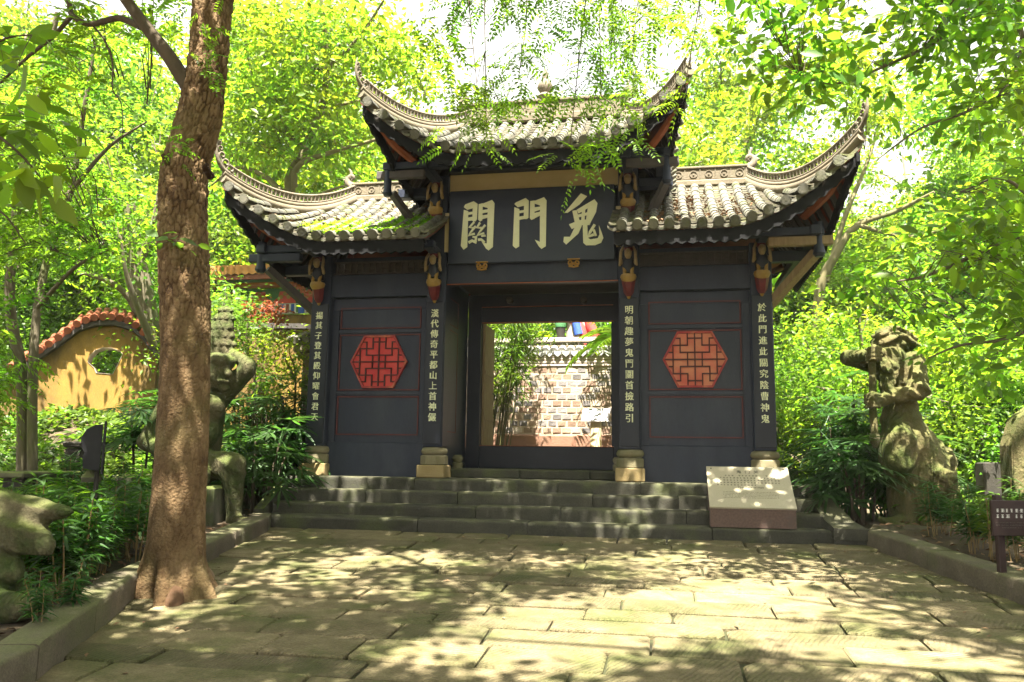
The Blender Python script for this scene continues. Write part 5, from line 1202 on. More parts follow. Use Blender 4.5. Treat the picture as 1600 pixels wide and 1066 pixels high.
m = MB(); m.prism([(.55, .15), (.95, .12), (.97, .85), (.80, .95), (.62, .80)], fb, .0, .004); m.build('faded_picture', mat('photo_grey', (.30, .30, .34), (.55, .50, .45), 14), brd)
m = MB(); m.prism([(.63, .2), (.83, .2), (.85, .6), (.73, .72), (.64, .55)], fb, .0045, .006); m.build('faded_figure', mat('photo_dark', (.17, .16, .2), (.3, .27, .25), 18), brd)
pw0, pw1 = ony(922, 690, by_)[0]-t.location[0], ony(939, 690, by_)[0]-t.location[0]
m = MB(); m.cbox(pw0, pw1, .03, .13, 0, zlo+.07, .008); m.build('post', mat('pale_wood', (.52, .41, .24), (.60, .50, .31), 5, rough=.7, stretch=(6, 6, .6)), t)
# things standing above the wall: planter and painted statue hems
ty = 6.2; c = ony(876, 520, ty)
t = thing('planter', 'dark planter with a white and green rim standing above the block wall', 'planter', (c[0], ty, zz(526)+.2)); w = ony(884, 520, ty)[0]-c[0]; zp = ony(876, 512, ty)[2]-t.location[2]
m = MB(); m.lathe([(w*.75, -.4), (w*.8, zp*.2), (w*1.0, zp)], 14); m.build('pot', 'dark_stone', t, 40); m = MB(); m.lathe([(w*1.05, zp), (w*1.1, zp+.06), (w*1.02, zp+.10)], 14); m.build('rim', 'paint_green', t, 40)
m = MB(); m.lathe([(w*.5, zp+.1), (w*1.0, zp+.22), (w*.9, zp+.34), (w*.3, zp+.45)], 12); m.build('white_flowers', 'paint_white', t, 60)
c = ony(905, 520, ty); t = thing('painted_statue', 'painted figure with blue and red robe hems standing above the block wall', 'statue', (c[0], ty, zz(526)+.1))
zt = ony(900, 490, ty)[2]-t.location[2]
for pts, r_, mm in ((((-.28, 0, zt+.3), (-.1, 0, zt*.8), (.05, 0, zt*.35), (.10, 0, -.3)), .16, 'paint_red'), (((-.12, -.1, zt+.2), (-.05, -.12, zt*.6), (.0, -.12, zt*.2)), .10, 'paint_blue'), (((.12, .0, zt+.3), (.22, -.05, zt*.6), (.36, -.05, .05)), .12, 'paint_red'), (((.0, .15, zt+.5), (.0, .15, .0)), .3, 'pale_trim')):
    P2 = smooth_path(pts, 5); m = MB(); m.tube(P2, list(np.linspace(r_*.8, r_, len(P2))), 10); m.build('robe_fold', mm, t, 60)
m = MB(); m.lathe([(.08, 0), (.17, .08), (.19, .2), (.14, .34), (.05, .4)], 12, (0, .1, zt+.62)); m.build('head', 'cream_figure', t, 60)
# ================================================================ PLANTS
def unit(a): return a/(np.linalg.norm(a, axis=-1, keepdims=True)+1e-9)
def leaf_arrays(P, D, N, Ln, Wd, fold=.18, droop=.12, rich=False):
    """one leaf per row: base P, direction D, up N"""
    n = len(P); D = unit(D); S = unit(np.cross(D, N)); U = unit(np.cross(S, D)); Ln = np.broadcast_to(np.asarray(Ln, float), (n,))[:, None]; Wd = np.broadcast_to(np.asarray(Wd, float), (n,))[:, None]
    if not rich:
        V = np.stack([P, P+D*Ln*.42+S*Wd*.5+U*Ln*fold*.3, P+D*Ln-U*Ln*droop, P+D*Ln*.42-S*Wd*.5+U*Ln*fold*.3], 1).reshape(-1, 3)
        b = np.arange(n)[:, None]*4; F_ = np.concatenate([b+np.array([[0,1,2]]), b+np.array([[0,2,3]])])
    else:
        m1 = P+D*Ln*.25; m2 = P+D*Ln*.62-U*Ln*droop*.3; t = P+D*Ln-U*Ln*droop
        V = np.stack([P, m1+S*Wd*.42+U*Ln*fold*.25, m2+S*Wd*.44+U*Ln*fold*.25, t, m2-S*Wd*.44+U*Ln*fold*.25, m1-S*Wd*.42+U*Ln*fold*.25, m2, m1], 1).reshape(-1, 3)
        b = np.arange(n)[:, None]*8; F_ = np.concatenate([b+np.array([q]) for q in ([0,1,7],[1,2,6],[1,6,7],[2,3,6],[6,3,4],[7,6,4],[7,4,5],[0,7,5])])
    return V, F_
def rnd_dir(n, r=rng): return unit(r.normal(size=(n, 3)))
def leaf_cluster(centers, per, spread, Ln, Wd, up=.8, out=None, flat=.6, rich=False, r=rng):
    """broad leaves scattered round cluster centres"""
    n = len(centers)*per; C = np.repeat(centers, per, 0); off = r.normal(size=(n, 3))*spread*np.array([1, 1, flat]); P = C+off
    D = unit(off*.7+r.normal(size=(n, 3))*spread*np.array([1, 1, .5])+np.array([0, 0, -spread*.35])); N = unit(np.array([0, 0, up])+r.normal(size=(n, 3))*.45+(0 if out is None else np.repeat(out, per, 0)))
    s_ = r.uniform(.5, 1.4, n); return leaf_arrays(P, D, N, Ln*s_, Wd*s_, rich=rich)
def pinnate(P, D, Ls, pairs, Ln, Wd, droop=.5, r=rng):
    """compound leaves: rachis from P along D, opposite leaflets and one at the end"""
    n = len(P); D = unit(D); N0 = np.tile([0, 0, 1.0], (n, 1))+r.normal(size=(n, 3))*.35; S = unit(np.cross(D, N0)); N = unit(np.cross(S, D)); Ls = np.broadcast_to(Ls, (n,))[:, None]; Vs = []; Fs = []; k0 = 0
    for k in range(pairs+1):
        t = .18+.82*k/pairs; Q = P+D*Ls*t-np.array([0, 0, 1])*Ls*droop*t*t*.5; tg = unit(D-np.array([0, 0, 1])*droop*t)
        for sg in ((-1, 1) if k < pairs else (0,)):
            dd = tg*.45+S*sg*.9+r.normal(size=(n, 3))*.12 if sg else tg
            sc = (1-.35*abs(t-.55))*r.uniform(.85, 1.1, n); V, F_ = leaf_arrays(Q, dd, N+r.normal(size=(n, 3))*.2, Ln*sc, Wd*sc, fold=.1, droop=.15); Vs.append(V); Fs.append(F_+k0); k0 += len(V)
    return np.concatenate(Vs), np.concatenate(Fs)
def join(parts):
    Vs = []; Fs = []; k = 0
    for V, F_ in parts: Vs.append(V); Fs.append(F_+k); k += len(V)
    return np.concatenate(Vs), np.concatenate(Fs)
def in_poly(pts, poly):
    x, y = pts[:, 0], pts[:, 1]; c = np.zeros(len(pts), bool); n = len(poly)
    for i in range(n):
        (xa, ya), (xb, yb) = poly[i], poly[i-1]; k = ((ya > y) != (yb > y)) & (x < (xb-xa)*(y-ya)/(yb-ya+1e-12)+xa); c ^= k
    return c
def volume_points(n, poly, D0, D1, gap=.0, gs=.009, seed=1):
    """points of a leafy volume whose outline, seen from the path, is poly"""
    p = np.array(poly, float); lo, hi = p.min(0), p.max(0); out = []
    while sum(map(len, out)) < n:
        q = lo+(hi-lo)*rng.random((n*3, 2)); q = q[in_poly(q, poly)]
        if gap: q = q[fbm(q*gs, seed, 3) > gap]
        out.append(q)
    q = np.concatenate(out)[:n]; d = D0+(D1-D0)*rng.random(n)
    return np.array([atd(a, b, c) for (a, b), c in zip(q, d)])
def limb_mesh(limbs, n=8):
    m = MB()
    for pts, r0, r1 in limbs:
        sp = smooth_path(pts, 5); m.tube(sp, list(np.linspace(r0, r1, len(sp))), n)
    return m
def limb_pts(limbs): return np.concatenate([np.array(smooth_path(p, 8)) for p, _, _ in limbs])
def twigs_to(centers, lp, sag=.12, r0=.010, maxn=400):
    m = MB(); tip_d = []
    for i, c in enumerate(centers):
        d = np.linalg.norm((lp-c)*np.array([1, 1, .8]), axis=1); a = lp[np.argmin(d)]; v = c-a; L_ = np.linalg.norm(v); tip_d.append(v/(L_+1e-6))
        if i < maxn and L_ > .05:
            if L_ > .7: a = c-v*(.7/L_); v = c-a; L_ = .7
            s1 = a+v*.4+np.array([0, 0, sag*L_])+rng.normal(size=3)*.05*L_; rr = r0*min(1.8, .6+L_*.35); m.tube([a, s1, a+v*.75+np.array([0,0,sag*.7*L_]), c], [rr, rr*.7, rr*.5, rr*.3], 4, cap=False)
    return m, np.array(tip_d)
def foliage_broad(C, tips, per, spread, Ln, Wd, rich=False): return leaf_cluster(C, per, spread, Ln, Wd, out=tips*.3, rich=rich)
def foliage_pinnate(C, tips, per, Ls, pairs, Ln, Wd, droop=.6):
    n = len(C)*per; P = np.repeat(C, per, 0)+rng.normal(size=(n, 3))*.07; D = unit(np.repeat(tips, per, 0)*.6+rng.normal(size=(n, 3))*np.array([1, 1, .5])*.8)
    return pinnate(P, D, Ls*rng.uniform(.7, 1.2, n), pairs, Ln, Wd, droop)

# ---------------------------------------------------------------- background trees: four kinds, each copied
def tree_kind(seed, H, Rc, zc0, n_leaf, Ln, leaf_m, bark_m, lean=.4, clump=.38):
    r = np.random.default_rng(seed); limbs = []
    top = np.array([r.normal()*lean, r.normal()*lean, H*.86]); mid = top*np.array([.5, .5, .5])+np.array([r.normal()*.25, r.normal()*.25, 0])
    limbs.append(([(0, 0, -.3), tuple(mid*.5), tuple(mid), tuple(top)], .17*H/9, .03))
    tp = np.array(smooth_path(limbs[0][0], 8)); cent = []
    for k in range(15):
        f = zc0/H+(.92-zc0/H)*k/14; i = int(f*(len(tp)-1)); p = tp[i]; a = k*2.4+r.normal()*.4; rr = Rc*(1-.55*abs(f-.55)/.5)*r.uniform(.7, 1.1)
        e = p+np.array([math.cos(a)*rr, math.sin(a)*rr, rr*r.uniform(.15, .6)]); m_ = (p+e)/2+np.array([0, 0, rr*r.uniform(.0, .18)])+r.normal(size=3)*.15
        limbs.append(([tuple(p), tuple(m_), tuple(e)], .055*H/9*(1.1-f*.6), .012))
        for j in range(5):
            q = p+(e-p)*r.uniform(.4, 1.0); e2 = q+np.array([r.normal(), r.normal(), r.normal()*.5+.2])*rr*.33
            limbs.append(([tuple(q), tuple((q+e2)/2+r.normal(size=3)*.06), tuple(e2)], .018, .006)); cent += [e2, (q+e2)/2]
        cent.append(e)
    cent = np.array(cent); n_c = len(cent)*6; C = np.repeat(cent, 6, 0)+r.normal(size=(n_c, 3))*clump*np.array([1, 1, .6]); C[:, 2] = np.maximum(C[:, 2], zc0*.55)
    per = max(1, n_leaf//n_c); V, Fq = leaf_cluster(C, per, .21, Ln, Ln*.5, r=r)
    tr = limb_mesh(limbs, 6).mesh('trunk', bark_m, 60); cr = np_mesh('crown', V, Fq, leaf_m); return tr, cr
KINDS_ = [tree_kind(1, 9.5, 3.3, 2.6, 23000, .17, 'leaf_bright', 'bark_grey'), tree_kind(2, 10.5, 3.6, 3.0, 23000, .16, 'leaf_yellow', 'bark_grey'),
          tree_kind(3, 8.5, 3.0, 1.6, 23000, .15, 'leaf_mid', 'bark_dark'), tree_kind(4, 11, 3.0, 3.4, 20000, .15, 'leaf_bright', 'bark_dark', .8)]
BUSH = [tree_kind(11, 3.2, 1.7, .25, 13000, .11, 'leaf_bright', 'bark_dark', .3, .3), tree_kind(12, 2.8, 1.6, .2, 12000, .10, 'leaf_mid', 'bark_dark', .3, .28), tree_kind(13, 3.6, 1.6, .25, 12000, .12, 'leaf_yellow', 'bark_dark', .3, .3)]
def put_tree(name, label, cat, kind, px, D, sc, group=None, rz=None, dz=0.0, wide=1.0):
    p = atd(px, 620, D); t = thing(name, label, cat, (p[0], p[1], terrain1(p[0], p[1])+dz), random.uniform(0, 6.28) if rz is None else rz, group); t.scale = (sc*wide, sc*wide, sc)
    link('trunk', kind[0], t); link('crown', kind[1], t); return t
kn = ('fresh green broadleaf', 'yellow-green broadleaf', 'dense mid-green', 'tall slender bright green')
for k, px, D, sc, where in [
    (0, -40, 19, 1.15, 'beyond the ochre garden wall at the left edge'), (1, 70, 23, 1.3, 'rising behind the hump of the ochre garden wall'),
    (2, 165, 18, 1.0, 'right behind the window of the ochre garden wall'), (0, 255, 24, 1.3, 'far behind the big trunk'), (1, 300, 22, 1.1, 'left of the painted hall'),
    (3, 405, 26, 1.35, 'behind the painted hall roof'), (1, 500, 27, 1.4, 'behind the left roof tip of the gate'), (2, 585, 31, 1.35, 'between the left roof and the upper roof'),
    (1, 660, 36, 1.2, 'low behind the upper roof'), (3, 1120, 25, 1.3, 'just right of the upper roof corner'), (1, 1195, 22, 1.25, 'above the right roof ridge'),
    (0, 1265, 34, 1.2, 'behind the right roof tip'), (1, 1330, 22, .9, 'between the right roof tip and the guardian statue'), (1, 1420, 30, 1.2, 'behind the head of the guardian statue'),
    (1, 1475, 20, .8, 'to the right of the guardian statue'), (1, 1560, 24, 1.1, 'above the dark stone post'), (0, 1630, 17, 1.15, 'above the stone slab at the right edge'),
    (3, 1700, 23, 1.3, 'outermost at the right edge'), (2, 1235, 21, .8, 'below the right eave beside the gate'), (0, 120, 30, 1.5, 'farthest at the upper left')]:
    put_tree('broadleaf_tree', f'{kn[k]} tree {where}', 'tree', KINDS_[k], px, D, sc, 'trees behind the gate')
bn = ('bright green bush', 'dark green bush', 'yellow-green bush')
for k, px, D, sc, where in [
    (1, 1225, 15.5, .9, 'close beside the right column of the gate'), (0, 1275, 17.5, 1.0, 'under the right eave behind the palms'), (2, 1320, 14.5, .85, 'left of the guardian statue'),
    (0, 1375, 17, 1.1, 'behind the guardian statue'), (2, 1450, 14.5, .9, 'at the back of the guardian robe'), (0, 1520, 13.5, .85, 'behind the dark stone post'),
    (2, 1580, 15.5, 1.1, 'behind the stone slab'), (0, 1650, 13, 1.0, 'at the right edge'), (2, 1490, 19, 1.3, 'deep behind the right bed'),
    (0, 285, 15, .9, 'just behind the big trunk'), (2, 815, 19, 1.35, 'above the block wall behind the gate'), (0, 955, 20, 1.3, 'above the tiled coping of the block wall'), (1, 95, 21, 1.2, 'beyond the ochre garden wall'), (0, 180, 20, 1.25, 'seen through the wall window')]:
    put_tree('bush', f'{bn[k]} {where}', 'bush', BUSH[k], px, D, sc, 'bushes behind the beds')

# ---------------------------------------------------------------- trees with their own shape
def custom_tree(name, label, base, limbs, centers, foliage, leaf_m, twig_m='twig', bark='bark_grey', cat='tree', sag=.12, tr0=.01, trunk_name='trunk', lim_n=8):
    t = thing(name, label, cat, base); inv = np.array(base, float)
    loc = lambda p: tuple(np.array(p, float)-inv)
    for i, (pts, r0, r1) in enumerate(limbs): limb_mesh([([loc(p) for p in pts], r0, r1)], lim_n).build(trunk_name if i == 0 else 'limb', bark, t, 60)
    lp = limb_pts(limbs); tw, tips = twigs_to(centers, lp, sag, tr0); tw.v = [loc(v) for v in tw.v]; tw.build('twigs', twig_m, t, kind='stuff')
    V, Fq = foliage(centers, tips); link('crown', np_mesh('crown', V-inv, Fq, leaf_m), t); return t
A = lambda px, py, D: tuple(atd(px, py, D))
# forked tree behind the left roof
Df = 16.0; b0 = A(545, 640, Df); b0 = (b0[0], b0[1], terrain1(b0[0], b0[1]))
limbs = [([b0, A(515, 430, Df), A(452, 300, Df), A(480, 230, Df), A(501, 172, Df), A(510, 117, Df), A(508, 60, Df), A(500, -20, Df)], .13, .035),
         ([A(462, 318, Df), A(464, 262, Df-.3), A(518, 238, Df-.6), A(585, 219, Df-.8), A(640, 200, Df-1)], .07, .02), ([A(501, 174, Df), A(535, 163, Df+.3), A(575, 155, Df+.5)], .05, .02),
         ([A(440, 300, Df), A(412, 275, Df+.5), A(370, 262, Df+.8), A(330, 290, Df+1)], .07, .02), ([A(478, 232, Df), A(430, 190, Df+.6), A(395, 120, Df+1), A(380, 40, Df+1)], .05, .02),
         ([A(508, 110, Df), A(560, 60, Df-.5), A(600, 0, Df-1)], .05, .02), ([A(470, 330, Df), A(510, 300, Df-.5), A(560, 285, Df-1)], .05, .015)]
C = volume_points(420, [(340, 0), (700, 0), (690, 120), (640, 200), (560, 260), (470, 300), (360, 330), (340, 200)], 14.8, 18.5, .44, .010, 4)
custom_tree('forked_tree', 'bare forked tree with yellow-green leaves rising behind the left roof of the gate', b0, limbs, C, lambda c, t: foliage_broad(c, t, 34, .36, .15, .075), 'leaf_yellow', bark='old_bark' if 'old_bark' in MATS else (mat('old_bark', (.11, .10, .045), (.16, .14, .07), 6, rough=.9, bump=.3), 'old_bark')[1])
# tree with a leaning limb at the right of the gate
Df = 17.5; b0 = A(1285, 640, Df); b0 = (b0[0], b0[1], terrain1(b0[0], b0[1]))
limbs = [([b0, A(1278, 480, Df), A(1305, 400, Df), A(1340, 352, Df), A(1400, 330, Df), A(1460, 300, Df-.5)], .13, .03), ([A(1290, 440, Df), A(1320, 340, Df+.5), A(1360, 240, Df+1), A(1390, 130, Df+1)], .07, .02), ([A(1340, 352, Df), A(1420, 370, Df-.5), A(1500, 350, Df-1)], .05, .015)]
C = volume_points(190, [(1270, 190), (1330, 60), (1480, 40), (1560, 200), (1540, 420), (1400, 400), (1330, 330), (1290, 300)], 16, 19, .47, .010, 8)
custom_tree('leaning_tree', 'tree with a leaning forked grey limb showing below the right roof tip', b0, limbs, C, lambda c, t: foliage_broad(c, t, 30, .36, .15, .075), 'leaf_yellow', bark='old_bark')
# feathery tree filling the left side
Df = 9.6; b0 = A(45, 715, Df); b0 = (b0[0], b0[1], terrain1(b0[0], b0[1])-.1)
limbs = [([b0, A(35, 600, Df), A(15, 470, Df), A(30, 300, Df), A(60, 150, Df), A(90, 20, Df)], .075, .03), ([tuple(np.array(b0)+(.12, 0, .1)), A(52, 560, Df), A(70, 420, Df+.2), A(110, 300, Df+.3), A(130, 180, Df+.3), A(150, 60, Df+.3)], .06, .02),
         ([A(30, 420, Df), A(-40, 300, Df), A(-120, 200, Df)], .04, .015), ([A(110, 300, Df), A(170, 230, Df), A(230, 190, Df)], .03, .01), ([A(60, 480, Df), A(115, 420, Df-.5), A(170, 390, Df-.8)], .03, .01), ([A(15, 480, Df), A(-30, 520, Df-1), A(-60, 560, Df-1)], .03, .01)]
C = np.concatenate([volume_points(165, [(-60, -40), (265, -40), (255, 120), (235, 260), (245, 350), (190, 370), (110, 410), (50, 490), (-60, 600)], 7.6, 11.5, .40, .012, 2), volume_points(30, [(-40, 380), (90, 400), (70, 470), (40, 540), (15, 620), (-40, 640)], 7.2, 9.5, .42, .012, 3)])
custom_tree('feathery_tree', 'slim dark-stemmed tree with feathery bright green leaves filling the upper left', b0, limbs, C, lambda c, t: foliage_pinnate(c, t, 6, .34, 7, .085, .034), 'leaf_bright', bark='bark_dark')
# old mossy forked trunk behind the ochre wall
Df = 14.2; b0 = A(232, 640, Df); b0 = (b0[0], b0[1], terrain1(b0[0], b0[1])-.1)
limbs = [([b0, A(230, 520, Df), A(222, 450, Df), A(212, 400, Df), A(200, 320, Df)], .24, .12), ([A(232, 530, Df), A(205, 470, Df-.2), A(170, 440, Df-.4), A(120, 425, Df-.6)], .08, .03), ([A(240, 540, Df-.4), A(215, 480, Df-.8), A(198, 430, Df-1), A(190, 380, Df-1.1)], .07, .02), ([A(215, 420, Df), A(240, 350, Df), A(255, 260, Df)], .08, .03)]
C = volume_points(120, [(60, 200), (250, 200), (260, 400), (130, 430), (60, 400)], 13, 16, .4, .012, 6)
custom_tree('old_tree', 'thick mossy old trunk with twisted limbs just behind the ochre wall window', b0, limbs, C, lambda c, t: foliage_broad(c, t, 30, .34, .12, .06), 'leaf_bright', bark='bark_dark')

# ---------------------------------------------------------------- the big trunk in front
TY = -4.5
tr_px = [(345, -120, 56), (338, -40, 57), (334, 0, 59), (325, 93, 58), (313, 188, 70), (295, 235, 72), (286, 281, 74), (285, 375, 75), (287, 420, 76), (290, 500, 78), (290, 572, 80), (286, 673, 84), (279, 774, 88), (276, 840, 92), (275, 885, 100), (277, 908, 112), (279, 925, 128)]
prof = []
for px, py, w in tr_px:
    c = ony(px, py, TY); D_ = (c-CAM)@_fw; prof.append((c[0], c[1], c[2], w/2*.93*D_/F_PX))
prof = np.array(prof)[::-1]; prof = np.vstack([[prof[0][0], prof[0][1], prof[0][2]-.18, prof[0][3]*1.1], prof])
tops = np.array([(-1.62, -4.6, 4.9, .15), (-1.5, -4.8, 6.0, .13), (-1.3, -5.0, 7.5, .09)]); prof = np.vstack([prof, tops])
zs = prof[:, 2]; nz, na = 760, 150; zz_ = np.linspace(zs[0], 7.4, nz); cx_ = np.interp(zz_, zs, prof[:, 0]); cy_ = np.interp(zz_, zs, prof[:, 1]); rd = np.interp(zz_, zs, prof[:, 3])
k_ = np.ones(31)/31
sm = lambda a: np.convolve(np.pad(a, 15, mode='edge'), k_, 'valid')
cx_, cy_, rd = sm(cx_), sm(cy_), sm(rd)
th = np.linspace(0, 2*math.pi, na, endpoint=False); TH_, ZZ = np.meshgrid(th, zz_); Rg = np.repeat(rd[:, None], na, 1)
# bark: flaking plates above, finer crackle below
u_ = TH_*.21; cell = np.array([.042, .098]); q = np.stack([u_.ravel()/cell[0], ZZ.ravel()/cell[1]], 1); W3 = np.stack([np.cos(TH_).ravel(), np.sin(TH_).ravel(), ZZ.ravel()*2.2], 1); q[:, 0] += 1.5*(fbm(W3, 4, 4, 3.0)-.5); q[:, 1] += 1.8*(fbm(W3, 9, 4, 3.0)-.5); I = np.floor(q); best = np.full(len(q), 9.0); sec = best.copy(); bid = np.zeros(len(q)); wrap = round(2*math.pi*.21/cell[0])
for dx in (-1, 0, 1):
    for dy in (-1, 0, 1):
        J = I+np.array([dx, dy]); h1 = np.sin((J[:, 0] % wrap)*127.1+J[:, 1]*311.7)*43758.5; h1 -= np.floor(h1); h2 = np.sin((J[:, 0] % wrap)*269.5+J[:, 1]*183.3)*43758.5; h2 -= np.floor(h2)
        d = np.hypot(q[:, 0]-J[:, 0]-h1, q[:, 1]-J[:, 1]-h2); nb = d < best; sec = np.where(nb, best, np.minimum(sec, d)); bid = np.where(nb, h1, bid); best = np.minimum(best, d)
V0 = np.stack([cx_[:, None]+Rg*np.cos(TH_), cy_[:, None]+Rg*np.sin(TH_), ZZ], -1).reshape(-1, 3)
edge = np.clip((sec-best)/.24, 0, 1).reshape(TH_.shape); pid = bid.reshape(TH_.shape); hgt = sstep(.6, 2.4, ZZ)*.65+.20
curl = ((q[:, 1]-I[:, 1]).reshape(TH_.shape)-.5)
disp = hgt*(.020*edge*(.35+pid)+.010*curl*edge)+.004*(np.abs(fbm(V0*np.array([1, 1, .45]), 21, 4, 22.0)-.5).reshape(TH_.shape)*-2)+.006*(fbm(np.stack([np.cos(TH_).ravel()*3, np.sin(TH_).ravel()*3, ZZ.ravel()*6], 1), 1, 4, 1.5).reshape(TH_.shape)-.5)
big = .05*(fbm(np.stack([np.cos(TH_).ravel(), np.sin(TH_).ravel(), ZZ.ravel()*.9], 1), 3, 3, 1.3).reshape(TH_.shape)-.45)
base_f = np.clip((.15-(ZZ+.55))/.55, 0, 1)**1.5; roots = base_f*(.075*np.cos(TH_*5+.7)+.05*np.cos(TH_*3+2)+.03*np.cos(TH_*9+1))
Rg = Rg+disp+big*.6+roots
V = np.stack([cx_[:, None]+Rg*np.cos(TH_), cy_[:, None]+Rg*np.sin(TH_), ZZ], -1).reshape(-1, 3); g_ = np.arange(nz*na).reshape(nz, na); g2 = np.roll(g_, -1, 1)
Fq = np.stack([g_[:-1], g2[:-1], g2[1:], g_[1:]], -1).reshape(-1, 4)
m = bpy.data.materials.new('flaking_bark'); MATS['flaking_bark'] = m; m.use_nodes = True; nt = m.node_tree; b = nt.nodes['Principled BSDF']; b.inputs['Roughness'].default_value = .95; b.inputs['Specular IOR Level'].default_value = .15
at_ = nt.nodes.new('ShaderNodeAttribute'); at_.attribute_name = 'plate'; rp = nt.nodes.new('ShaderNodeValToRGB'); nt.links.new(at_.outputs['Fac'], rp.inputs[0])
e = rp.color_ramp.elements; e[0].position = 0; e[0].color = (.035, .021, .013, 1); e[1].position = 1; e[1].color = (.27, .14, .062, 1)
for p_, c_ in ((.25, (.085, .052, .025, 1)), (.55, (.145, .096, .050, 1)), (.8, (.19, .13, .070, 1))): x_ = e.new(p_); x_.color = c_
ns = nt.nodes.new('ShaderNodeTexNoise'); ns.inputs['Scale'].default_value = 45; ns.inputs['Detail'].default_value = 6; ge = nt.nodes.new('ShaderNodeNewGeometry'); nt.links.new(ge.outputs['Position'], ns.inputs['Vector'])
bp = nt.nodes.new('ShaderNodeBump'); bp.inputs['Strength'].default_value = .85; bp.inputs['Distance'].default_value = .02; nt.links.new(ns.outputs['Fac'], bp.inputs['Height']); nt.links.new(bp.outputs[0], b.inputs['Normal'])
n2 = nt.nodes.new('ShaderNodeTexNoise'); n2.inputs['Scale'].default_value = 2.2; n2.inputs['Detail'].default_value = 4; nt.links.new(ge.outputs['Position'], n2.inputs['Vector']); mr = nt.nodes.new('ShaderNodeMapRange'); mr.inputs[1].default_value = .52; mr.inputs[2].default_value = .72; mr.inputs[4].default_value = .55; nt.links.new(n2.outputs['Fac'], mr.inputs[0])
mx = nt.nodes.new('ShaderNodeMix'); mx.data_type = 'RGBA'; nt.links.new(mr.outputs[0], mx.inputs[0]); nt.links.new(rp.outputs[0], mx.inputs[6]); mx.inputs[7].default_value = (.13, .11, .045, 1); nt.links.new(mx.outputs[2], b.inputs['Base Color'])
big_tree = thing('big_tree', 'large reddish-brown tree with flaking bark standing at the left kerb in front of the gate', 'tree', (prof[1][0], prof[1][1], path_z(TY))); bt0 = np.array(big_tree.location)
me = np_mesh('trunk', V-bt0, Fq, 'flaking_bark', True); a_ = me.attributes.new('plate', 'FLOAT', 'POINT')
fl_ = .35+.65*sstep(.6, 2.2, ZZ+.8*(fbm(V, 12, 3, 2.0).reshape(TH_.shape)-.5)); fine = fbm(V*np.array([1, 1, .5]), 2, 5, 14.0).reshape(TH_.shape); pl_ = np.clip((.12+.88*edge)**fl_*(.34+.34*pid*fl_+.14*(1-fl_))+.75*(fine-.47)+.35*(fbm(V, 3, 3, 3.0).reshape(TH_.shape)-.5), 0.02, .88); fresh = (fbm(V*np.array([1, 1, .6]), 8, 3, 3.2).reshape(TH_.shape) > .63); pl_ = np.where(fresh & (edge > .25), pl_*.4+.6, pl_)
a_.data.foreach_set('value', pl_.ravel().astype(np.float32)); link('trunk', me, big_tree)
def bt(p): return tuple(np.array(p)-bt0)
def root_lump(P): return smin(cap_(P, (-.14, .24, .18), (.0, .0, .04), .13, .115), cap_(P, (.0, .0, .04), (.10, -.17, -.07), .115, .06), .05)+.02*(fbm(P, 4, 3, 9.0)-.5)
rp0 = ong(273, 934); sculpt('root', root_lump, (-.32, -.45, -.2), (.3, .5, .4), .018, 'root', big_tree, loc=bt(rp0+np.array([.0, .0, .03])))
def rt2(P): return cap_(P, (-.12, .08, .07), (.14, -.05, -.05), .085, .035)+.02*(fbm(P, 6, 3, 9.0)-.5)
sculpt('root', rt2, (-.35, -.3, -.2), (.4, .35, .35), .02, 'bark', big_tree, loc=bt(ong(316, 908)+np.array([0, .12, -.05])))
# stubs and burrs
for px, py, dx, dz_, r_ in ((268, 262, -.06, .10, .026), (320, 266, .05, .03, .024)):
    c = np.array(ony(px, py, TY-.17)); m = MB(); m.tube([c+np.array([0, .1, -.02]), c+np.array([dx*.4, -.03, dz_*.4]), c+np.array([dx, -.05, dz_])], [r_*1.5, r_*1.1, r_*.7], 9); m.v = [bt(v) for v in m.v]; m.build('burr', 'flaking_bark', big_tree, 60)
# limbs of the big tree: one up to the left in view, others spreading above the picture
LB = lambda px, py, y: tuple(ony(px, py, y))
limbs_bt = [([LB(312, 160, TY), LB(298, 142, TY-.05), LB(265, 90, TY-.1), LB(228, 42, TY-.15), LB(190, -10, TY-.2), LB(120, -110, TY-.2), LB(20, -260, TY-.1)], .075, .035),
            ([LB(220, 42, TY-.14), LB(198, 32, TY-.1), LB(180, 29, TY-.08), LB(140, 38, TY), LB(113, 24, TY), LB(108, 6, TY), LB(95, -15, TY), LB(60, -60, TY)], .032, .02), ([LB(113, 24, TY), LB(82, 58, TY), LB(45, 88, TY+.1), LB(0, 130, TY+.1)], .022, .012),
            ([LB(145, 40, TY), LB(165, 66, TY-.05), LB(176, 100, TY-.05), LB(176, 140, TY), LB(190, 165, TY), LB(192, 230, TY)], .010, .004),
            ([(-1.55, -4.7, 5.4), (-.6, -4.7, 6.0), (.6, -4.6, 6.3), (1.9, -4.4, 6.4), (3.0, -4.0, 6.3)], .09, .02), ([(-1.5, -4.8, 6.2), (-2.4, -6.2, 7.2), (-3.2, -8.2, 8.0)], .07, .02), ([(-1.35, -5, 7.2), (-.2, -6.5, 8.2), (1.2, -8.4, 8.9)], .07, .02), ([(-1.5, -4.8, 6.0), (-3.0, -4.4, 6.9), (-4.6, -4.6, 7.4)], .06, .02)]
for pts, r0, r1 in limbs_bt: limb_mesh([([bt(p) for p in pts], r0, r1)], 9).build('limb', 'limb_bark', big_tree, 60)
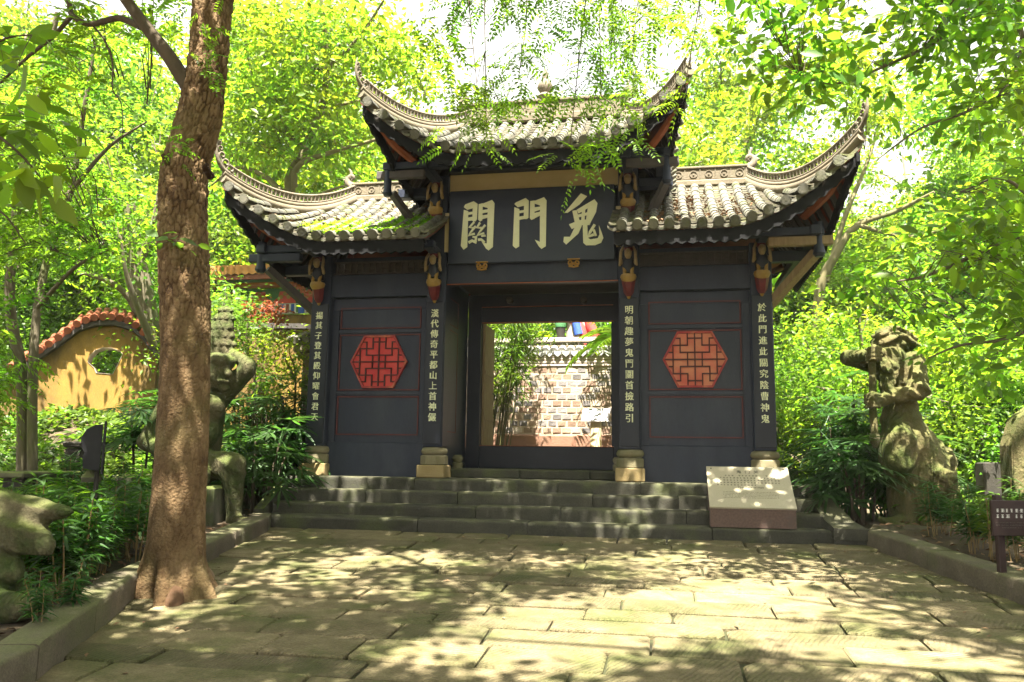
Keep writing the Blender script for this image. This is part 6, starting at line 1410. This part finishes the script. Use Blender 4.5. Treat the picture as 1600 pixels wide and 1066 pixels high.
# hanging sprays of compound leaves in front of the upper roof
Hc = np.concatenate([volume_points(40, [(690, -60), (860, -60), (880, 60), (850, 110), (830, 150), (740, 170), (690, 165), (650, 150), (670, 60)], 5.9, 7.4, .40, .013, 5), volume_points(46, [(840, -60), (1110, -60), (1130, 60), (1090, 100), (1030, 125), (1000, 150), (930, 150), (850, 160), (840, 100)], 5.8, 7.2, .42, .013, 7),
      np.array([A(905, 215, 6.3), A(925, 222, 6.2), A(890, 232, 6.2), A(985, 205, 6.2), A(1000, 195, 6.1), A(1062, 150, 6.0), A(1070, 140, 6.0), A(700, 195, 6.6), A(760, 205, 6.6), A(735, 200, 6.6)])])
lpH = limb_pts(limbs_bt[4:5]); m = MB(); tipsH = []; mains = []
order = np.argsort(Hc[:, 2]); sel = set(order[:len(order)*2//3:5])
for i in sorted(sel):
    c = Hc[i]; a = lpH[np.argmin(np.abs(lpH[:, 0]-c[0]-rng.normal()*.5))]; v = c-a; sp = smooth_path([a, a+v*.3+np.array([rng.normal()*.15, 0, .1]), a+v*.65+rng.normal(size=3)*.09, c], 6); mains += list(sp); m.tube(sp, list(np.linspace(.009, .003, len(sp))), 4, cap=False)
mains = np.array(mains)
for i, c in enumerate(Hc):
    if i in sel: tipsH.append(np.array([0, 0, -1.0])); continue
    d = np.linalg.norm(mains-c, axis=1)+np.where(mains[:, 2] < c[2]-.05, .5, 0); a = mains[np.argmin(d)]; v = c-a; tipsH.append(unit(v+np.array([0, 0, -.25])))
    m.tube([a, a+v*.5+np.array([0, 0, .05]), c], [.004, .003, .002], 4, cap=False)
m.v = [bt(v) for v in m.v]; m.build('hanging_twigs', 'twig', big_tree, kind='stuff')
V, Fq = foliage_pinnate(Hc, np.array(tipsH), 6, .27, 8, .052, .02, droop=.35); link('hanging_foliage', np_mesh('hanging_foliage', V-bt0, Fq, 'leaf_bright'), big_tree)
# sprigs growing on the trunk and small sprays at the upper left
Sc = np.array([LB(263, 216, TY-.28), LB(285, 215, TY-.3), LB(297, 228, TY-.3), LB(318, 10, TY-.3), LB(335, 45, TY-.3), LB(345, 55, TY-.25), LB(305, 70, TY-.25), LB(340, 110, TY-.2), LB(327, 125, TY-.25)])
V, Fq = foliage_pinnate(Sc, np.tile([.4, -.3, -.3], (len(Sc), 1)), 4, .17, 6, .05, .02, .5); link('sprig', np_mesh('sprig', V-bt0, Fq, 'leaf_bright'), big_tree, kind='stuff')
Sb = np.array([LB(258, 372, TY-.3), LB(275, 378, TY-.32), LB(285, 382, TY-.3)]); m = MB(); m.tube([LB(240, 384, TY-.15), LB(262, 378, TY-.28), LB(285, 376, TY-.3)], [.004, .003, .002], 4); m.v = [bt(v) for v in m.v]; m.build('sprig_stem', 'twig', big_tree)
V, Fq = leaf_cluster(Sb, 4, .05, .12, .06, rich=True); link('sprig', np_mesh('sprig', V-bt0, Fq, 'leaf_mid'), big_tree, kind='stuff')

# ---------------------------------------------------------------- canopies over the path that cast the dappled shade
HOLES = [(ong(1110, 935), .50), (ong(1170, 888), .30), (ong(930, 985), .32), (ong(840, 958), .12), (ong(1400, 1030), .16), (ong(1040, 960), .30), (ong(735, 1010), .0)]+[(np.array([-3.75, -.1, .9]), .15), (np.array([-3.45, -.55, .5]), .0), (np.array([-4.2, .4, 1.2]), .1)]+[(np.array([x_, -4.5, 3.7]), -.02) for x_ in (-.9, -.1, .7, 1.5, 2.3, 3.0)]  # gaps shaped into the canopy so that sun reaches these spots
def canopy_centers(n, cx, cy, rx, ry, z0, z1):
    out = []
    while len(out) < n:
        p = np.array([cx+rx*(2*rng.random()-1), cy+ry*(2*rng.random()-1), z0+(z1-z0)*rng.random()])
        if ((p[0]-cx)/rx)**2+((p[1]-cy)/ry)**2 > 1: continue
        bad = False
        for g, r_ in HOLES:
            t = (p[2]-g[2])/sd[2]; q = p-g-sd*t
            if np.hypot(q[0], q[1]) < r_+.56: bad = True
        if project(p)[2] > .3 and -150 < project(p)[0] < 1750 and project(p)[1] > -60: bad = True
        if not bad: out.append(p)
    return np.array(out)
CV = np.concatenate([canopy_centers(320, -2.2, -6.8, 3.8, 3.6, 6.0, 9.0), canopy_centers(230, 1.7, -4.35, 4.3, 1.1, 6.0, 8.0), canopy_centers(45, .2, -2.9, 1.6, .7, 6.2, 7.8)]); tw, tips = twigs_to(CV, limb_pts(limbs_bt[4:]), .1, .012); tw.v = [bt(v) for v in tw.v]; tw.build('twigs', 'twig', big_tree, kind='stuff')  # second and third leaf groups added out of view to shade steps and threshold
V, Fq = leaf_cluster(CV, 40, .19, .16, .095); link('crown', np_mesh('crown', V-bt0, Fq, 'leaf_mid'), big_tree)
for name, label, b0, ctr, nC in (('shade_tree', 'shade tree spreading over the forecourt from beside the right kerb', (7.6, -8.6), (4.0, -10.1, 5.2, 3.8, 6.3, 9.5), 640), ('shade_tree', 'shade tree spreading over the forecourt from behind the left bed', (-5.6, -11.6), (-.6, -11.8, 5.4, 3.2, 6.5, 9.5), 330)):
    bx0 = b0[0]; bz = terrain1(*b0); base = (b0[0], b0[1], bz); cx0, cy0 = ctr[0], ctr[1]
    limbs = [([base, (b0[0]+.1, b0[1]+.1, bz+2.5), (b0[0]*.95+cx0*.05, b0[1]*.95+cy0*.05, bz+5), (b0[0]*.8+cx0*.2, b0[1]*.8+cy0*.2, 7.6)], .24, .10)]
    for a in np.linspace(0, 2*math.pi, 7, endpoint=False): limbs.append(([(b0[0]*.9+cx0*.1, b0[1]*.9+cy0*.1, bz+5.8), ((b0[0]+cx0)/2+math.cos(a)*1.2, (b0[1]+cy0)/2+math.sin(a)*1.2, 7.2), (cx0+math.cos(a)*ctr[2]*.75, cy0+math.sin(a)*ctr[3]*.75, 8.0)], .08, .02))
    custom_tree(name, label, base, limbs, canopy_centers(nC, *ctr), lambda c, t: leaf_cluster(c, 46 if bx0 > 0 else 38, .20, .16, .095), 'leaf_mid', bark='bark_dark')

# ---------------------------------------------------------------- broad-leaved branches reaching in from the right
b0 = (8.2, -2.6, terrain1(8.2, -2.6)); T = (7.6, -2.7, 5.2)
limbs = [([b0, (8.1, -2.6, 2.5), T, (7.0, -2.9, 7.0)], .2, .08), ([(7.9, -2.6, 4.2), A(1620, -30, 7.6), A(1530, -5, 7.4), A(1490, 2, 7.2), A(1400, -30, 7.0), A(1300, -50, 7.0)], .07, .02), ([A(1590, -30, 7.5), A(1592, 30, 7.4), A(1598, 70, 7.3), A(1585, 110, 7.2), A(1560, 150, 7.0)], .03, .01),
         ([(8.0, -2.6, 3.0), A(1640, 340, 7.2), A(1590, 370, 7.0), A(1520, 400, 6.9), A(1450, 430, 6.8), A(1400, 440, 6.8)], .035, .008), ([A(1530, -5, 7.4), A(1470, 60, 7.0), A(1390, 100, 6.9), A(1310, 130, 6.8), A(1250, 120, 6.8)], .02, .006), ([A(1590, 110, 7.2), A(1520, 170, 6.8), A(1440, 200, 6.7), A(1370, 250, 6.7)], .018, .005),
         ([(8.0, -2.6, 2.6), A(1650, 500, 7.4), A(1570, 530, 7.2), A(1500, 540, 7.1), A(1450, 560, 7.1)], .025, .006), ([A(1640, 340, 7.2), A(1570, 280, 7.0), A(1500, 300, 6.8)], .02, .006), ([(7.0, -2.9, 7.0), (6.3, -3.4, 7.6), (5.4, -3.9, 7.7), (4.6, -4.1, 7.5)], .06, .02)]
C = np.concatenate([volume_points(150, [(1130, -50), (1650, -50), (1650, 260), (1560, 330), (1480, 240), (1400, 150), (1330, 175), (1250, 150), (1190, 110), (1140, 50)], 6.2, 8.2, .42, .012, 9), volume_points(85, [(1650, 250), (1650, 560), (1560, 560), (1480, 470), (1420, 440), (1440, 330), (1530, 300)], 6.0, 8.0, .44, .012, 12),
    volume_points(46, [(1300, 430), (1420, 380), (1560, 430), (1600, 620), (1520, 620), (1450, 520), (1390, 470)], 7.8, 10, .42, .012, 13)])
custom_tree('overhanging_tree', 'broad-leaved tree outside the right edge whose leafy branches hang across the upper right', b0, limbs, C, lambda c, t: foliage_broad(c, t, 17, .17, .125, .058, True), 'leaf_bright', bark='bark_dark', tr0=.006)
# big soft leaves close by at the left edge
b0 = (-3.6, -7.3, terrain1(-3.6, -7.3)); limbs = [([b0, (-3.5, -7.2, .6), A(-90, 330, 4.4), A(-60, 180, 4.3), A(-30, 40, 4.3)], .05, .015), ([A(-60, 180, 4.3), A(0, 215, 4.2), A(45, 255, 4.2), A(75, 295, 4.2)], .010, .003), ([A(-45, 90, 4.3), A(10, 60, 4.2), A(50, 55, 4.2)], .008, .003), ([A(-70, 300, 4.3), A(0, 330, 4.2), A(40, 380, 4.2)], .008, .003)]
C = volume_points(30, [(-60, 40), (30, 40), (60, 90), (70, 170), (115, 250), (120, 300), (50, 280), (20, 330), (-60, 350)], 3.9, 4.6)
custom_tree('sapling', 'sapling with large soft green leaves close by at the left edge', b0, limbs, C, lambda c, t: foliage_broad(c, t, 5, .10, .15, .075, True), 'leaf_bright', bark='twig', tr0=.004)

# ---------------------------------------------------------------- fan palms
def fan_leaf(seed, nl=9, Lp=.36, Ll=.33, w=.040, spread=105, m_='leaf_palm'):
    r = random.Random(seed); mb_ = MB(); mb_.tube([(0, 0, 0), (Lp*.5, 0, .03), (Lp, 0, .02)], [.006, .005, .004], 4, cap=False)
    for k in range(nl):
        a = R(-spread+2*spread*k/(nl-1)+r.uniform(-5, 5)); ph = R(52); d = np.array([math.cos(a)*math.cos(ph), math.sin(a), .06-math.cos(a)*math.sin(ph)+r.uniform(-.06, .06)]); s_ = np.array([-math.sin(a)*math.cos(R(52)), math.cos(a), math.sin(a)*math.sin(R(52))]); l_ = Ll*r.uniform(.8, 1.1)*(1-.18*abs(k/(nl-1)-.5)); b_ = np.array([Lp, 0, .02]); vs = []
        for t, ww in ((.02, .15), (.3, .8), (.65, 1.0), (.9, .6)):
            c = b_+d*l_*t-np.array([0, 0, .22*l_*t*t]); vs += [c+s_*w*ww*.5+np.array([0, 0, .006]), c, c-s_*w*ww*.5+np.array([0, 0, .006])]
        vs.append(b_+d*l_-np.array([0, 0, .26*l_])); f_ = []
        for i in range(3): f_ += [(3*i, 3*i+3, 3*i+4, 3*i+1), (3*i+1, 3*i+4, 3*i+5, 3*i+2)]
        mb_.add(vs, f_+[(9, 12, 10), (10, 12, 11)])
    return mb_
def mesh_nofix(mb_, name, m_): me = bpy.data.meshes.new(name); me.from_pydata(mb_.v, [], mb_.f); me.materials.append(MATS[m_]); return me
FANS = [mesh_nofix(fan_leaf(s_), 'fan_leaf', 'leaf_palm') for s_ in range(4)]; BIGFAN = [mesh_nofix(fan_leaf(30+s_, 15, .42, .34, .034, 140), 'fan_leaf', 'leaf_palm') for s_ in range(3)]
def fan_palm(label, x, y, h, ns, fans=FANS, per=7, rad=.28, group=None, low=.25):
    g0 = terrain1(x, y); t = thing('fan_palm', label, 'palm', (x, y, g0), 0, group)
    for s_ in range(ns):
        a = random.uniform(0, 6.28); rr = rad*math.sqrt(random.random()); hh = h*random.uniform(.55, 1.0); bx_, by_2 = rr*math.cos(a), rr*math.sin(a); tx, ty_ = bx_*1.5, by_2*1.5
        m = MB(); m.tube([(bx_*.7, by_2*.7, -.1), (bx_, by_2, hh*.5), (tx, ty_, hh)], [.016, .015, .010], 6); m.build('stem', 'twig', t)
        for k in range(per):
            f = low+(1-low)*(k+.5)/per; az = random.uniform(0, 6.28); el = R(random.uniform(5, 40)+45*(f-.4)); p = Vector((bx_+(tx-bx_)*f, by_2+(ty_-by_2)*f, hh*f))
            link('fan_leaf', random.choice(fans), t, mw=Matrix.Translation(p) @ Matrix.Rotation(az, 4, 'Z') @ Matrix.Rotation(-el, 4, 'Y') @ Matrix.Rotation(random.uniform(-.4, .4), 4, 'X') @ Matrix.Scale(random.uniform(.8, 1.2), 4))
    return t
for lab, x, y, h, ns in (('clump of dark fan palms between the seated demon and the left steps', -3.72, -.05, 1.45, 8), ('tall fan palms against the left end of the gate', -3.55, .45, 1.6, 8), ('fan palms behind the raised arm of the seated demon', -4.15, .6, 1.75, 8),
                         ('low fan palms drooping over the left end of the steps', -3.52, -.62, .95, 6), ('pale fan palms at the foot of the ochre wall', -4.7, 1.1, 1.6, 7)): fan_palm(lab, x, y, h, ns)
for lab, x, y, h, ns in (('fan palms beside the right column of the gate', 3.95, .35, 1.25, 8), ('tall fan palms just left of the guardian staff', 4.28, .75, 1.5, 9), ('dark fan palms behind the sloping cheek slab', 3.98, -.35, .95, 8), ('fan palms at the back of the right cheek slab', 3.72, 1.0, 1.1, 6), ('fan palms close behind the guardian feet', 4.55, .55, 1.2, 6)): fan_palm(lab, x, y, h, ns)
p = atd(226, 705, 10.4); fan_palm('large windmill palm with broad fans left of the big trunk', p[0], p[1], 1.15, 3, BIGFAN, 12, .2, low=.5); p = atd(262, 700, 11.0); fan_palm('windmill palm half hidden behind the big trunk', p[0], p[1], 1.5, 2, BIGFAN, 12, .2, low=.5)
# feather palms
def frond(seed, L_=1.3, npair=20, ll=.32, w=.026):
    r = np.random.default_rng(seed); Vs = []; t = np.linspace(0, 1, 12); sp = np.stack([L_*t*.85, 0*t, L_*(.75*t-.85*t*t)], 1); mb_ = MB(); mb_.tube(sp, list(np.linspace(.010, .003, 12)), 4, cap=False)
    P = []; D = []
    for k in range(npair):
        f = .15+.85*k/npair; c = np.array([np.interp(f, t, sp[:, j]) for j in range(3)]); tg = unit(np.array([.85, 0, .75-1.7*f]))
        for sg in (-1, 1): P.append(c); D.append(tg*.6+np.array([0, sg*.75, .12])+r.normal(size=3)*.08)
    P = np.array(P); D = np.array(D); f = np.repeat(np.linspace(0, 1, npair), 2); V, Fq = leaf_arrays(P, D, np.tile([0, 0, 1.], (len(P), 1)), ll*(1-.55*abs(f-.4)), w, droop=.3)
    mb_.add(V, Fq); return mesh_nofix(mb_, 'frond', 'leaf_yellow')
FR = [frond(k) for k in range(3)]
def feather_palm(label, p, n, sc, el=(20, 75), trunk_h=.2):
    t = thing('feather_palm', label, 'palm', p); m = MB(); m.tube([(0, 0, -.3), (0, 0, trunk_h)], [.06, .05], 8); m.build('stem', 'bark_dark', t)
    for k in range(n): link('frond', random.choice(FR), t, mw=Matrix.Translation((0, 0, trunk_h)) @ Matrix.Rotation(k*2.4+random.uniform(-.3, .3), 4, 'Z') @ Matrix.Rotation(-R(random.uniform(*el)), 4, 'Y') @ Matrix.Scale(sc*random.uniform(.8, 1.15), 4))
p = atd(1245, 740, 12.6); feather_palm('sunlit yellow-green feather palm beside the right column', (p[0], p[1], terrain1(p[0], p[1])), 16, 1.0)
p = ony(985, 548, 4.3); feather_palm('feather palm whose fronds hang into the gate opening at the upper right', (p[0], 4.3, BACK_Z), 20, .95, (-15, 55), p[2]-BACK_Z)
p = atd(412, 640, 11.9); feather_palm('young feather palm in front of the ochre wall', (p[0], p[1], terrain1(p[0], p[1])), 12, .8)

# ---------------------------------------------------------------- bamboo seen through the gate
bb0 = ony(778, 700, 4.0); bam = thing('bamboo_clump', 'clump of thin dark bamboo leaning to the right inside the gate opening', 'bamboo', (bb0[0], 4.0, BACK_Z)); LC = []; LD = []
for k in range(38):
    x = random.uniform(-.36, .2); yy = random.uniform(-.35, .3); hgt_ = random.uniform(1.9, 3.4); ln_ = random.uniform(.2, .75)*(.6+(x+.4)); P2 = [(x, yy, -.05), (x+ln_*.25, yy, hgt_*.4), (x+ln_*.65, yy-.03, hgt_*.75), (x+ln_*1.25, yy-.06, hgt_)]; sp = smooth_path(P2, 6)
    m = MB(); m.tube(sp, list(np.linspace(.010, .004, len(sp))), 6); m.build('culm', 'bamboo_culm' if 'bamboo_culm' in MATS else (mat('bamboo_culm', (.045, .05, .022), (.09, .085, .03), 8, rough=.5), 'bamboo_culm')[1], bam, 60)
    for j in range(10):
        q = sp[random.randrange(6, len(sp))]; LC.append(q+rng.normal(size=3)*.10); LD.append([rng.normal(), rng.normal()*.6, -.5])
LC = np.array(LC); per = 9; n = len(LC)*per; V, Fq = leaf_arrays(np.repeat(LC, per, 0)+rng.normal(size=(n, 3))*.06, np.repeat(np.array(LD), per, 0)+rng.normal(size=(n, 3))*.7+np.array([0, 0, -.4]), np.array([0, 0, 1])+rng.normal(size=(n, 3))*.5, rng.uniform(.10, .19, n), .024); link('foliage', np_mesh('foliage', V, Fq, 'leaf_bamboo'), bam)

# ---------------------------------------------------------------- low bamboo-like shrubs of the two beds
def bed_plant(seed, h):
    r = np.random.default_rng(seed); rr_2 = random.Random(seed); st = MB(); P = []; D = []
    for k in range(4):
        a = r.uniform(0, 6.28); b_ = np.array([math.cos(a), math.sin(a), 0])*r.uniform(0, .08); hh = h*r.uniform(.6, 1.0); tip = b_*2.2+np.array([r.normal()*.05, r.normal()*.05, hh]); st.tube([b_-np.array([0,0,.08]), (b_+tip)/2+r.normal(size=3)*.015, tip], [.0055, .005, .003], 5, cap=False)
        for j in range(7):
            f = .45+.55*j/6; c = b_+(tip-b_)*f
            for q in range(6): az = r.uniform(0, 6.28); P.append(c); D.append([math.cos(az), math.sin(az), r.uniform(-.25, .7)])
    n = len(P); V, Fq = leaf_arrays(np.array(P), np.array(D), np.tile([0, 0, 1.], (n, 1))+r.normal(size=(n, 3))*.2, r.uniform(.09, .17, n), .024, droop=.25, rich=True); return st.mesh('stem', 'plant_stem', 60), np_mesh('foliage', V, Fq, ('leaf_bright', 'leaf_palm', 'leaf_palm', 'leaf_mid', 'leaf_palm', 'leaf_palm')[seed])
mat('plant_stem', (.26, .17, .07), (.19, .14, .06), 9, rough=.8)
BP = [bed_plant(k, h) for k, h in enumerate((.52, .46, .58, .50, .42, .55))]
def plant_at(x, y, label, group, sc=None):
    st, fo = random.choice(BP); t = thing('bed_plant', label, 'plant', (x, y, terrain1(x, y)), random.uniform(0, 6.28), group); s_ = sc or random.uniform(.8, 1.2); t.scale = (s_,)*3; link('stem', st, t); link('foliage', fo, t)
cnt = 0
while cnt < 95:
    px, py = random.uniform(5, 245), random.uniform(812, 935); p = ong(px, py, .12)
    if py > 1000-.30*px+ (0 if px > 90 else -60) or kx(KL, p[1])-p[0] < .38: continue
    plant_at(p[0], p[1], 'narrow-leaved low shrub in the left bed between the kerb and the mossy bench', 'low shrubs in the left bed'); cnt += 1
cnt = 0
while cnt < 80:
    x = random.uniform(4.4, 8.0); y = random.uniform(-4.2, -.7)
    if x-kx(KR, y) < .42 or (y > -1.0 and x < 5.2) : continue
    plant_at(x, y, 'narrow-leaved low shrub in the right bed behind the kerb', 'low shrubs in the right bed'); cnt += 1
for px, py in ((108, 872), (62, 905)): p = ong(px, py+90, .12); plant_at(p[0], p[1], 'leafy shrub in front of the robed figure at the left edge', 'low shrubs in the left bed', .8 if px > 100 else .7)
for px, py in ((40, 790), (75, 800), (100, 850)): p = ong(px, py+90, .12); plant_at(p[0], p[1], 'tall pale shrub standing over the robed figure at the left edge' if px == 40 else ('pale green shrub in the middle of the left bed' if px == 75 else 'leggy shrub nearest the left kerb'), 'low shrubs in the left bed', 1.35)

# ---------------------------------------------------------------- shrubs near the ochre wall
Df = 12.6; b0 = A(400, 660, Df); b0 = (b0[0], b0[1], terrain1(b0[0], b0[1])); limbs = [([b0, A(398, 590, Df), A(385, 530, Df), A(395, 480, Df)], .03, .01), ([A(396, 580, Df), A(420, 530, Df), A(440, 490, Df)], .02, .006), ([A(390, 560, Df), A(365, 500, Df), A(350, 450, Df)], .02, .006)]
C = volume_points(60, [(335, 450), (375, 455), (405, 495), (420, 530), (390, 560), (340, 540)], 11.6, 13.4); custom_tree('flowering_shrub', 'tall shrub of green leaves with orange flower heads in front of the painted hall', b0, limbs, C, lambda c, t: foliage_broad(c, t, 26, .13, .085, .042), 'leaf_mid', bark='twig', cat='shrub', tr0=.005)
fsh = bpy.data.objects['flowering_shrub']; Fc = volume_points(14, [(365, 470), (430, 478), (450, 500), (400, 500)], 11.6, 12.4); V, Fq = leaf_cluster(Fc, 40, .06, .05, .03, up=.3); link('flower_heads', np_mesh('flower_heads', V-np.array(b0), Fq, 'leaf_red'), fsh, kind='stuff')
b0 = A(455, 660, 12.2); b0 = (b0[0], b0[1], terrain1(b0[0], b0[1])); limbs = [([b0, A(462, 600, 12.2), A(452, 550, 12.2), A(455, 510, 12.2)], .02, .006), ([A(460, 590, 12.2), A(440, 550, 12.2), A(425, 520, 12.2)], .015, .005)]
C = volume_points(62, [(400, 525), (488, 515), (486, 590), (440, 620), (385, 610), (380, 550)], 11.6, 12.9); custom_tree('shrub', 'airy yellow-green shrub against the ochre wall left of the pier', b0, limbs, C, lambda c, t: foliage_broad(c, t, 22, .12, .07, .035), 'leaf_yellow', bark='root', cat='shrub', tr0=.005)

# ---------------------------------------------------------------- ground cover, litter
n = 26000; x = rng.uniform(-12, -3.6, n); y = rng.uniform(-3.4, 2.0, n); keep = (kx(KL, y)-x > 1.9) & (fbm(np.stack([x, y], 1), 2, 3, .9) > .25); x, y = x[keep], y[keep]; z = terrain(x, y); n = len(x)
P = np.stack([x, y, z+rng.uniform(.02, .26, n)*fbm(np.stack([x, y], 1), 5, 2, 1.2)*2], 1); V, Fq = leaf_arrays(P, rnd_dir(n)*np.array([1, 1, .4]), np.array([.1, -.2, .8])+rng.normal(size=(n, 3))*.4, rng.uniform(.08, .16, n), .075); o = link('ivy', np_mesh('ivy', V, Fq, 'leaf_mid')); o['kind'] = 'stuff'
n = 9000; x = rng.uniform(4.0, 13, n); y = rng.uniform(-6, 5, n); keep = (x-kx(KR, y) > .5) & (fbm(np.stack([x, y], 1), 12, 3, 1.1) > .45) & ((y > -.8) | (x > 6)); x, y = x[keep], y[keep]; n = len(x)
P = np.stack([x, y, terrain(x, y)+rng.uniform(.02, .3, n)], 1); V, Fq = leaf_arrays(P, rnd_dir(n)*np.array([1, 1, .4]), np.array([.1, -.2, .8])+rng.normal(size=(n, 3))*.4, rng.uniform(.08, .15, n), .06); o = link('undergrowth', np_mesh('undergrowth', V, Fq, 'leaf_mid')); o['kind'] = 'stuff'
n = 7000; x = rng.uniform(-6, 8, n); y = rng.uniform(-9.5, -.4, n); lf_ = kx(KL, y)-x; rg_ = x-kx(KR, y); keep = ((lf_ > .28) & (lf_ < 3)) | ((rg_ > .3) & (rg_ < 3)); x, y = x[keep], y[keep]; n = len(x)
P = np.stack([x, y, terrain(x, y)+rng.uniform(.012, .04, n)], 1); V, Fq = leaf_arrays(P, rnd_dir(n)*np.array([1, 1, .15]), np.array([0, 0, 1])+rng.normal(size=(n, 3))*.35, rng.uniform(.05, .11, n), .04); o = link('leaf_litter', np_mesh('leaf_litter', V, Fq, 'litter')); o['kind'] = 'stuff'
n = 260; x = rng.uniform(-3, 5, n); y = rng.uniform(-9, -1.3, n); keep = (kx(KL, y) < x-.02) & (kx(KR, y) > x+.02) & (rng.random(n) < np.clip(1.2-np.minimum(x-kx(KL, y), kx(KR, y)-x)*.7, .12, 1)); x, y = x[keep], y[keep]; n = len(x)
P = np.stack([x, y, -.6+PS*(np.minimum(y, -1.2)+1.2)+.012], 1); V, Fq = leaf_arrays(P, rnd_dir(n)*np.array([1, 1, .05]), np.array([0, 0, 1])+rng.normal(size=(n, 3))*.15, rng.uniform(.03, .07, n), .025); o = link('leaf_litter', np_mesh('leaf_litter', V, Fq, 'litter')); o['kind'] = 'stuff'
# ---------------------------------------------------------------- thin summer haze
hm_ = bpy.data.materials.new('haze'); hm_.use_nodes = True; hn = hm_.node_tree; hn.nodes.remove(hn.nodes['Principled BSDF'])
pv_ = hn.nodes.new('ShaderNodeVolumePrincipled'); pv_.inputs['Color'].default_value = (.95, .97, .90, 1); pv_.inputs['Density'].default_value = .0008; pv_.inputs['Anisotropy'].default_value = .0
hn.links.new(pv_.outputs[0], hn.nodes['Material Output'].inputs['Volume']); MATS['haze'] = hm_
o = MB().box(gx.min()-2, gx.max()+2, gy.min()-2, gy.max()+2, float(GZ.min())-1.0, 27.0).build('haze', 'haze'); o['kind'] = 'stuff'
